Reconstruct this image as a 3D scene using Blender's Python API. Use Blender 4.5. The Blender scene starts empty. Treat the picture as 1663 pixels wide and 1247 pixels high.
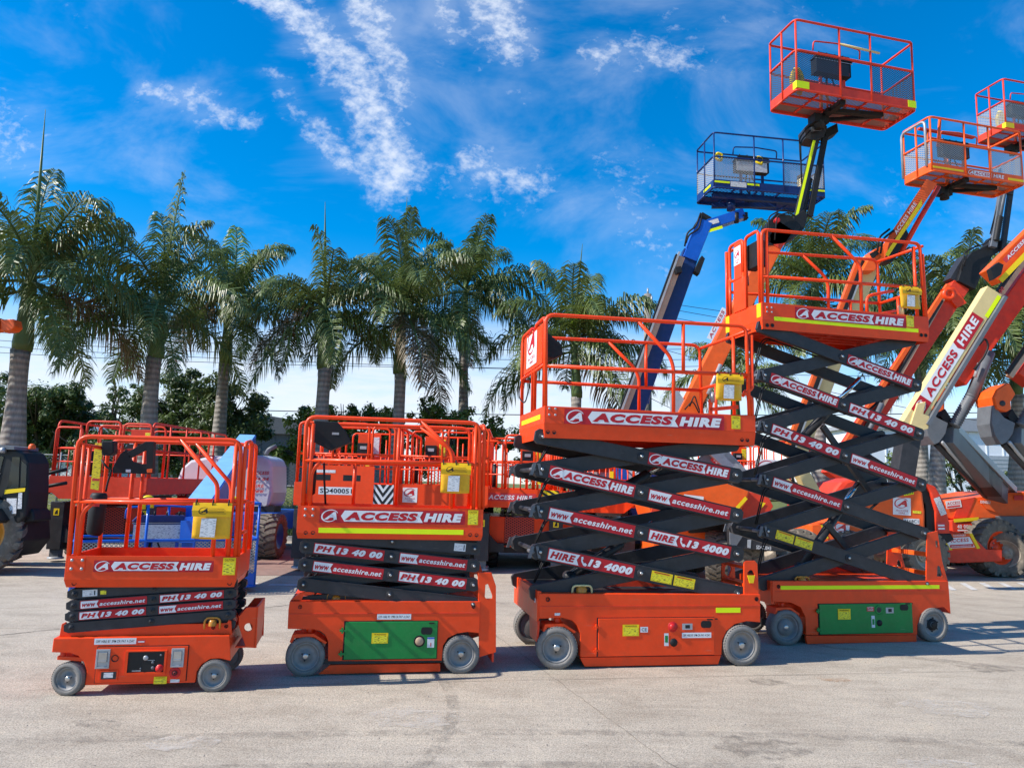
import bpy, bmesh, math, random
from mathutils import Vector, Matrix, noise
from mathutils.geometry import tessellate_polygon
R_ = math.radians
scene = bpy.context.scene
COL = scene.collection
# ------------------------------------------------------------------ camera
F_PX, IW, IH = 1200.0, 1663.0, 1247.0
CAM_H = 1.6
PITCH = math.atan((785.0-623.5)/F_PX)
ROLL = math.atan(.027)
cd = bpy.data.cameras.new('camera'); cam = bpy.data.objects.new('camera', cd); COL.objects.link(cam)
cd.sensor_width = 36.0; cd.lens = 36.0*F_PX/IW; cd.clip_start = .05; cd.clip_end = 5000
CM = Matrix.Rotation(math.pi/2+PITCH, 4, 'X') @ Matrix.Rotation(ROLL, 4, 'Z')
CM.translation = (0, 0, CAM_H); cam.matrix_world = CM
scene.camera = cam
# ------------------------------------------------------------------ sun, sky, exposure
SUN_EL, SUN_B = R_(41), R_(17)
to_sun = Vector((-math.cos(SUN_B)*math.cos(SUN_EL), -math.sin(SUN_B)*math.cos(SUN_EL), math.sin(SUN_EL)))
sl = bpy.data.lights.new('sun', 'SUN'); sl.energy = 4.6; sl.angle = R_(.5); sl.color = (1, .95, .88)
so = bpy.data.objects.new('sun', sl); COL.objects.link(so)
so.rotation_euler = to_sun.to_track_quat('Z', 'Y').to_euler()
scene.view_settings.view_transform = 'Standard'; scene.view_settings.look = 'None'
scene.view_settings.exposure = .53; scene.view_settings.gamma = 1
world = bpy.data.worlds.new('World'); scene.world = world; world.use_nodes = True

def _ray(px, py):
    return CM.to_3x3() @ Vector(((px-831.5)/F_PX, -(py-623.5)/F_PX, -1))
def at(px, py, Y):
    d = _ray(px, py); return Vector((0, 0, CAM_H)) + d*(Y/d.y)
def onz(px, py, z=0):
    d = _ray(px, py); return Vector((0, 0, CAM_H)) + d*((z-CAM_H)/d.z)

def build_world():
    nt = world.node_tree; nt.nodes.clear(); N = nt.nodes; L = nt.links
    def mt(op, a, b=None, c=None, clamp=False):
        n = N.new('ShaderNodeMath'); n.operation = op; n.use_clamp = clamp
        for i, v in enumerate((a, b, c)):
            if v is None: continue
            if isinstance(v, (int, float)): n.inputs[i].default_value = v
            else: L.new(v, n.inputs[i])
        return n.outputs[0]
    def smooth(v, lo, hi, a=0., b=1.):
        n = N.new('ShaderNodeMapRange'); n.interpolation_type = 'SMOOTHSTEP'
        L.new(v, n.inputs[0]); n.inputs[1].default_value = lo; n.inputs[2].default_value = hi
        n.inputs[3].default_value = a; n.inputs[4].default_value = b; return n.outputs[0]
    out = N.new('ShaderNodeOutputWorld'); bg = N.new('ShaderNodeBackground')
    sky = N.new('ShaderNodeTexSky'); sky.sky_type = 'NISHITA'; sky.sun_disc = False
    sky.sun_elevation = SUN_EL; sky.sun_rotation = math.atan2(to_sun.x, to_sun.y)
    sky.altitude = 50; sky.air_density = 1.0; sky.dust_density = .35; sky.ozone_density = 3.5
    hs = N.new('ShaderNodeHueSaturation'); hs.inputs['Saturation'].default_value = 1.50; hs.inputs['Value'].default_value = 1.0
    L.new(sky.outputs[0], hs.inputs['Color'])
    tc = N.new('ShaderNodeTexCoord'); sx = N.new('ShaderNodeSeparateXYZ'); L.new(tc.outputs['Generated'], sx.inputs[0])
    yy = mt('MAXIMUM', sx.outputs[1], .05)
    u = mt('DIVIDE', sx.outputs[0], yy); v = mt('DIVIDE', sx.outputs[2], yy)
    cmb = N.new('ShaderNodeCombineXYZ'); L.new(u, cmb.inputs[0]); L.new(v, cmb.inputs[1])
    def nz(scale, detail, rough, dist=0, vec=None, sc=(1, 1, 1), rot=0):
        mp = N.new('ShaderNodeMapping'); mp.inputs['Scale'].default_value = sc; mp.inputs['Rotation'].default_value = (0, 0, rot)
        L.new(vec or cmb.outputs[0], mp.inputs[0])
        n = N.new('ShaderNodeTexNoise'); n.inputs['Scale'].default_value = scale; n.inputs['Detail'].default_value = detail
        n.inputs['Roughness'].default_value = rough; n.inputs['Distortion'].default_value = dist
        L.new(mp.outputs[0], n.inputs['Vector']); return n.outputs['Fac']
    # streaks of broken cloud lying along given lines of the sky
    caps = [((430, -20), (560, 90), 34, 1.0), ((560, 90), (650, 290), 42, .98), ((590, -10), (640, 140), 34, .95), ((800, -20), (815, 60), 50, 1.0),
            ((700, -20), (735, 40), 28, .85), ((450, 120), (500, 215), 22, .62), ((500, 215), (620, 295), 26, .85), ((620, 240), (690, 285), 20, .7),
            ((235, 150), (400, 195), 24, .82), ((770, 260), (860, 300), 40, .80), ((700, 290), (960, 330), 36, .55), ((990, 90), (1110, 95), 36, .78),
            ((1050, 20), (1150, 110), 60, .5), ((810, 150), (850, 170), 26, .6), ((-20, 190), (40, 240), 60, .62), ((1010, 280), (1100, 420), 70, .55),
            ((1180, 60), (1300, 20), 60, .45), ((1480, 330), (1640, 400), 60, .5), ((140, 40), (60, 10), 40, .4), ((690, 90), (760, 150), 45, .45)]
    warp = nz(9, 3, .6)
    wu = mt('ADD', u, mt('MULTIPLY', mt('SUBTRACT', warp, .5), .10)); wv = mt('ADD', v, mt('MULTIPLY', mt('SUBTRACT', nz(8, 3, .6, sc=(1, 1.3, 1)), .5), .10))
    mask = None
    for a, b, w, amp in caps:
        da, db = _ray(*a), _ray(*b); ax, ay, bx, by = da.x/da.y, da.z/da.y, db.x/db.y, db.z/db.y
        ln = max((bx-ax)**2+(by-ay)**2, 1e-6); wid = w/F_PX*1.5
        pu, pv = mt('SUBTRACT', wu, ax), mt('SUBTRACT', wv, ay)
        t = mt('DIVIDE', mt('ADD', mt('MULTIPLY', pu, bx-ax), mt('MULTIPLY', pv, by-ay)), ln, clamp=True)
        dx, dy = mt('SUBTRACT', pu, mt('MULTIPLY', t, bx-ax)), mt('SUBTRACT', pv, mt('MULTIPLY', t, by-ay))
        d2 = mt('ADD', mt('MULTIPLY', dx, dx), mt('MULTIPLY', dy, dy))
        g = mt('MULTIPLY', mt('POWER', 2.718, mt('MULTIPLY', d2, -1/(wid*wid))), amp)
        mask = g if mask is None else mt('MAXIMUM', mask, g)
    puff = nz(56, 6, .62, .15, sc=(1.0, 1.3, 1), rot=.5)
    big = nz(9, 4, .55)
    dens = mt('ADD', mt('MULTIPLY', puff, .75), mt('MULTIPLY', big, .35))
    c1 = smooth(mt('ADD', dens, mt('MULTIPLY', mask, .56)), .80, 1.32)
    c1 = mt('MULTIPLY', c1, smooth(mask, .06, .5))
    wisps = mt('MULTIPLY', smooth(mt('ADD', nz(3.2, 6, .62, .5, sc=(1, 1.7, 1), rot=.35), mt('MULTIPLY', mask, .18)), .48, .88), .30)
    band_n = nz(2.6, 6, .55, .4, sc=(1, 4.2, 1), rot=-.05)
    band_n2 = nz(7, 5, .6, .2, sc=(1, 5, 1))
    side = smooth(u, -.05, .75, .0, .07)
    bandv = mt('ADD', mt('ADD', v, mt('MULTIPLY', mt('SUBTRACT', band_n, .5), .16)), side)
    band = mt('MULTIPLY', smooth(bandv, .275, .12), smooth(mt('ADD', band_n2, mt('MULTIPLY', band_n, .4)), .40, .80, .55, 1.0))
    band = mt('MULTIPLY', band, .92)
    m = mt('MAXIMUM', mt('MAXIMUM', mt('MULTIPLY', c1, .86), wisps), band)
    m = mt('MULTIPLY', m, smooth(sx.outputs[2], -.02, .01))
    mix = N.new('ShaderNodeMixRGB'); L.new(m, mix.inputs[0]); L.new(hs.outputs[0], mix.inputs[1]); mix.inputs[2].default_value = (4.3, 4.6, 5.15, 1)
    L.new(mix.outputs[0], bg.inputs[0]); bg.inputs[1].default_value = .148
    L.new(bg.outputs[0], out.inputs[0])
build_world()

# ------------------------------------------------------------------ materials
def nodes(name):
    m = bpy.data.materials.new(name); m.use_nodes = True
    nt = m.node_tree; return m, nt, nt.nodes['Principled BSDF']
def _tex(nt, kind, **kw):
    n = nt.nodes.new(kind)
    for k, v in kw.items(): n.inputs[k].default_value = v
    return n
def _coord(nt, what='Object'):
    return nt.nodes.new('ShaderNodeTexCoord').outputs[what]
def paint(name, col, rough=.38, metal=0., var=.12, dirt=.0, scale=6., bump=.02, coat=.0, dirtcol=(.25, .2, .15), fine=60, scuff=0.):
    m, nt, b = nodes(name); L = nt.links
    co = _coord(nt)
    n = _tex(nt, 'ShaderNodeTexNoise', Scale=scale, Detail=6., Roughness=.65); L.new(co, n.inputs['Vector'])
    r = nt.nodes.new('ShaderNodeMapRange'); L.new(n.outputs['Fac'], r.inputs[0]); r.inputs[1].default_value = .3; r.inputs[2].default_value = .7
    r.inputs[3].default_value = 1-var; r.inputs[4].default_value = 1+var*.4
    mx = nt.nodes.new('ShaderNodeVectorMath'); mx.operation = 'SCALE'; mx.inputs[0].default_value = col; L.new(r.outputs[0], mx.inputs['Scale'])
    last = mx.outputs[0]
    if dirt:
        n2 = _tex(nt, 'ShaderNodeTexNoise', Scale=scale*2.3, Detail=9., Roughness=.75, Distortion=.4); L.new(co, n2.inputs['Vector'])
        r2 = nt.nodes.new('ShaderNodeMapRange'); L.new(n2.outputs['Fac'], r2.inputs[0]); r2.inputs[1].default_value = .50; r2.inputs[2].default_value = .74
        r2.inputs[3].default_value = 0; r2.inputs[4].default_value = dirt
        mm = nt.nodes.new('ShaderNodeMixRGB'); L.new(r2.outputs[0], mm.inputs[0]); L.new(last, mm.inputs[1]); mm.inputs[2].default_value = (*dirtcol, 1); last = mm.outputs[0]
    if scuff:
        for sc, th in (((4, 4, 70), .70), ((26, 26, 9), .74)):
            mp = nt.nodes.new('ShaderNodeMapping'); mp.inputs['Scale'].default_value = sc; mp.inputs['Rotation'].default_value = (.05, .12, .3); L.new(co, mp.inputs[0])
            n4 = _tex(nt, 'ShaderNodeTexNoise', Scale=1., Detail=4., Roughness=.7); L.new(mp.outputs[0], n4.inputs['Vector'])
            r4 = nt.nodes.new('ShaderNodeMapRange'); L.new(n4.outputs['Fac'], r4.inputs[0]); r4.inputs[1].default_value = th-.04; r4.inputs[2].default_value = th; r4.inputs[4].default_value = scuff
            m4 = nt.nodes.new('ShaderNodeMixRGB'); L.new(r4.outputs[0], m4.inputs[0]); L.new(last, m4.inputs[1]); m4.inputs[2].default_value = (min(1, col[0]*.55+.14), min(1, col[1]*.8+.10), min(1, col[2]+.08), 1); last = m4.outputs[0]
    L.new(last, b.inputs['Base Color'])
    rr = nt.nodes.new('ShaderNodeMapRange'); L.new(n.outputs['Fac'], rr.inputs[0]); rr.inputs[3].default_value = max(rough-.12, .05); rr.inputs[4].default_value = rough+.18
    L.new(rr.outputs[0], b.inputs['Roughness']); b.inputs['Metallic'].default_value = metal; b.inputs['Specular IOR Level'].default_value = .32
    b.inputs['Coat Weight'].default_value = coat; b.inputs['Coat Roughness'].default_value = .12
    if bump:
        n3 = _tex(nt, 'ShaderNodeTexNoise', Scale=fine, Detail=3.); L.new(co, n3.inputs['Vector'])
        bp = _tex(nt, 'ShaderNodeBump', Strength=bump*4, Distance=.004); L.new(n3.outputs['Fac'], bp.inputs['Height']); L.new(bp.outputs[0], b.inputs['Normal'])
    return m
M = {}
M['red'] = paint('orange_red_paint', (.90, .062, .006), .40, dirt=.16, coat=.06, var=.14, scuff=.55, dirtcol=(.35, .12, .06))
M['redd'] = paint('faded_red_paint', (.74, .050, .018), .44, dirt=.22, coat=.0, var=.2, scuff=.5, dirtcol=(.32, .14, .08))
M['orange'] = paint('orange_paint', (.88, .115, .012), .42, dirt=.16, coat=.05, var=.16, scuff=.45, dirtcol=(.4, .2, .1))
M['char'] = paint('charcoal_paint', (.036, .035, .039), .42, dirt=.22, var=.35, scuff=.5, dirtcol=(.09, .085, .08))
M['black'] = paint('black_rubber', (.012, .012, .013), .55, dirt=.2, var=.3, dirtcol=(.06, .055, .05))
M['grey'] = paint('grey_paint', (.135, .145, .16), .45, dirt=.2, var=.2, dirtcol=(.2, .19, .17))
M['lgrey'] = paint('light_grey_metal', (.42, .43, .44), .4, metal=.3, dirt=.2, var=.2)
M['steel'] = paint('bare_steel', (.5, .5, .5), .3, metal=.9, dirt=.2, var=.2)
M['chrome'] = paint('chrome_rod', (.75, .75, .75), .12, metal=1., var=.1)
M['white'] = paint('white_vinyl', (.78, .77, .77), .4, var=.05, bump=0)
M['dred'] = paint('crimson_vinyl', (.50, .012, .022), .38, var=.06, bump=0)
M['yel'] = paint('fluorescent_tape', (.80, .95, .004), .5, var=.06, bump=0)
M['yel2'] = paint('yellow_tape', (.90, .62, .01), .5, var=.08, bump=0)
M['pouch'] = paint('yellow_pouch_vinyl', (.85, .48, .01), .33, var=.15, scale=9, bump=.06, fine=18)
M['pouchd'] = paint('clear_pouch_vinyl', (.80, .42, .02), .2, var=.2, scale=14, bump=.08, fine=22)
M['green'] = paint('green_door_paint', (.010, .23, .045), .45, dirt=.12, coat=.03, var=.16, scuff=.4)
M['tyre'] = paint('grey_solid_tyre', (.205, .190, .172), .75, dirt=.55, var=.3, scuff=.5, dirtcol=(.3, .28, .25), scale=14)
M['rim'] = paint('grey_wheel_rim', (.255, .245, .235), .5, dirt=.4, var=.25, scuff=.4, scale=12)
M['bigtyre'] = paint('dusty_black_tyre', (.15, .13, .105), .85, dirt=.75, var=.3, dirtcol=(.36, .30, .23), scale=5)
M['cleantyre'] = paint('black_tyre', (.03, .028, .027), .8, dirt=.25, var=.3, dirtcol=(.12, .1, .08), scale=5)
M['dust'] = paint('dusty_rim', (.42, .36, .28), .8, dirt=.4, var=.3, scale=8)
M['blue'] = paint('royal_blue_paint', (.006, .10, .50), .36, dirt=.08, coat=.2, var=.12)
M['navy'] = paint('navy_blue_paint', (.006, .032, .15), .4, dirt=.1, coat=.1, var=.2)
M['sunlit_blue'] = paint('painted_sunlit_blue', (.22, .48, .80), .4, dirt=.1, var=.12)  # boom blue lightened so its top face looks sunlit
M['cream'] = paint('cream_paint', (.72, .55, .25), .42, dirt=.18, var=.1, dirtcol=(.4, .3, .18))
M['tan'] = paint('tan_track_paint', (.50, .33, .22), .5, dirt=.2, var=.15)
M['hood'] = paint('white_hood_paint', (.56, .56, .57), .36, dirt=.16, var=.06, coat=.3)
M['amber'] = paint('amber_lamp', (.55, .22, .03), .2, var=.2, bump=0)
M['ered'] = paint('emergency_red', (.6, .02, .02), .35, bump=0)
M['txtk'] = paint('black_print', (.015, .015, .015), .5, bump=0)
M['paper'] = paint('paper_print', (.70, .70, .70), .6, bump=0)
M['dred2'] = paint('sun_bleached_red_vinyl', (.62, .05, .05), .45, bump=0)
def print_mat(name, base, ink, sx=60., sy=120., th=.5):
    m, nt, b = nodes(name); L = nt.links; co = _coord(nt)
    mp = nt.nodes.new('ShaderNodeMapping'); mp.inputs['Scale'].default_value = (sx, sx, sy); L.new(co, mp.inputs[0])
    n = _tex(nt, 'ShaderNodeTexNoise', Scale=1., Detail=2.); L.new(mp.outputs[0], n.inputs['Vector'])
    r = nt.nodes.new('ShaderNodeValToRGB'); r.color_ramp.elements[0].position = th-.03; r.color_ramp.elements[1].position = th+.03
    r.color_ramp.elements[0].color = (*ink, 1); r.color_ramp.elements[1].color = (*base, 1)
    L.new(n.outputs['Fac'], r.inputs[0]); L.new(r.outputs[0], b.inputs['Base Color']); b.inputs['Roughness'].default_value = .45
    return m
M['form'] = print_mat('printed_form', (.72, .71, .70), (.30, .30, .32), 34, 230, .44)
M['ysticker'] = print_mat('yellow_warning_print', (.85, .72, .02), (.16, .14, .02), 40, 200, .42)
M['wsticker'] = print_mat('white_notice_print', (.74, .72, .70), (.28, .26, .3), 40, 200, .42)
def mesh_mat(name, col, sc, th):
    m, nt, b = nodes(name); L = nt.links; b.inputs['Base Color'].default_value = (*col, 1); b.inputs['Roughness'].default_value = .5
    co = _coord(nt); sep = nt.nodes.new('ShaderNodeSeparateXYZ'); L.new(co, sep.inputs[0])
    def mt(op, a, bb=None):
        n = nt.nodes.new('ShaderNodeMath'); n.operation = op
        for i, v in enumerate((a, bb)):
            if v is None: continue
            if isinstance(v, (int, float)): n.inputs[i].default_value = v
            else: L.new(v, n.inputs[i])
        return n.outputs[0]
    h = mt('ADD', sep.outputs[0], sep.outputs[1])
    a = mt('MULTIPLY', mt('ADD', mt('MULTIPLY', h, .6), sep.outputs[2]), sc); c = mt('MULTIPLY', mt('SUBTRACT', mt('MULTIPLY', h, .6), sep.outputs[2]), sc)
    f1 = mt('LESS_THAN', mt('ABSOLUTE', mt('SUBTRACT', mt('FRACT', a), .5)), th); f2 = mt('LESS_THAN', mt('ABSOLUTE', mt('SUBTRACT', mt('FRACT', c), .5)), th)
    L.new(mt('MAXIMUM', f1, f2), b.inputs['Alpha']); return m
M['meshdark'] = mesh_mat('dark_expanded_mesh', (.05, .05, .06), 26, .17)
M['meshred'] = mesh_mat('red_expanded_mesh', (.5, .05, .03), 22, .2)
M['meshgrey'] = mesh_mat('grey_expanded_mesh', (.33, .32, .3), 24, .17)
M['floormesh'] = mesh_mat('floor_grating', (.22, .17, .14), 24, .26)
M['floornavy'] = mesh_mat('navy_floor_grating', (.02, .04, .09), 20, .28)
M['chain'] = mesh_mat('chain_link', (.25, .26, .27), 9, .07)
def glass_mat():
    m, nt, b = nodes('tinted_glass'); b.inputs['Base Color'].default_value = (.02, .035, .04, 1); b.inputs['Roughness'].default_value = .06
    b.inputs['Alpha'].default_value = .82; return m
M['glass'] = glass_mat()
def concrete():
    m, nt, b = nodes('concrete_yard'); L = nt.links; co = _coord(nt)
    def nz(s, d, r=.6, dist=0., sc=(1, 1, 1)):
        mp = nt.nodes.new('ShaderNodeMapping'); mp.inputs['Scale'].default_value = sc; L.new(co, mp.inputs[0])
        n = _tex(nt, 'ShaderNodeTexNoise', Scale=s, Detail=d, Roughness=r, Distortion=dist); L.new(mp.outputs[0], n.inputs['Vector']); return n.outputs['Fac']
    def ramp(f, stops):
        r = nt.nodes.new('ShaderNodeValToRGB'); e = r.color_ramp.elements
        while len(e) < len(stops): e.new(.5)
        for i, (p, c) in enumerate(stops): e[i].position = p; e[i].color = (*c, 1)
        L.new(f, r.inputs[0]); return r.outputs[0]
    def mix(t, f, a, bb):
        n = nt.nodes.new('ShaderNodeMixRGB'); n.blend_type = t
        for i, v in enumerate((f, a, bb)):
            if isinstance(v, float): n.inputs[i].default_value = v
            elif isinstance(v, tuple): n.inputs[i].default_value = (*v, 1)
            else: L.new(v, n.inputs[i])
        return n.outputs[0]
    base = ramp(nz(.35, 5, .6, .3), [(.3, (.375, .318, .245)), (.7, (.475, .410, .322))])
    blot = ramp(nz(1.7, 8, .7, .6, (1, 1.6, 1)), [(.36, (.80, .78, .76)), (.52, (1, 1, 1)), (.70, (1.12, 1.1, 1.06))])
    c = mix('MULTIPLY', .85, base, blot)
    drag = ramp(nz(5, 4, .6, .2, (.35, 4.0, 1)), [(.35, (.88, .88, .88)), (.6, (1, 1, 1)), (.75, (1.08, 1.07, 1.05))])
    c = mix('MULTIPLY', .8, c, drag)
    sp = ramp(nz(95, 4, .8), [(.36, (.30, .29, .28)), (.46, (.95, .95, .95)), (.58, (1.35, 1.33, 1.30))])
    c = mix('MULTIPLY', 1.0, c, sp)
    sp2 = ramp(nz(38, 6, .82), [(.36, (.62, .60, .57)), (.5, (1, 1, 1)), (.66, (1.15, 1.14, 1.12))])
    c = mix('MULTIPLY', .65, c, sp2)
    pale = ramp(nz(3.1, 9, .78, 1.2, (.6, 2.2, 1)), [(.60, (0, 0, 0)), (.78, (.5, .5, .5))])
    c = mix('MIX', pale, c, (.66, .60, .53))
    st = ramp(nz(.9, 6, .65, .8), [(.64, (0, 0, 0)), (.80, (.45, .45, .45))])
    c = mix('MIX', st, c, (.22, .175, .135))
    L.new(c, b.inputs['Base Color']); b.inputs['Roughness'].default_value = .85
    bp = _tex(nt, 'ShaderNodeBump', Strength=.55, Distance=.006); L.new(nz(120, 4, .75), bp.inputs['Height'])
    bp2 = _tex(nt, 'ShaderNodeBump', Strength=.3, Distance=.02); L.new(nz(14, 5, .6), bp2.inputs['Height']); L.new(bp.outputs[0], bp2.inputs['Normal'])
    L.new(bp2.outputs[0], b.inputs['Normal']); return m
M['concrete'] = concrete()
M['stone'] = paint('loose_grit', (.30, .26, .22), .9, var=.4, bump=0)
M['joint'] = paint('dirt_filled_joint', (.17, .145, .12), .9, var=.3, bump=0)
M['mark'] = paint('worn_white_marking', (.6, .58, .54), .8, var=.3, dirt=.5)
M['paver'] = paint('reddish_stain', (.30, .19, .15), .9, var=.25, dirt=.3)
M['grassgnd'] = paint('grass_ground', (.135, .155, .035), .95, var=.45, scale=1.2, dirt=.6, dirtcol=(.30, .25, .08), bump=.5, fine=30)
M['kerb'] = paint('kerb_concrete', (.45, .43, .40), .85, var=.2, dirt=.3)
M['road'] = paint('road_asphalt', (.16, .16, .16), .9, var=.2)
M['wall'] = paint('cream_cladding', (.62, .60, .54), .7, var=.06)
M['wallw'] = paint('white_cladding', (.74, .75, .76), .6, var=.05)
M['walld'] = paint('dark_grey_cladding', (.085, .09, .095), .7, var=.2)
M['roof'] = paint('grey_roof', (.30, .31, .33), .6, var=.1)
M['wood'] = paint('weathered_pole', (.24, .22, .19), .9, var=.3, scale=3)
M['cable'] = paint('power_cable', (.03, .03, .03), .7, bump=0)
def leafmat(name, c1, c2, tr=.25, rough=.45):
    m, nt, b = nodes(name); L = nt.links; co = _coord(nt)
    n = _tex(nt, 'ShaderNodeTexNoise', Scale=1.3, Detail=5., Roughness=.7); L.new(co, n.inputs['Vector'])
    n2 = _tex(nt, 'ShaderNodeTexNoise', Scale=17., Detail=2.); L.new(co, n2.inputs['Vector'])
    ad = nt.nodes.new('ShaderNodeMath'); ad.operation = 'MULTIPLY_ADD'; L.new(n2.outputs['Fac'], ad.inputs[0]); ad.inputs[1].default_value = .6; ad.inputs[2].default_value = -.3
    ad2 = nt.nodes.new('ShaderNodeMath'); ad2.operation = 'ADD'; L.new(n.outputs['Fac'], ad2.inputs[0]); L.new(ad.outputs[0], ad2.inputs[1])
    r = nt.nodes.new('ShaderNodeValToRGB'); r.color_ramp.elements[0].position = .32; r.color_ramp.elements[1].position = .68
    r.color_ramp.elements[0].color = (*c1, 1); r.color_ramp.elements[1].color = (*c2, 1); L.new(ad2.outputs[0], r.inputs[0])
    L.new(r.outputs[0], b.inputs['Base Color']); b.inputs['Roughness'].default_value = rough
    t = nt.nodes.new('ShaderNodeBsdfTranslucent'); L.new(r.outputs[0], t.inputs[0]); ms = nt.nodes.new('ShaderNodeMixShader'); ms.inputs[0].default_value = tr
    L.new(b.outputs[0], ms.inputs[1]); L.new(t.outputs[0], ms.inputs[2]); L.new(ms.outputs[0], nt.nodes['Material Output'].inputs[0]); return m
M['palm'] = leafmat('palm_leaflets', (.050, .084, .018), (.175, .225, .058), .25, .42)
M['palmy'] = leafmat('young_palm_leaflets', (.16, .24, .02), (.28, .36, .04), .35)
M['palmd'] = leafmat('dead_palm_leaflets', (.11, .07, .035), (.20, .15, .08), .15)
M['shaft'] = paint('green_crownshaft', (.10, .15, .045), .45, var=.35, scale=2.5)
M['leaf'] = leafmat('broad_leaves', (.036, .068, .015), (.115, .165, .036), .28)
M['leafb'] = leafmat('bright_broad_leaves', (.070, .120, .018), (.18, .25, .045), .32)
M['bark'] = paint('tree_bark', (.09, .075, .06), .9, var=.4, scale=4, bump=.3)
def trunkmat():
    m, nt, b = nodes('ringed_palm_trunk'); L = nt.links; co = _coord(nt)
    w = _tex(nt, 'ShaderNodeTexWave', Scale=1.9, Distortion=1.2, Detail=3.); w.bands_direction = 'Z'; L.new(co, w.inputs['Vector'])
    mp = nt.nodes.new('ShaderNodeMapping'); mp.inputs['Scale'].default_value = (5, 5, 1.2); L.new(co, mp.inputs[0])
    n = _tex(nt, 'ShaderNodeTexNoise', Scale=2.5, Detail=8., Roughness=.75); L.new(mp.outputs[0], n.inputs['Vector'])
    r = nt.nodes.new('ShaderNodeValToRGB'); r.color_ramp.elements[0].position = .3; r.color_ramp.elements[1].position = .7
    r.color_ramp.elements[0].color = (.19, .165, .14, 1); r.color_ramp.elements[1].color = (.40, .365, .32, 1); L.new(n.outputs['Fac'], r.inputs[0])
    mx = nt.nodes.new('ShaderNodeMixRGB'); mx.blend_type = 'MULTIPLY'; mx.inputs[0].default_value = .35; L.new(r.outputs[0], mx.inputs[1]); L.new(w.outputs['Color'], mx.inputs[2])
    L.new(mx.outputs[0], b.inputs['Base Color']); b.inputs['Roughness'].default_value = .9
    bp = _tex(nt, 'ShaderNodeBump', Strength=.5, Distance=.03); L.new(w.outputs['Fac'], bp.inputs['Height']); L.new(bp.outputs[0], b.inputs['Normal']); return m
M['trunk'] = trunkmat()

# ------------------------------------------------------------------ object helpers
def tag(o, label=None, cat=None, group=None, kind=None):
    if label: o['label'] = label
    if cat: o['category'] = cat
    if group: o['group'] = group
    if kind: o['kind'] = kind
    return o
def thing(name, label, cat, loc=(0, 0, 0), rz=0, group=None):
    o = bpy.data.objects.new(name, None); COL.objects.link(o); o.location = loc; o.rotation_euler = (0, 0, rz); o.empty_display_size = .2
    return tag(o, label, cat, group)
_tc = {}
def text_mesh(s, bold=.02, shear=.25):
    k = (s, bold, shear)
    if k in _tc: return _tc[k]
    c = bpy.data.curves.new('lettering', 'FONT'); c.body = s; c.offset = bold; c.shear = shear; c.resolution_u = 3; c.fill_mode = 'FRONT'
    c.space_character = 1.04 + bold*2.0
    ob = bpy.data.objects.new('lettering', c); COL.objects.link(ob)
    me = bpy.data.meshes.new_from_object(ob)
    vs = [(v.co.x, v.co.y) for v in me.vertices]; fs = [tuple(p.vertices) for p in me.polygons]
    bpy.data.objects.remove(ob); bpy.data.curves.remove(c); bpy.data.meshes.remove(me)
    x0, x1 = min(v[0] for v in vs), max(v[0] for v in vs); y0, y1 = min(v[1] for v in vs), max(v[1] for v in vs)
    vs = [((x-x0)/(x1-x0), (y-y0)/(y1-y0)) for x, y in vs]
    _tc[k] = (vs, fs); return _tc[k]
def fillet(pts, r, n=4):
    pts = [Vector(p) for p in pts]; out = [pts[0]]
    for i in range(1, len(pts)-1):
        a, b, c = pts[i-1], pts[i], pts[i+1]; d1 = (a-b); d2 = (c-b)
        rr = min(r, d1.length*.45, d2.length*.45); p, q = b+d1.normalized()*rr, b+d2.normalized()*rr
        for k in range(n+1):
            t = k/n; out.append(p*(1-t)**2 + b*2*t*(1-t) + q*t*t)
    out.append(pts[-1]); return out
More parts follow.
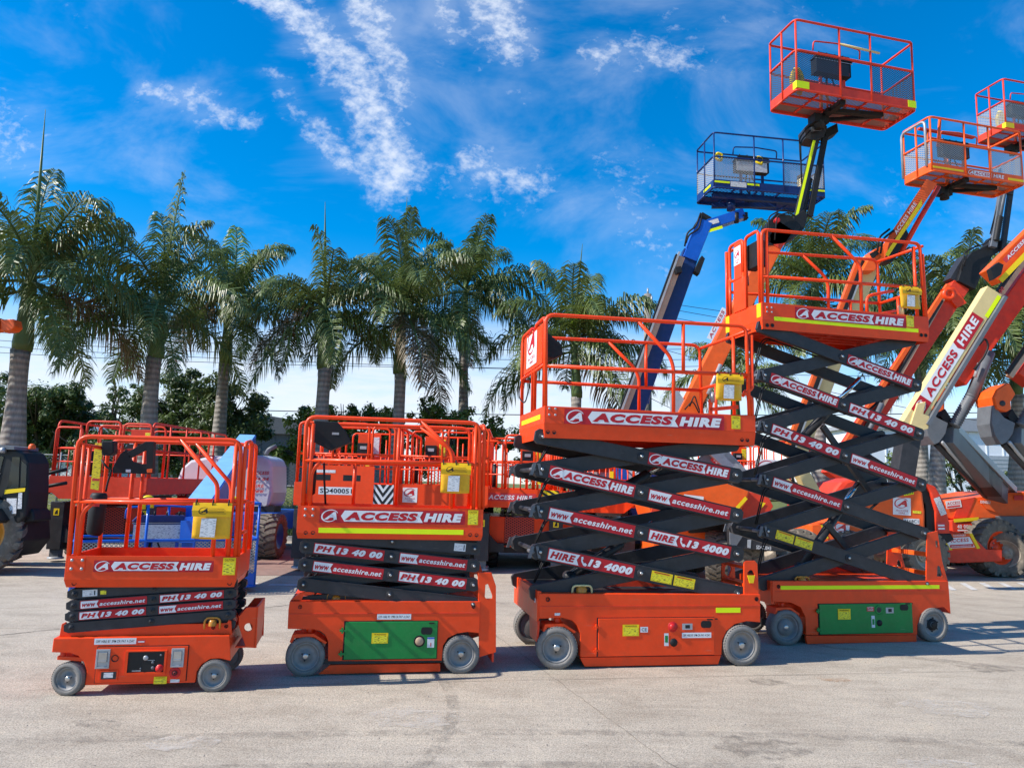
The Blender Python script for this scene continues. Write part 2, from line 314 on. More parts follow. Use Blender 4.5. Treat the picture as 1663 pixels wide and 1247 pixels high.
class MB:
    def __init__(s, T=None): s.v, s.f, s.mm, s.sm, s.mats = [], [], [], [], []; s.T = T or Matrix.Identity(4)
    def add(s, vs, fs, mat, smooth=False):
        if isinstance(mat, str): mat = M[mat]
        if mat not in s.mats: s.mats.append(mat)
        k = s.mats.index(mat); b = len(s.v)
        s.v += [s.T @ Vector(v) for v in vs]
        for f in fs: s.f.append([b+i for i in f]); s.mm.append(k); s.sm.append(smooth)
        return s
    def box(s, x0, x1, y0, y1, z0, z1, mat):
        vs = [(x, y, z) for z in (z0, z1) for y in (y0, y1) for x in (x0, x1)]
        return s.add(vs, [(0, 2, 3, 1), (4, 5, 7, 6), (0, 1, 5, 4), (1, 3, 7, 5), (3, 2, 6, 7), (2, 0, 4, 6)], mat)
    def prism(s, pts, y0, y1, mat, holes=(), axis='y'):
        loops = [list(pts)] + [list(h) for h in holes]
        fl = [p for l in loops for p in l]; n = len(fl)
        tri = tessellate_polygon([[Vector((p[0], p[1], 0)) for p in l] for l in loops])
        def P(p, d): return (p[0], d, p[1]) if axis == 'y' else ((d, p[0], p[1]) if axis == 'x' else (p[0], p[1], d))
        vs = [P(p, y0) for p in fl] + [P(p, y1) for p in fl]
        fs = [tuple(t) for t in tri] + [tuple(i+n for i in reversed(t)) for t in tri]
        b = 0
        for l in loops:
            m = len(l)
            for i in range(m): j = (i+1) % m; fs.append((b+i, b+j, n+b+j, n+b+i))
            b += m
        return s.add(vs, fs, mat)
    def beam(s, A, B, w, h, mat, up=(0, 0, 1)):
        A, B = Vector(A), Vector(B); d = (B-A).normalized(); up = Vector(up)
        if abs(d.dot(up)) > .97: up = Vector((1, 0, 0))
        r = d.cross(up).normalized(); u = r.cross(d)
        vs = [P+r*i*w/2+u*j*h/2 for P in (A, B) for i, j in ((-1, -1), (1, -1), (1, 1), (-1, 1))]
        return s.add(vs, [(0, 3, 2, 1), (4, 5, 6, 7), (0, 1, 5, 4), (1, 2, 6, 5), (2, 3, 7, 6), (3, 0, 4, 7)], mat)
    def tube(s, pts, r, mat, n=8, sq=False, cap=True):
        pts = [Vector(p) for p in pts]; rs = r if isinstance(r, (list, tuple)) else [r]*len(pts)
        if sq: n = 4
        d0 = (pts[1]-pts[0]).normalized(); ref = Vector((0, 1, 0)) if abs(d0.y) < .9 else Vector((1, 0, 0))
        a = d0.cross(ref).normalized(); vs = []
        for i, p in enumerate(pts):
            if 0 < i < len(pts)-1: d = ((pts[i]-pts[i-1]).normalized()+(pts[i+1]-pts[i]).normalized()).normalized()
            elif i == 0: d = d0
            else: d = (pts[-1]-pts[-2]).normalized()
            a = (a - d*a.dot(d)).normalized(); b = d.cross(a)
            for k in range(n):
                t = 2*math.pi*(k+(.5 if sq else 0))/n; q = rs[i]*(1.4142*.92 if sq else 1); vs.append(p + a*math.cos(t)*q + b*math.sin(t)*q)
        fs = [(i*n+k, i*n+(k+1) % n, (i+1)*n+(k+1) % n, (i+1)*n+k) for i in range(len(pts)-1) for k in range(n)]
        if cap: fs += [tuple(range(n-1, -1, -1)), tuple((len(pts)-1)*n+k for k in range(n))]
        return s.add(vs, fs, mat, not sq)
    def cyl(s, A, B, r, mat, n=20): return s.tube([A, B], r, mat, n)
    def lathe(s, c, prof, mat, n=28, axis='y', a0=0., a1=2*math.pi):
        vs, fs = [], []; full = abs(a1-a0-2*math.pi) < 1e-6; m = len(prof); k = n if full else n+1
        for i in range(k):
            t = a0+(a1-a0)*i/n; ct, st = math.cos(t), math.sin(t)
            for r, h in prof:
                p = (r*ct, h, r*st) if axis == 'y' else ((h, r*ct, r*st) if axis == 'x' else (r*ct, r*st, h))
                vs.append(Vector(c)+Vector(p))
        for i in range(n):
            j = (i+1) % k
            for q in range(m-1): fs.append((i*m+q, i*m+q+1, j*m+q+1, j*m+q))
        return s.add(vs, fs, mat, True)
    def flat(s, P, pts, mat, off=.003, holes=()):
        loops = [list(pts)]+[list(h) for h in holes]; fl = [p for l in loops for p in l]
        tri = tessellate_polygon([[Vector((p[0], p[1], 0)) for p in l] for l in loops])
        return s.add([P @ Vector((p[0], p[1], off)) for p in fl], [tuple(t) for t in tri], mat)
    def rect(s, P, x, y, w, h, mat, off=.003): return s.flat(P, [(x, y), (x+w, y), (x+w, y+h), (x, y+h)], mat, off)
    def text(s, P, str_, x, y, w, h, mat, off=.006, bold=.02, shear=.25):
        vs, fs = text_mesh(str_, bold, shear)
        return s.add([P @ Vector((x+a*w, y+b*h, off)) for a, b in vs], fs, mat)
    def build(s, name, parent=None, bevel=0, world=False, **kw):
        me = bpy.data.meshes.new(name); off = world if isinstance(world, Vector) else (parent.location if (world and parent) else Vector((0, 0, 0)))
        me.from_pydata([tuple(v-off) for v in s.v], [], s.f)
        for m in s.mats: me.materials.append(m)
        me.polygons.foreach_set('material_index', s.mm); me.polygons.foreach_set('use_smooth', s.sm)
        bm = bmesh.new(); bm.from_mesh(me)
        if not kw.get('raw'): bmesh.ops.recalc_face_normals(bm, faces=bm.faces)
        bm.to_mesh(me); bm.free(); me.update()
        o = bpy.data.objects.new(name, me); COL.objects.link(o); o.parent = parent
        if bevel:
            b = o.modifiers.new('bevel', 'BEVEL'); b.width = bevel; b.segments = 2; b.limit_method = 'ANGLE'; b.angle_limit = R_(40)
        tag(o, kw.get('label'), kw.get('cat'), kw.get('group'), kw.get('kind'))
        return o
def plane(o, u, v):
    o, u, v = Vector(o), Vector(u).normalized(), Vector(v).normalized(); n = u.cross(v)
    m = Matrix((u, v, n)).transposed().to_4x4(); m.translation = o; return m
def ppx(p0, p1, Y):          # plane facing the camera at depth Y, u from pixel p0 to p1
    a, b = at(*p0, Y), at(*p1, Y); u = (b-a).normalized(); v = Vector((0, -1, 0)).cross(u); return plane(a, u, v), (b-a).length
def circ(cx, cy, r, n=20, ry=None, a0=0): return [(cx+r*math.cos(2*math.pi*i/n+a0), cy+(ry or r)*math.sin(2*math.pi*i/n+a0)) for i in range(n)]

# ---- the hire company's signs
def ring_logo(d, P, x, y, s, mat, off=.006, letter=True):       # slanted ring with an A breaking out of it
    def el(k, dx, rx, ry): return (x+s*.70+dx*s+k[0]*rx*s+k[1]*ry*s*.22, y+s*.5+k[1]*ry*s)
    A = [(math.cos(t), math.sin(t)) for t in [R_(a) for a in range(28, 331, 14)]]
    outer = [el(k, 0, .72, .54) for k in A]; inner = [el(k, .045, .64, .465) for k in reversed(A)]
    d.flat(P, outer+inner, mat, off)
    if letter: d.text(P, 'A', x+.22*s, y+.17*s, 1.10*s, .66*s, mat, off+.0005, .05, .35)
def logo_access(d, P, w, h, inset=0.):
    d.rect(P, 0, 0, w, h, 'dred', .003)
    ring_logo(d, P, w*.012, h*.08, h*.84, 'white')
    y0, y1 = h*.10, h*.90; xa, xb = w*.142, w*.70
    d.flat(P, [(xa, h*.5), (xa+w*.024, y0), (xb+w*.004, y0), (xb-w*.018, h*.5), (xb+w*.004, y1), (xa+w*.024, y1)], 'white', .0045)
    d.text(P, 'ACCESS', w*.168, h*.20, w*.50, h*.60, 'dred', .006, .066, .2)
    d.text(P, 'HIRE', w*.71, h*.17, w*.272, h*.64, 'white', .006, .066, .2)
def strip_sign(d, P, w, h, a, b, fa, phone=False):
    d.rect(P, 0, 0, w, h, 'dred', .003)
    d.flat(P, [(w*.012, h*.08), (w*fa, h*.08), (w*fa-w*.03, h*.5), (w*fa, h*.92), (w*.012, h*.92)], 'white', .0045)
    d.text(P, a, w*.03, h*.22, w*(fa-.075), h*(.56 if a != 'www' else .42), 'dred', .006, (.055 if a != 'www' else .03), .25)
    x = fa+.015
    if phone:
        d.flat(P, [(w*x, h*.8), (w*(x+.02), h*.86), (w*(x+.028), h*.66), (w*(x+.018), h*.58), (w*(x+.04), h*.34), (w*(x+.055), h*.4), (w*(x+.078), h*.28), (w*(x+.068), h*.14), (w*(x+.04), h*.14), (w*(x+.008), h*.45)], 'white', .006); x += .085
    if b[0].isalpha(): d.text(P, b, w*x, h*.24, w*(.975-x), h*.48, 'white', .006, .028, .25)
    else: d.text(P, b, w*x, h*.18, w*(.975-x), h*.62, 'white', .006, .065, .25)
def sign(d, P, w, h, kind):
    if kind == 'A': logo_access(d, P, w, h)
    elif kind == 'W': strip_sign(d, P, w, h, 'www', 'accesshire.net', .275)
    elif kind == 'P': strip_sign(d, P, w, h, 'PH', '13 40 00', .30)
    elif kind == 'H': strip_sign(d, P, w, h, 'HIRE', '13 4000', .36, True)
def square_sign(d, P, w, h, red='dred'):      # white square with the ring, company name under
    d.rect(P, 0, 0, w, h, 'white', .004)
    ring_logo(d, P, w*.09, h*.40, w*.54, red, .006)
    d.text(P, 'ACCESS', w*.15, h*.20, w*.70, h*.10, red, .006, .01, .1); d.text(P, 'HIRE', w*.32, h*.07, w*.36, h*.09, red, .006, .01, .1)

# ------------------------------------------------------------------ wheels
def wheel_small(parent, c, r, w, steer=0, style='disc'):
    """solid industrial tyre; outer face towards -y when w>0"""
    s = -1 if w > 0 else 1; a = abs(w)
    T = Matrix.Translation(c) @ Matrix.Rotation(steer, 4, 'Z')
    h = MB(T); h.lathe((0, 0, 0), [(0, s*a*.30), (r*.16, s*a*.30), (r*.17, s*a*.22), (r*.30, s*a*.22), (r*.31, s*a*.16), (r*.62, s*a*.14), (r*.64, s*a*.38), (r*.70, s*a*.40), (r*.72, s*a*.36)], 'rim', 32)
    h.lathe((0, 0, 0), [(0, -s*a*.45), (r*.6, -s*a*.45), (r*.7, -s*a*.4)], 'rim', 24)
    rim_parent = MB(T)
    wo = rim_parent.lathe((0, 0, 0), [(r*.16, s*a*.25), (r*.16, s*a*.36), (r*.10, s*a*.38), (0, s*a*.38)], 'black' if style == 'dark' else 'steel', 16).build('wheel', parent)
    hub = MB(T)
    nb = 6 if style != 'disc' else 3
    for i in range(nb):
        t = i*2*math.pi/nb+.4; q = r*(.22 if style == 'disc' else .40); p = Vector((q*math.cos(t), s*a*.18, q*math.sin(t)))
        hub.cyl(p, p+Vector((0, s*a*.10, 0)), r*.035, 'black', 8)
    if style == 'dark': hub.lathe((0, 0, 0), [(r*.36, s*a*.14), (r*.34, s*a*.26), (r*.15, s*a*.27)], 'black', 24)
    if style == 'cap': hub.lathe((0, 0, 0), [(r*.48, s*a*.14), (r*.46, s*a*.30), (0, s*a*.34)], 'rim', 28)
    h.build('rim', wo); hub.build('hub', wo)
    t_ = MB(T); g = []
    t_.lathe((0, 0, 0), [(r*.71, s*a*.36), (r*.74, s*a*.47), (r*.80, s*a*.5), (r*.94, s*a*.46), (r, s*a*.38), (r, -s*a*.38), (r*.94, -s*a*.46), (r*.8, -s*a*.5), (r*.7, -s*a*.42)], 'tyre', 40)
    for i in range(44):
        t = i*2*math.pi/44
        for sd in (-1, 1):
            p = Vector((r*math.cos(t), sd*a*.28, r*math.sin(t))); q = Vector((math.cos(t), 0, math.sin(t))); tn = Vector((-math.sin(t), 0, math.cos(t)))
            t_.beam(p-Vector((0, a*.16, 0))+tn*r*.02, p+Vector((0, a*.16, 0))-tn*r*.02, r*.085, r*.022, 'tyre', q)
    t_.build('tyre', wo); return wo
def wheel_big(parent, c, r, w, rimmat='orange', tyremat='bigtyre', steer=0, face=-1, lugs=20, axis='y'):
    T = Matrix.Translation(c) @ Matrix.Rotation(steer, 4, 'Z') @ (Matrix.Rotation(math.pi/2, 4, 'Z') if axis == 'x' else Matrix.Identity(4))
    hub = MB(T); hub.lathe((0, 0, 0), [(0, face*w*.30), (r*.13, face*w*.30), (r*.15, face*w*.2), (r*.3, face*w*.18)], rimmat, 20)
    for i in range(8):
        t = i*math.pi/4; p = Vector((r*.22*math.cos(t), face*w*.18, r*.22*math.sin(t))); hub.cyl(p, p+Vector((0, face*w*.08, 0)), r*.025, 'steel', 6)
    wo = hub.build('wheel', parent)
    m = MB(T); m.lathe((0, 0, 0), [(0, face*w*.10), (r*.36, face*w*.10), (r*.42, face*w*.22), (r*.50, face*w*.30), (r*.54, face*w*.42), (r*.58, face*w*.42)], rimmat, 32)
    m.lathe((0, 0, 0), [(0, -face*w*.2), (r*.56, -face*w*.42)], rimmat, 24); m.build('rim', wo)
    t_ = MB(T); rb = r*.93
    t_.lathe((0, 0, 0), [(r*.55, w*.40), (r*.62, w*.47), (r*.78, w*.52), (r*.88, w*.47), (rb, w*.38), (rb*1.0, 0), (rb, -w*.38), (r*.88, -w*.47), (r*.78, -w*.52), (r*.62, -w*.47), (r*.55, -w*.40)], tyremat, 40)
    for i in range(lugs):
        for sd in (-1, 1):
            t = (i+(.5 if sd > 0 else 0))*2*math.pi/lugs
            def q(tt, yy, rr): return Vector((rr*math.cos(tt), yy, rr*math.sin(tt)))
            dt = 2*math.pi/lugs*.30; sk = 2*math.pi/lugs*.55; hi = r; lo = rb*.97
            for (ya, yb, ta, tb) in ((0, .24, t+sk, t+sk*.35), (.24, .50, t+sk*.35, t)):
                vs = []
                for rr in (lo, hi):
                    for (tt, yy) in ((ta-dt, ya), (ta+dt, ya), (tb+dt, yb), (tb-dt, yb)):
                        r2 = rr if yy < .4 else (rr*.97 if rr == hi else rr*.93); vs.append(q(tt, sd*yy*w, r2))
                t_.add(vs, [(0, 1, 2, 3), (4, 5, 6, 7), (0, 1, 5, 4), (1, 2, 6, 5), (2, 3, 7, 6), (3, 0, 4, 7)], tyremat)
    t_.build('tyre', wo); return wo
# ================================================================== SETTING
def ground_sheet(name, pts, z, mat, t=None):
    m = MB(); m.add([(x, y, z) for x, y in pts], [tuple(range(len(pts)))], mat); o = m.build(name, kind='structure'); return o
ground_sheet('ground', [(-900, -60), (900, -60), (900, 1600), (-900, 1600)], -.02, 'grassgnd')
ground_sheet('concrete_yard', [(-60, -20), (120, -20), (120, 22.5), (9, 22.5), (9, 21.2), (-60, 19.2)], 0, 'concrete')
m = MB()
def strip(m, a, b, w, z, mat, n=1, wob=0.):
    a, b = Vector((*a, z)), Vector((*b, z)); d = (b-a).normalized(); s = Vector((-d.y, d.x, 0)); rnd = random.Random(int(a.x*7+b.y*13)); L, Rr = [], []
    for i in range(n+1):
        p = a+(b-a)*i/n + s*rnd.uniform(-wob, wob); ww = w*rnd.uniform(.6, 1.3) if wob else w
        L.append(p+s*ww/2); Rr.append(p-s*ww/2)
    k = len(m.v); m.add(L+Rr, [(i, i+1, n+1+i+1, n+1+i) for i in range(n)], mat)
strip(m, (-7.5, 4.95), (-2.2, 10.2), .014, .004, 'joint', 40, .006)
strip(m, (-.25, 8.6), (1.15, 4.05), .0035, .004, 'joint', 60, .010); strip(m, (1.15, 4.05), (2.2, .6), .0035, .004, 'joint', 50, .008)
strip(m, (-9, 13.6), (30, 17.4), .02, .004, 'joint', 30, .004); strip(m, (-12, 7.0), (-4.6, 7.9), .008, .004, 'joint', 30, .015)
strip(m, (-3.5, 5.70), (9.5, 8.0), .005, .004, 'joint', 60, .006)
strip(m, (5.2, 7.6), (14, 8.9), .005, .004, 'joint', 40, .015)
m.build('yard_joints', kind='structure')
m = MB()
for x in (-4.35, -3.55, -2.75): m.add([(x, 11.3, .005), (x+.6, 11.4, .005), (x+.6, 11.55, .005), (x, 11.45, .005)], [(0, 1, 2, 3)], 'mark')
for k in range(9): 
    x = 6.3+k*.42; m.add([(x, 12.6+.1*k, .005), (x+.12, 12.63+.1*k, .005), (x+.5, 13.6+.1*k, .005), (x+.38, 13.6+.1*k, .005)], [(0, 1, 2, 3)], 'mark')
m.build('painted_markings', kind='structure')
ground_sheet('stained_paving', [(-5.9, 17.5), (-4.7, 17.5), (-3.2, 12.6), (-4.4, 12.3)], .004, 'paver')
m = MB(); m.box(-60, 9, 19.2, 19.35, -.01, .12, 'kerb'); m.box(9.2, 120, 22.5, 22.65, -.01, .12, 'kerb'); m.build('kerb', kind='structure')
# grass bank rising to the street
m = MB(); nx, ny = 60, 26; rnd = random.Random(3)
for j in range(ny+1):
    for i in range(nx+1):
        x = -70+190*i/nx; y = (19.35 if x < 9 else 22.65)+26*j/ny; z = .10+max(0, (y-20))*.035+noise.noise(Vector((x*.3, y*.3, 0)))*.12; m.v.append(Vector((x, y, z)))
for j in range(ny):
    for i in range(nx): a = j*(nx+1)+i; m.f.append([a, a+1, a+nx+2, a+nx+1]); m.mm.append(0); m.sm.append(True)
m.mats = [M['grassgnd']]; m.build('grass_bank', kind='structure')
m = MB(); rnd = random.Random(9)
for _ in range(26000):
    x = rnd.uniform(-17, 6); y = 19.4+rnd.random()**1.6*14; z = .10+max(0, (y-20))*.035+noise.noise(Vector((x*.3, y*.3, 0)))*.12
    h = rnd.uniform(.05, .15); a = rnd.uniform(0, 6.28); w = .018; lx, ly = rnd.uniform(-.05, .05), rnd.uniform(-.05, .05)
    b = len(m.v); m.v += [Vector((x-math.cos(a)*w, y-math.sin(a)*w, z-.01)), Vector((x+math.cos(a)*w, y+math.sin(a)*w, z-.01)), Vector((x+lx, y+ly, z+h))]
    m.f.append([b, b+1, b+2]); m.mm.append(0); m.sm.append(False)
m.mats = [leafmat('grass_blades', (.12, .15, .02), (.30, .30, .06), .3)]; m.build('grass', kind='stuff', raw=True, label='patchy green and straw coloured grass behind the machines', cat='grass')
ground_sheet('footpath', [(-80, 46.5), (130, 46.5), (130, 49), (-80, 49)], 1.08, 'kerb')
ground_sheet('street', [(-300, 49), (400, 49), (400, 62), (-300, 62)], 1.06, 'road')
ground_sheet('far_ground', [(-900, 45.3), (900, 45.3), (900, 1600), (-900, 1600)], 1.0, 'grassgnd')

# ---- grit, tyre marks and stains on the concrete
m = MB(); rnd = random.Random(77)
for _ in range(900):
    y = 3.6+rnd.random()**1.4*7; x = (rnd.random()-.5)*y*1.5; r = rnd.choice((.0025, .003, .004, .006)); b = len(m.v)
    m.v += [Vector((x+r, y, 0)), Vector((x-r*.5, y+r, 0)), Vector((x-r*.7, y-r*.8, 0)), Vector((x, y, r*1.1))]; m.f += [[b, b+1, b+3], [b+1, b+2, b+3], [b+2, b, b+3]]; m.mm += [0]*3; m.sm += [False]*3
m.mats = [M['stone']]; m.build('loose_grit', kind='stuff', label='scattered grit and tiny stones on the concrete', cat='grit')
def alpha_stain(name, col, amt, sc):
    mm, nt, b = nodes(name); co = _coord(nt); n = _tex(nt, 'ShaderNodeTexNoise', Scale=sc, Detail=8., Roughness=.75); nt.links.new(co, n.inputs['Vector'])
    r = nt.nodes.new('ShaderNodeMapRange'); nt.links.new(n.outputs['Fac'], r.inputs[0]); r.inputs[1].default_value = .42; r.inputs[2].default_value = .62; r.inputs[4].default_value = amt
    nt.links.new(r.outputs[0], b.inputs['Alpha']); b.inputs['Base Color'].default_value = (*col, 1); b.inputs['Roughness'].default_value = .9; return mm
ST = alpha_stain('tyre_mark_rubber', (.16, .14, .12), .26, 7); OS = alpha_stain('oil_stain', (.14, .12, .10), .36, 9); RS = alpha_stain('rust_stain', (.42, .22, .09), .5, 8); WS = alpha_stain('pale_spill', (.62, .56, .48), .55, 6)
def curve_strip(p, w, mat):
    n = 50; L_, R2 = [], []; P = fillet([Vector((*q, .0042)) for q in p], 3, 16)
    for i, q in enumerate(P): d = (P[min(i+1, len(P)-1)]-P[max(i-1, 0)]).normalized(); s_ = Vector((-d.y, d.x, 0)); L_.append(q+s_*w/2); R2.append(q-s_*w/2)
    k = len(P)-1; m = MB(); m.add(L_+R2, [(i, i+1, k+1+i+1, k+1+i) for i in range(k)], mat); m.build('tyre_mark', kind='structure')
for p, w in (([(-4.5, 4.4), (0.5, 5.2), (6, 5.0)], .11), ([(-4.5, 3.9), (0.6, 4.65), (6, 4.4)], .10), ([(1.0, 9.8), (5, 6.8), (12, 6.9)], .16), ([(-5, 11), (-1, 10.2), (6, 10.6)], .2), ([(-.8, 3.2), (-.2, 5.4), (-1.6, 9.5)], .09)): curve_strip(p, w, ST)
def blot(c, r, mat, seed, ry=.6):
    rr = random.Random(seed); m = MB(); P = [(c[0]+r*math.cos(t*.2618)*rr.uniform(.6, 1.1), c[1]+r*ry*math.sin(t*.2618)*rr.uniform(.6, 1.1), .0044+seed*.0001) for t in range(24)]; m.add(P, [tuple(range(24))], mat); m.build('stain', kind='structure')
c = onz(1352, 1103); blot((c.x, c.y), .17, RS, 1)
for i, (x, y, r, mt_) in enumerate(((1.6, 4.9, .35, OS), (-1.9, 4.7, .25, WS), (-.6, 5.3, .4, WS), (3.4, 5.9, .4, WS), (.2, 4.3, .3, OS), (-2.6, 5.0, .18, OS), (2.6, 4.6, .35, WS), (4.5, 7.2, .3, OS), (-1.0, 7.6, .5, OS), (2.2, 6.5, .2, OS))): blot((x, y), r, mt_, i+2)
# ---- buildings
def shed(name, label, x0, x1, y0, y1, z1, wallm, roofm, rib=1.0, doors=(), z0=.98, fascia=.35, group=None):
    t = thing(name, label, 'building', (0.5*(x0+x1), y0, z0), group=group)
    m = MB(); m.box(x0, x1, y0, y1, z0, z1, wallm); n = int((x1-x0)/rib)
    for i in range(n+1):
        x = x0+(x1-x0)*i/max(n, 1); m.box(x-.05, x+.05, y0-.05, y0+.01, z0, z1-.02, wallm)
    m.build('wall', t, world=True)
    m = MB(); m.box(x0-.4, x1+.4, y0-.4, y1+.4, z1, z1+fascia, roofm); m.prism([(x0-.4, z1+fascia), ((x0+x1)/2, z1+fascia+1.2), (x1+.4, z1+fascia)], y0-.4, y1+.4, roofm)
    m.build('roof', t, world=True)
    for (a, b, c, d, mat) in doors:
        m = MB(); m.box(a, b, y0-.12, y0+.02, c, d, mat); k = max(2, int((d-c)/.35))
        for i in range(k): zz = c+(d-c)*i/k; m.box(a+.03, b-.03, y0-.15, y0-.11, zz, zz+.05, mat)
        m.build('roller_door', t, world=True)
    return t
a = at(1450, 690, 62); b = at(1760, 690, 62)
shed('warehouse', 'long white and cream warehouse beyond the palms at the right', 30.5, 62, 66, 100, 7.3, 'wallw', 'roof', 1.5, [(41.2, 44.6, 1.0, 5.2, 'lgrey'), (34, 36.6, 1.0, 3.2, 'navy'), (48, 52, 1, 5, 'lgrey')])
shed('dark_shed', 'low dark grey metal shed behind the white engine hood', -26, -10.0, 52, 70, 4.6, 'walld', 'walld', .9, [(-17.5, -15.8, 1.0, 3.2, 'char')], fascia=.2)
shed('pale_shed', 'small white shed behind the mesh fence at the left', -26, -18.6, 33, 38, 2.75, 'wallw', 'lgrey', .8)
shed('brown_shed', 'distant dark roofed shed at the left edge', -60, -34, 60, 80, 5, 'walld', 'roof', 1.2)

# ---- fence
t = thing('chain_link_fence', 'grey chain link fence along the grass bank', 'fence', (-17, 27.5, .3))
m = MB(); m.add([(-34, 27.5, .35), (-2, 27.5, .35), (-2, 27.5, 2.2), (-34, 27.5, 2.2)], [(0, 1, 2, 3)], 'chain'); m.build('wire_mesh', t, world=True)
for i in range(12):
    x = -34+i*2.9; m = MB(); m.cyl((x, 27.5, .25), (x, 27.5, 2.3), .04, 'lgrey', 8); m.build('post', t, world=True)
m = MB(); m.cyl((-34, 27.5, 2.2), (-2, 27.5, 2.2), .02, 'lgrey', 6); m.cyl((-34, 27.5, .4), (-2, 27.5, .4), .012, 'lgrey', 6); m.build('rail', t, world=True)

# ---- power poles and lines
def pole(px, y0, y1, Y, r, label):
    a = at(px, y0, Y); t = thing('power_pole', label, 'pole', (a.x, Y, .8))
    z1 = a.z; m = MB(); m.tube([(a.x, Y, .8), (a.x, Y, z1)], [r*1.2, r], 'wood', 12); m.build('shaft', t, world=True)
    m = MB(); m.box(a.x-.2, a.x+.2, Y-.2, Y-.1, z1-.55, z1-.45, 'lgrey'); m.build('crossarm', t, world=True)
    for dx, dz in ((-.15, -.4), (.15, -.4), (0, 0)):
        m = MB(); m.tube([(a.x+dx, Y-.15*(dz != 0), z1+dz), (a.x+dx, Y-.15*(dz != 0), z1+dz+.28)], [.05, .04], 'lgrey', 8); m.build('insulator', t, world=True)
    return Vector((a.x, Y, z1))
pole(1052, 478, 760, 33, .17, 'weathered timber power pole behind the raised scissor platform')
lines = [((-30, 538), (1180, 566), 32), ((-30, 551), (1180, 583), 32.3), ((-30, 562), (1700, 612), 33), ((-30, 571), (1180, 594), 33.5), ((-30, 652), (1700, 668), 31),
         ((1050, 487), (1800, 560), 33.2), ((1052, 495), (1800, 590), 33.4), ((1052, 508), (1800, 606), 33.6), ((1052, 560), (1700, 700), 32.8), ((1045, 640), (1240, 700), 32)]
for i, (a, b, Y) in enumerate(lines):
    A, B = at(*a, Y), at(*b, Y); m = MB()
    pts = [A.lerp(B, k/20)-Vector((0, 0, .35*4*(k/20)*(1-k/20))) for k in range(21)]; m.tube(pts, .013 if i != 4 else .02, 'cable', 5)
    m.build('power_line', kind=None, label=['uppermost power line crossing behind the palm crowns', 'second power line down behind the palm crowns', 'third power line spanning the whole yard', 'thin power line just under the third one', 'low power line just above the distant treetops',
             'upper service line leaving the timber pole to the right', 'middle service line leaving the timber pole to the right', 'lower service line leaving the timber pole to the right', 'sloping line below the service lines', 'slack wire low beside the timber pole'][i], cat='cable', group='overhead power lines')

# ---- royal palms
def frond(m, base, az, el, L, rnd, droop, mat='palm', wid=.62, shaftm='shaft', nl=None):
    d = Vector((math.cos(az)*math.cos(el), math.sin(az)*math.cos(el), math.sin(el))); p = Vector(base); N = 16; P = [p.copy()]; D = []
    curl = rnd.uniform(-.25, .25)
    for i in range(N):
        s = i/N; d = (d+Vector((-math.sin(az)*curl, math.cos(az)*curl, -droop*(.4+2.4*s*s)))*(1.0/N)*1.1).normalized(); p = p+d*L/N; P.append(p.copy()); D.append(d.copy())
    D.append(D[-1]); m.tube(P, [.042*(1-i/(N+1))+.006 for i in range(N+1)], shaftm, 5, cap=False)
    nl = nl or int(L*24)
    for k in range(nl):
        s = .10+.90*k/nl; x = s*N; i = min(int(x), N-1); q = P[i].lerp(P[i+1], x-i); dd = D[i]
        side = dd.cross(Vector((0, 0, 1)));
        if side.length < .15: side = Vector((math.sin(az), -math.cos(az), 0))
        side.normalize(); up = side.cross(dd).normalized()
        ll = wid*1.12*L/3*(math.sin(math.pi*min(1, .16+s*.80))**.7)*rnd.uniform(.85, 1.12)*1.25
        for sd in (-1, 1):
            lift = rnd.uniform(-.5, .85); v = (side*sd*1.0+up*lift+dd*(.35+.55*s)).normalized(); w = dd*.024
            a = q; b = q+v*ll*.40; v2 = (v+Vector((0, 0, -.85-rnd.random()*.5))).normalized(); c = b+v2*ll*.34; v3 = (v2+Vector((rnd.uniform(-.1, .1), 0, -1.0))).normalized(); e = c+v3*ll*.3
            w2 = w.cross(v).normalized()*.006 if rnd.random() < .5 else Vector((0, 0, 0))
            m.add([a-w*.6, a+w*.6, b+w+w2, b-w-w2, c+w*.8, c-w*.8, e], [(0, 1, 2, 3), (3, 2, 4, 5), (5, 4, 6)], mat)
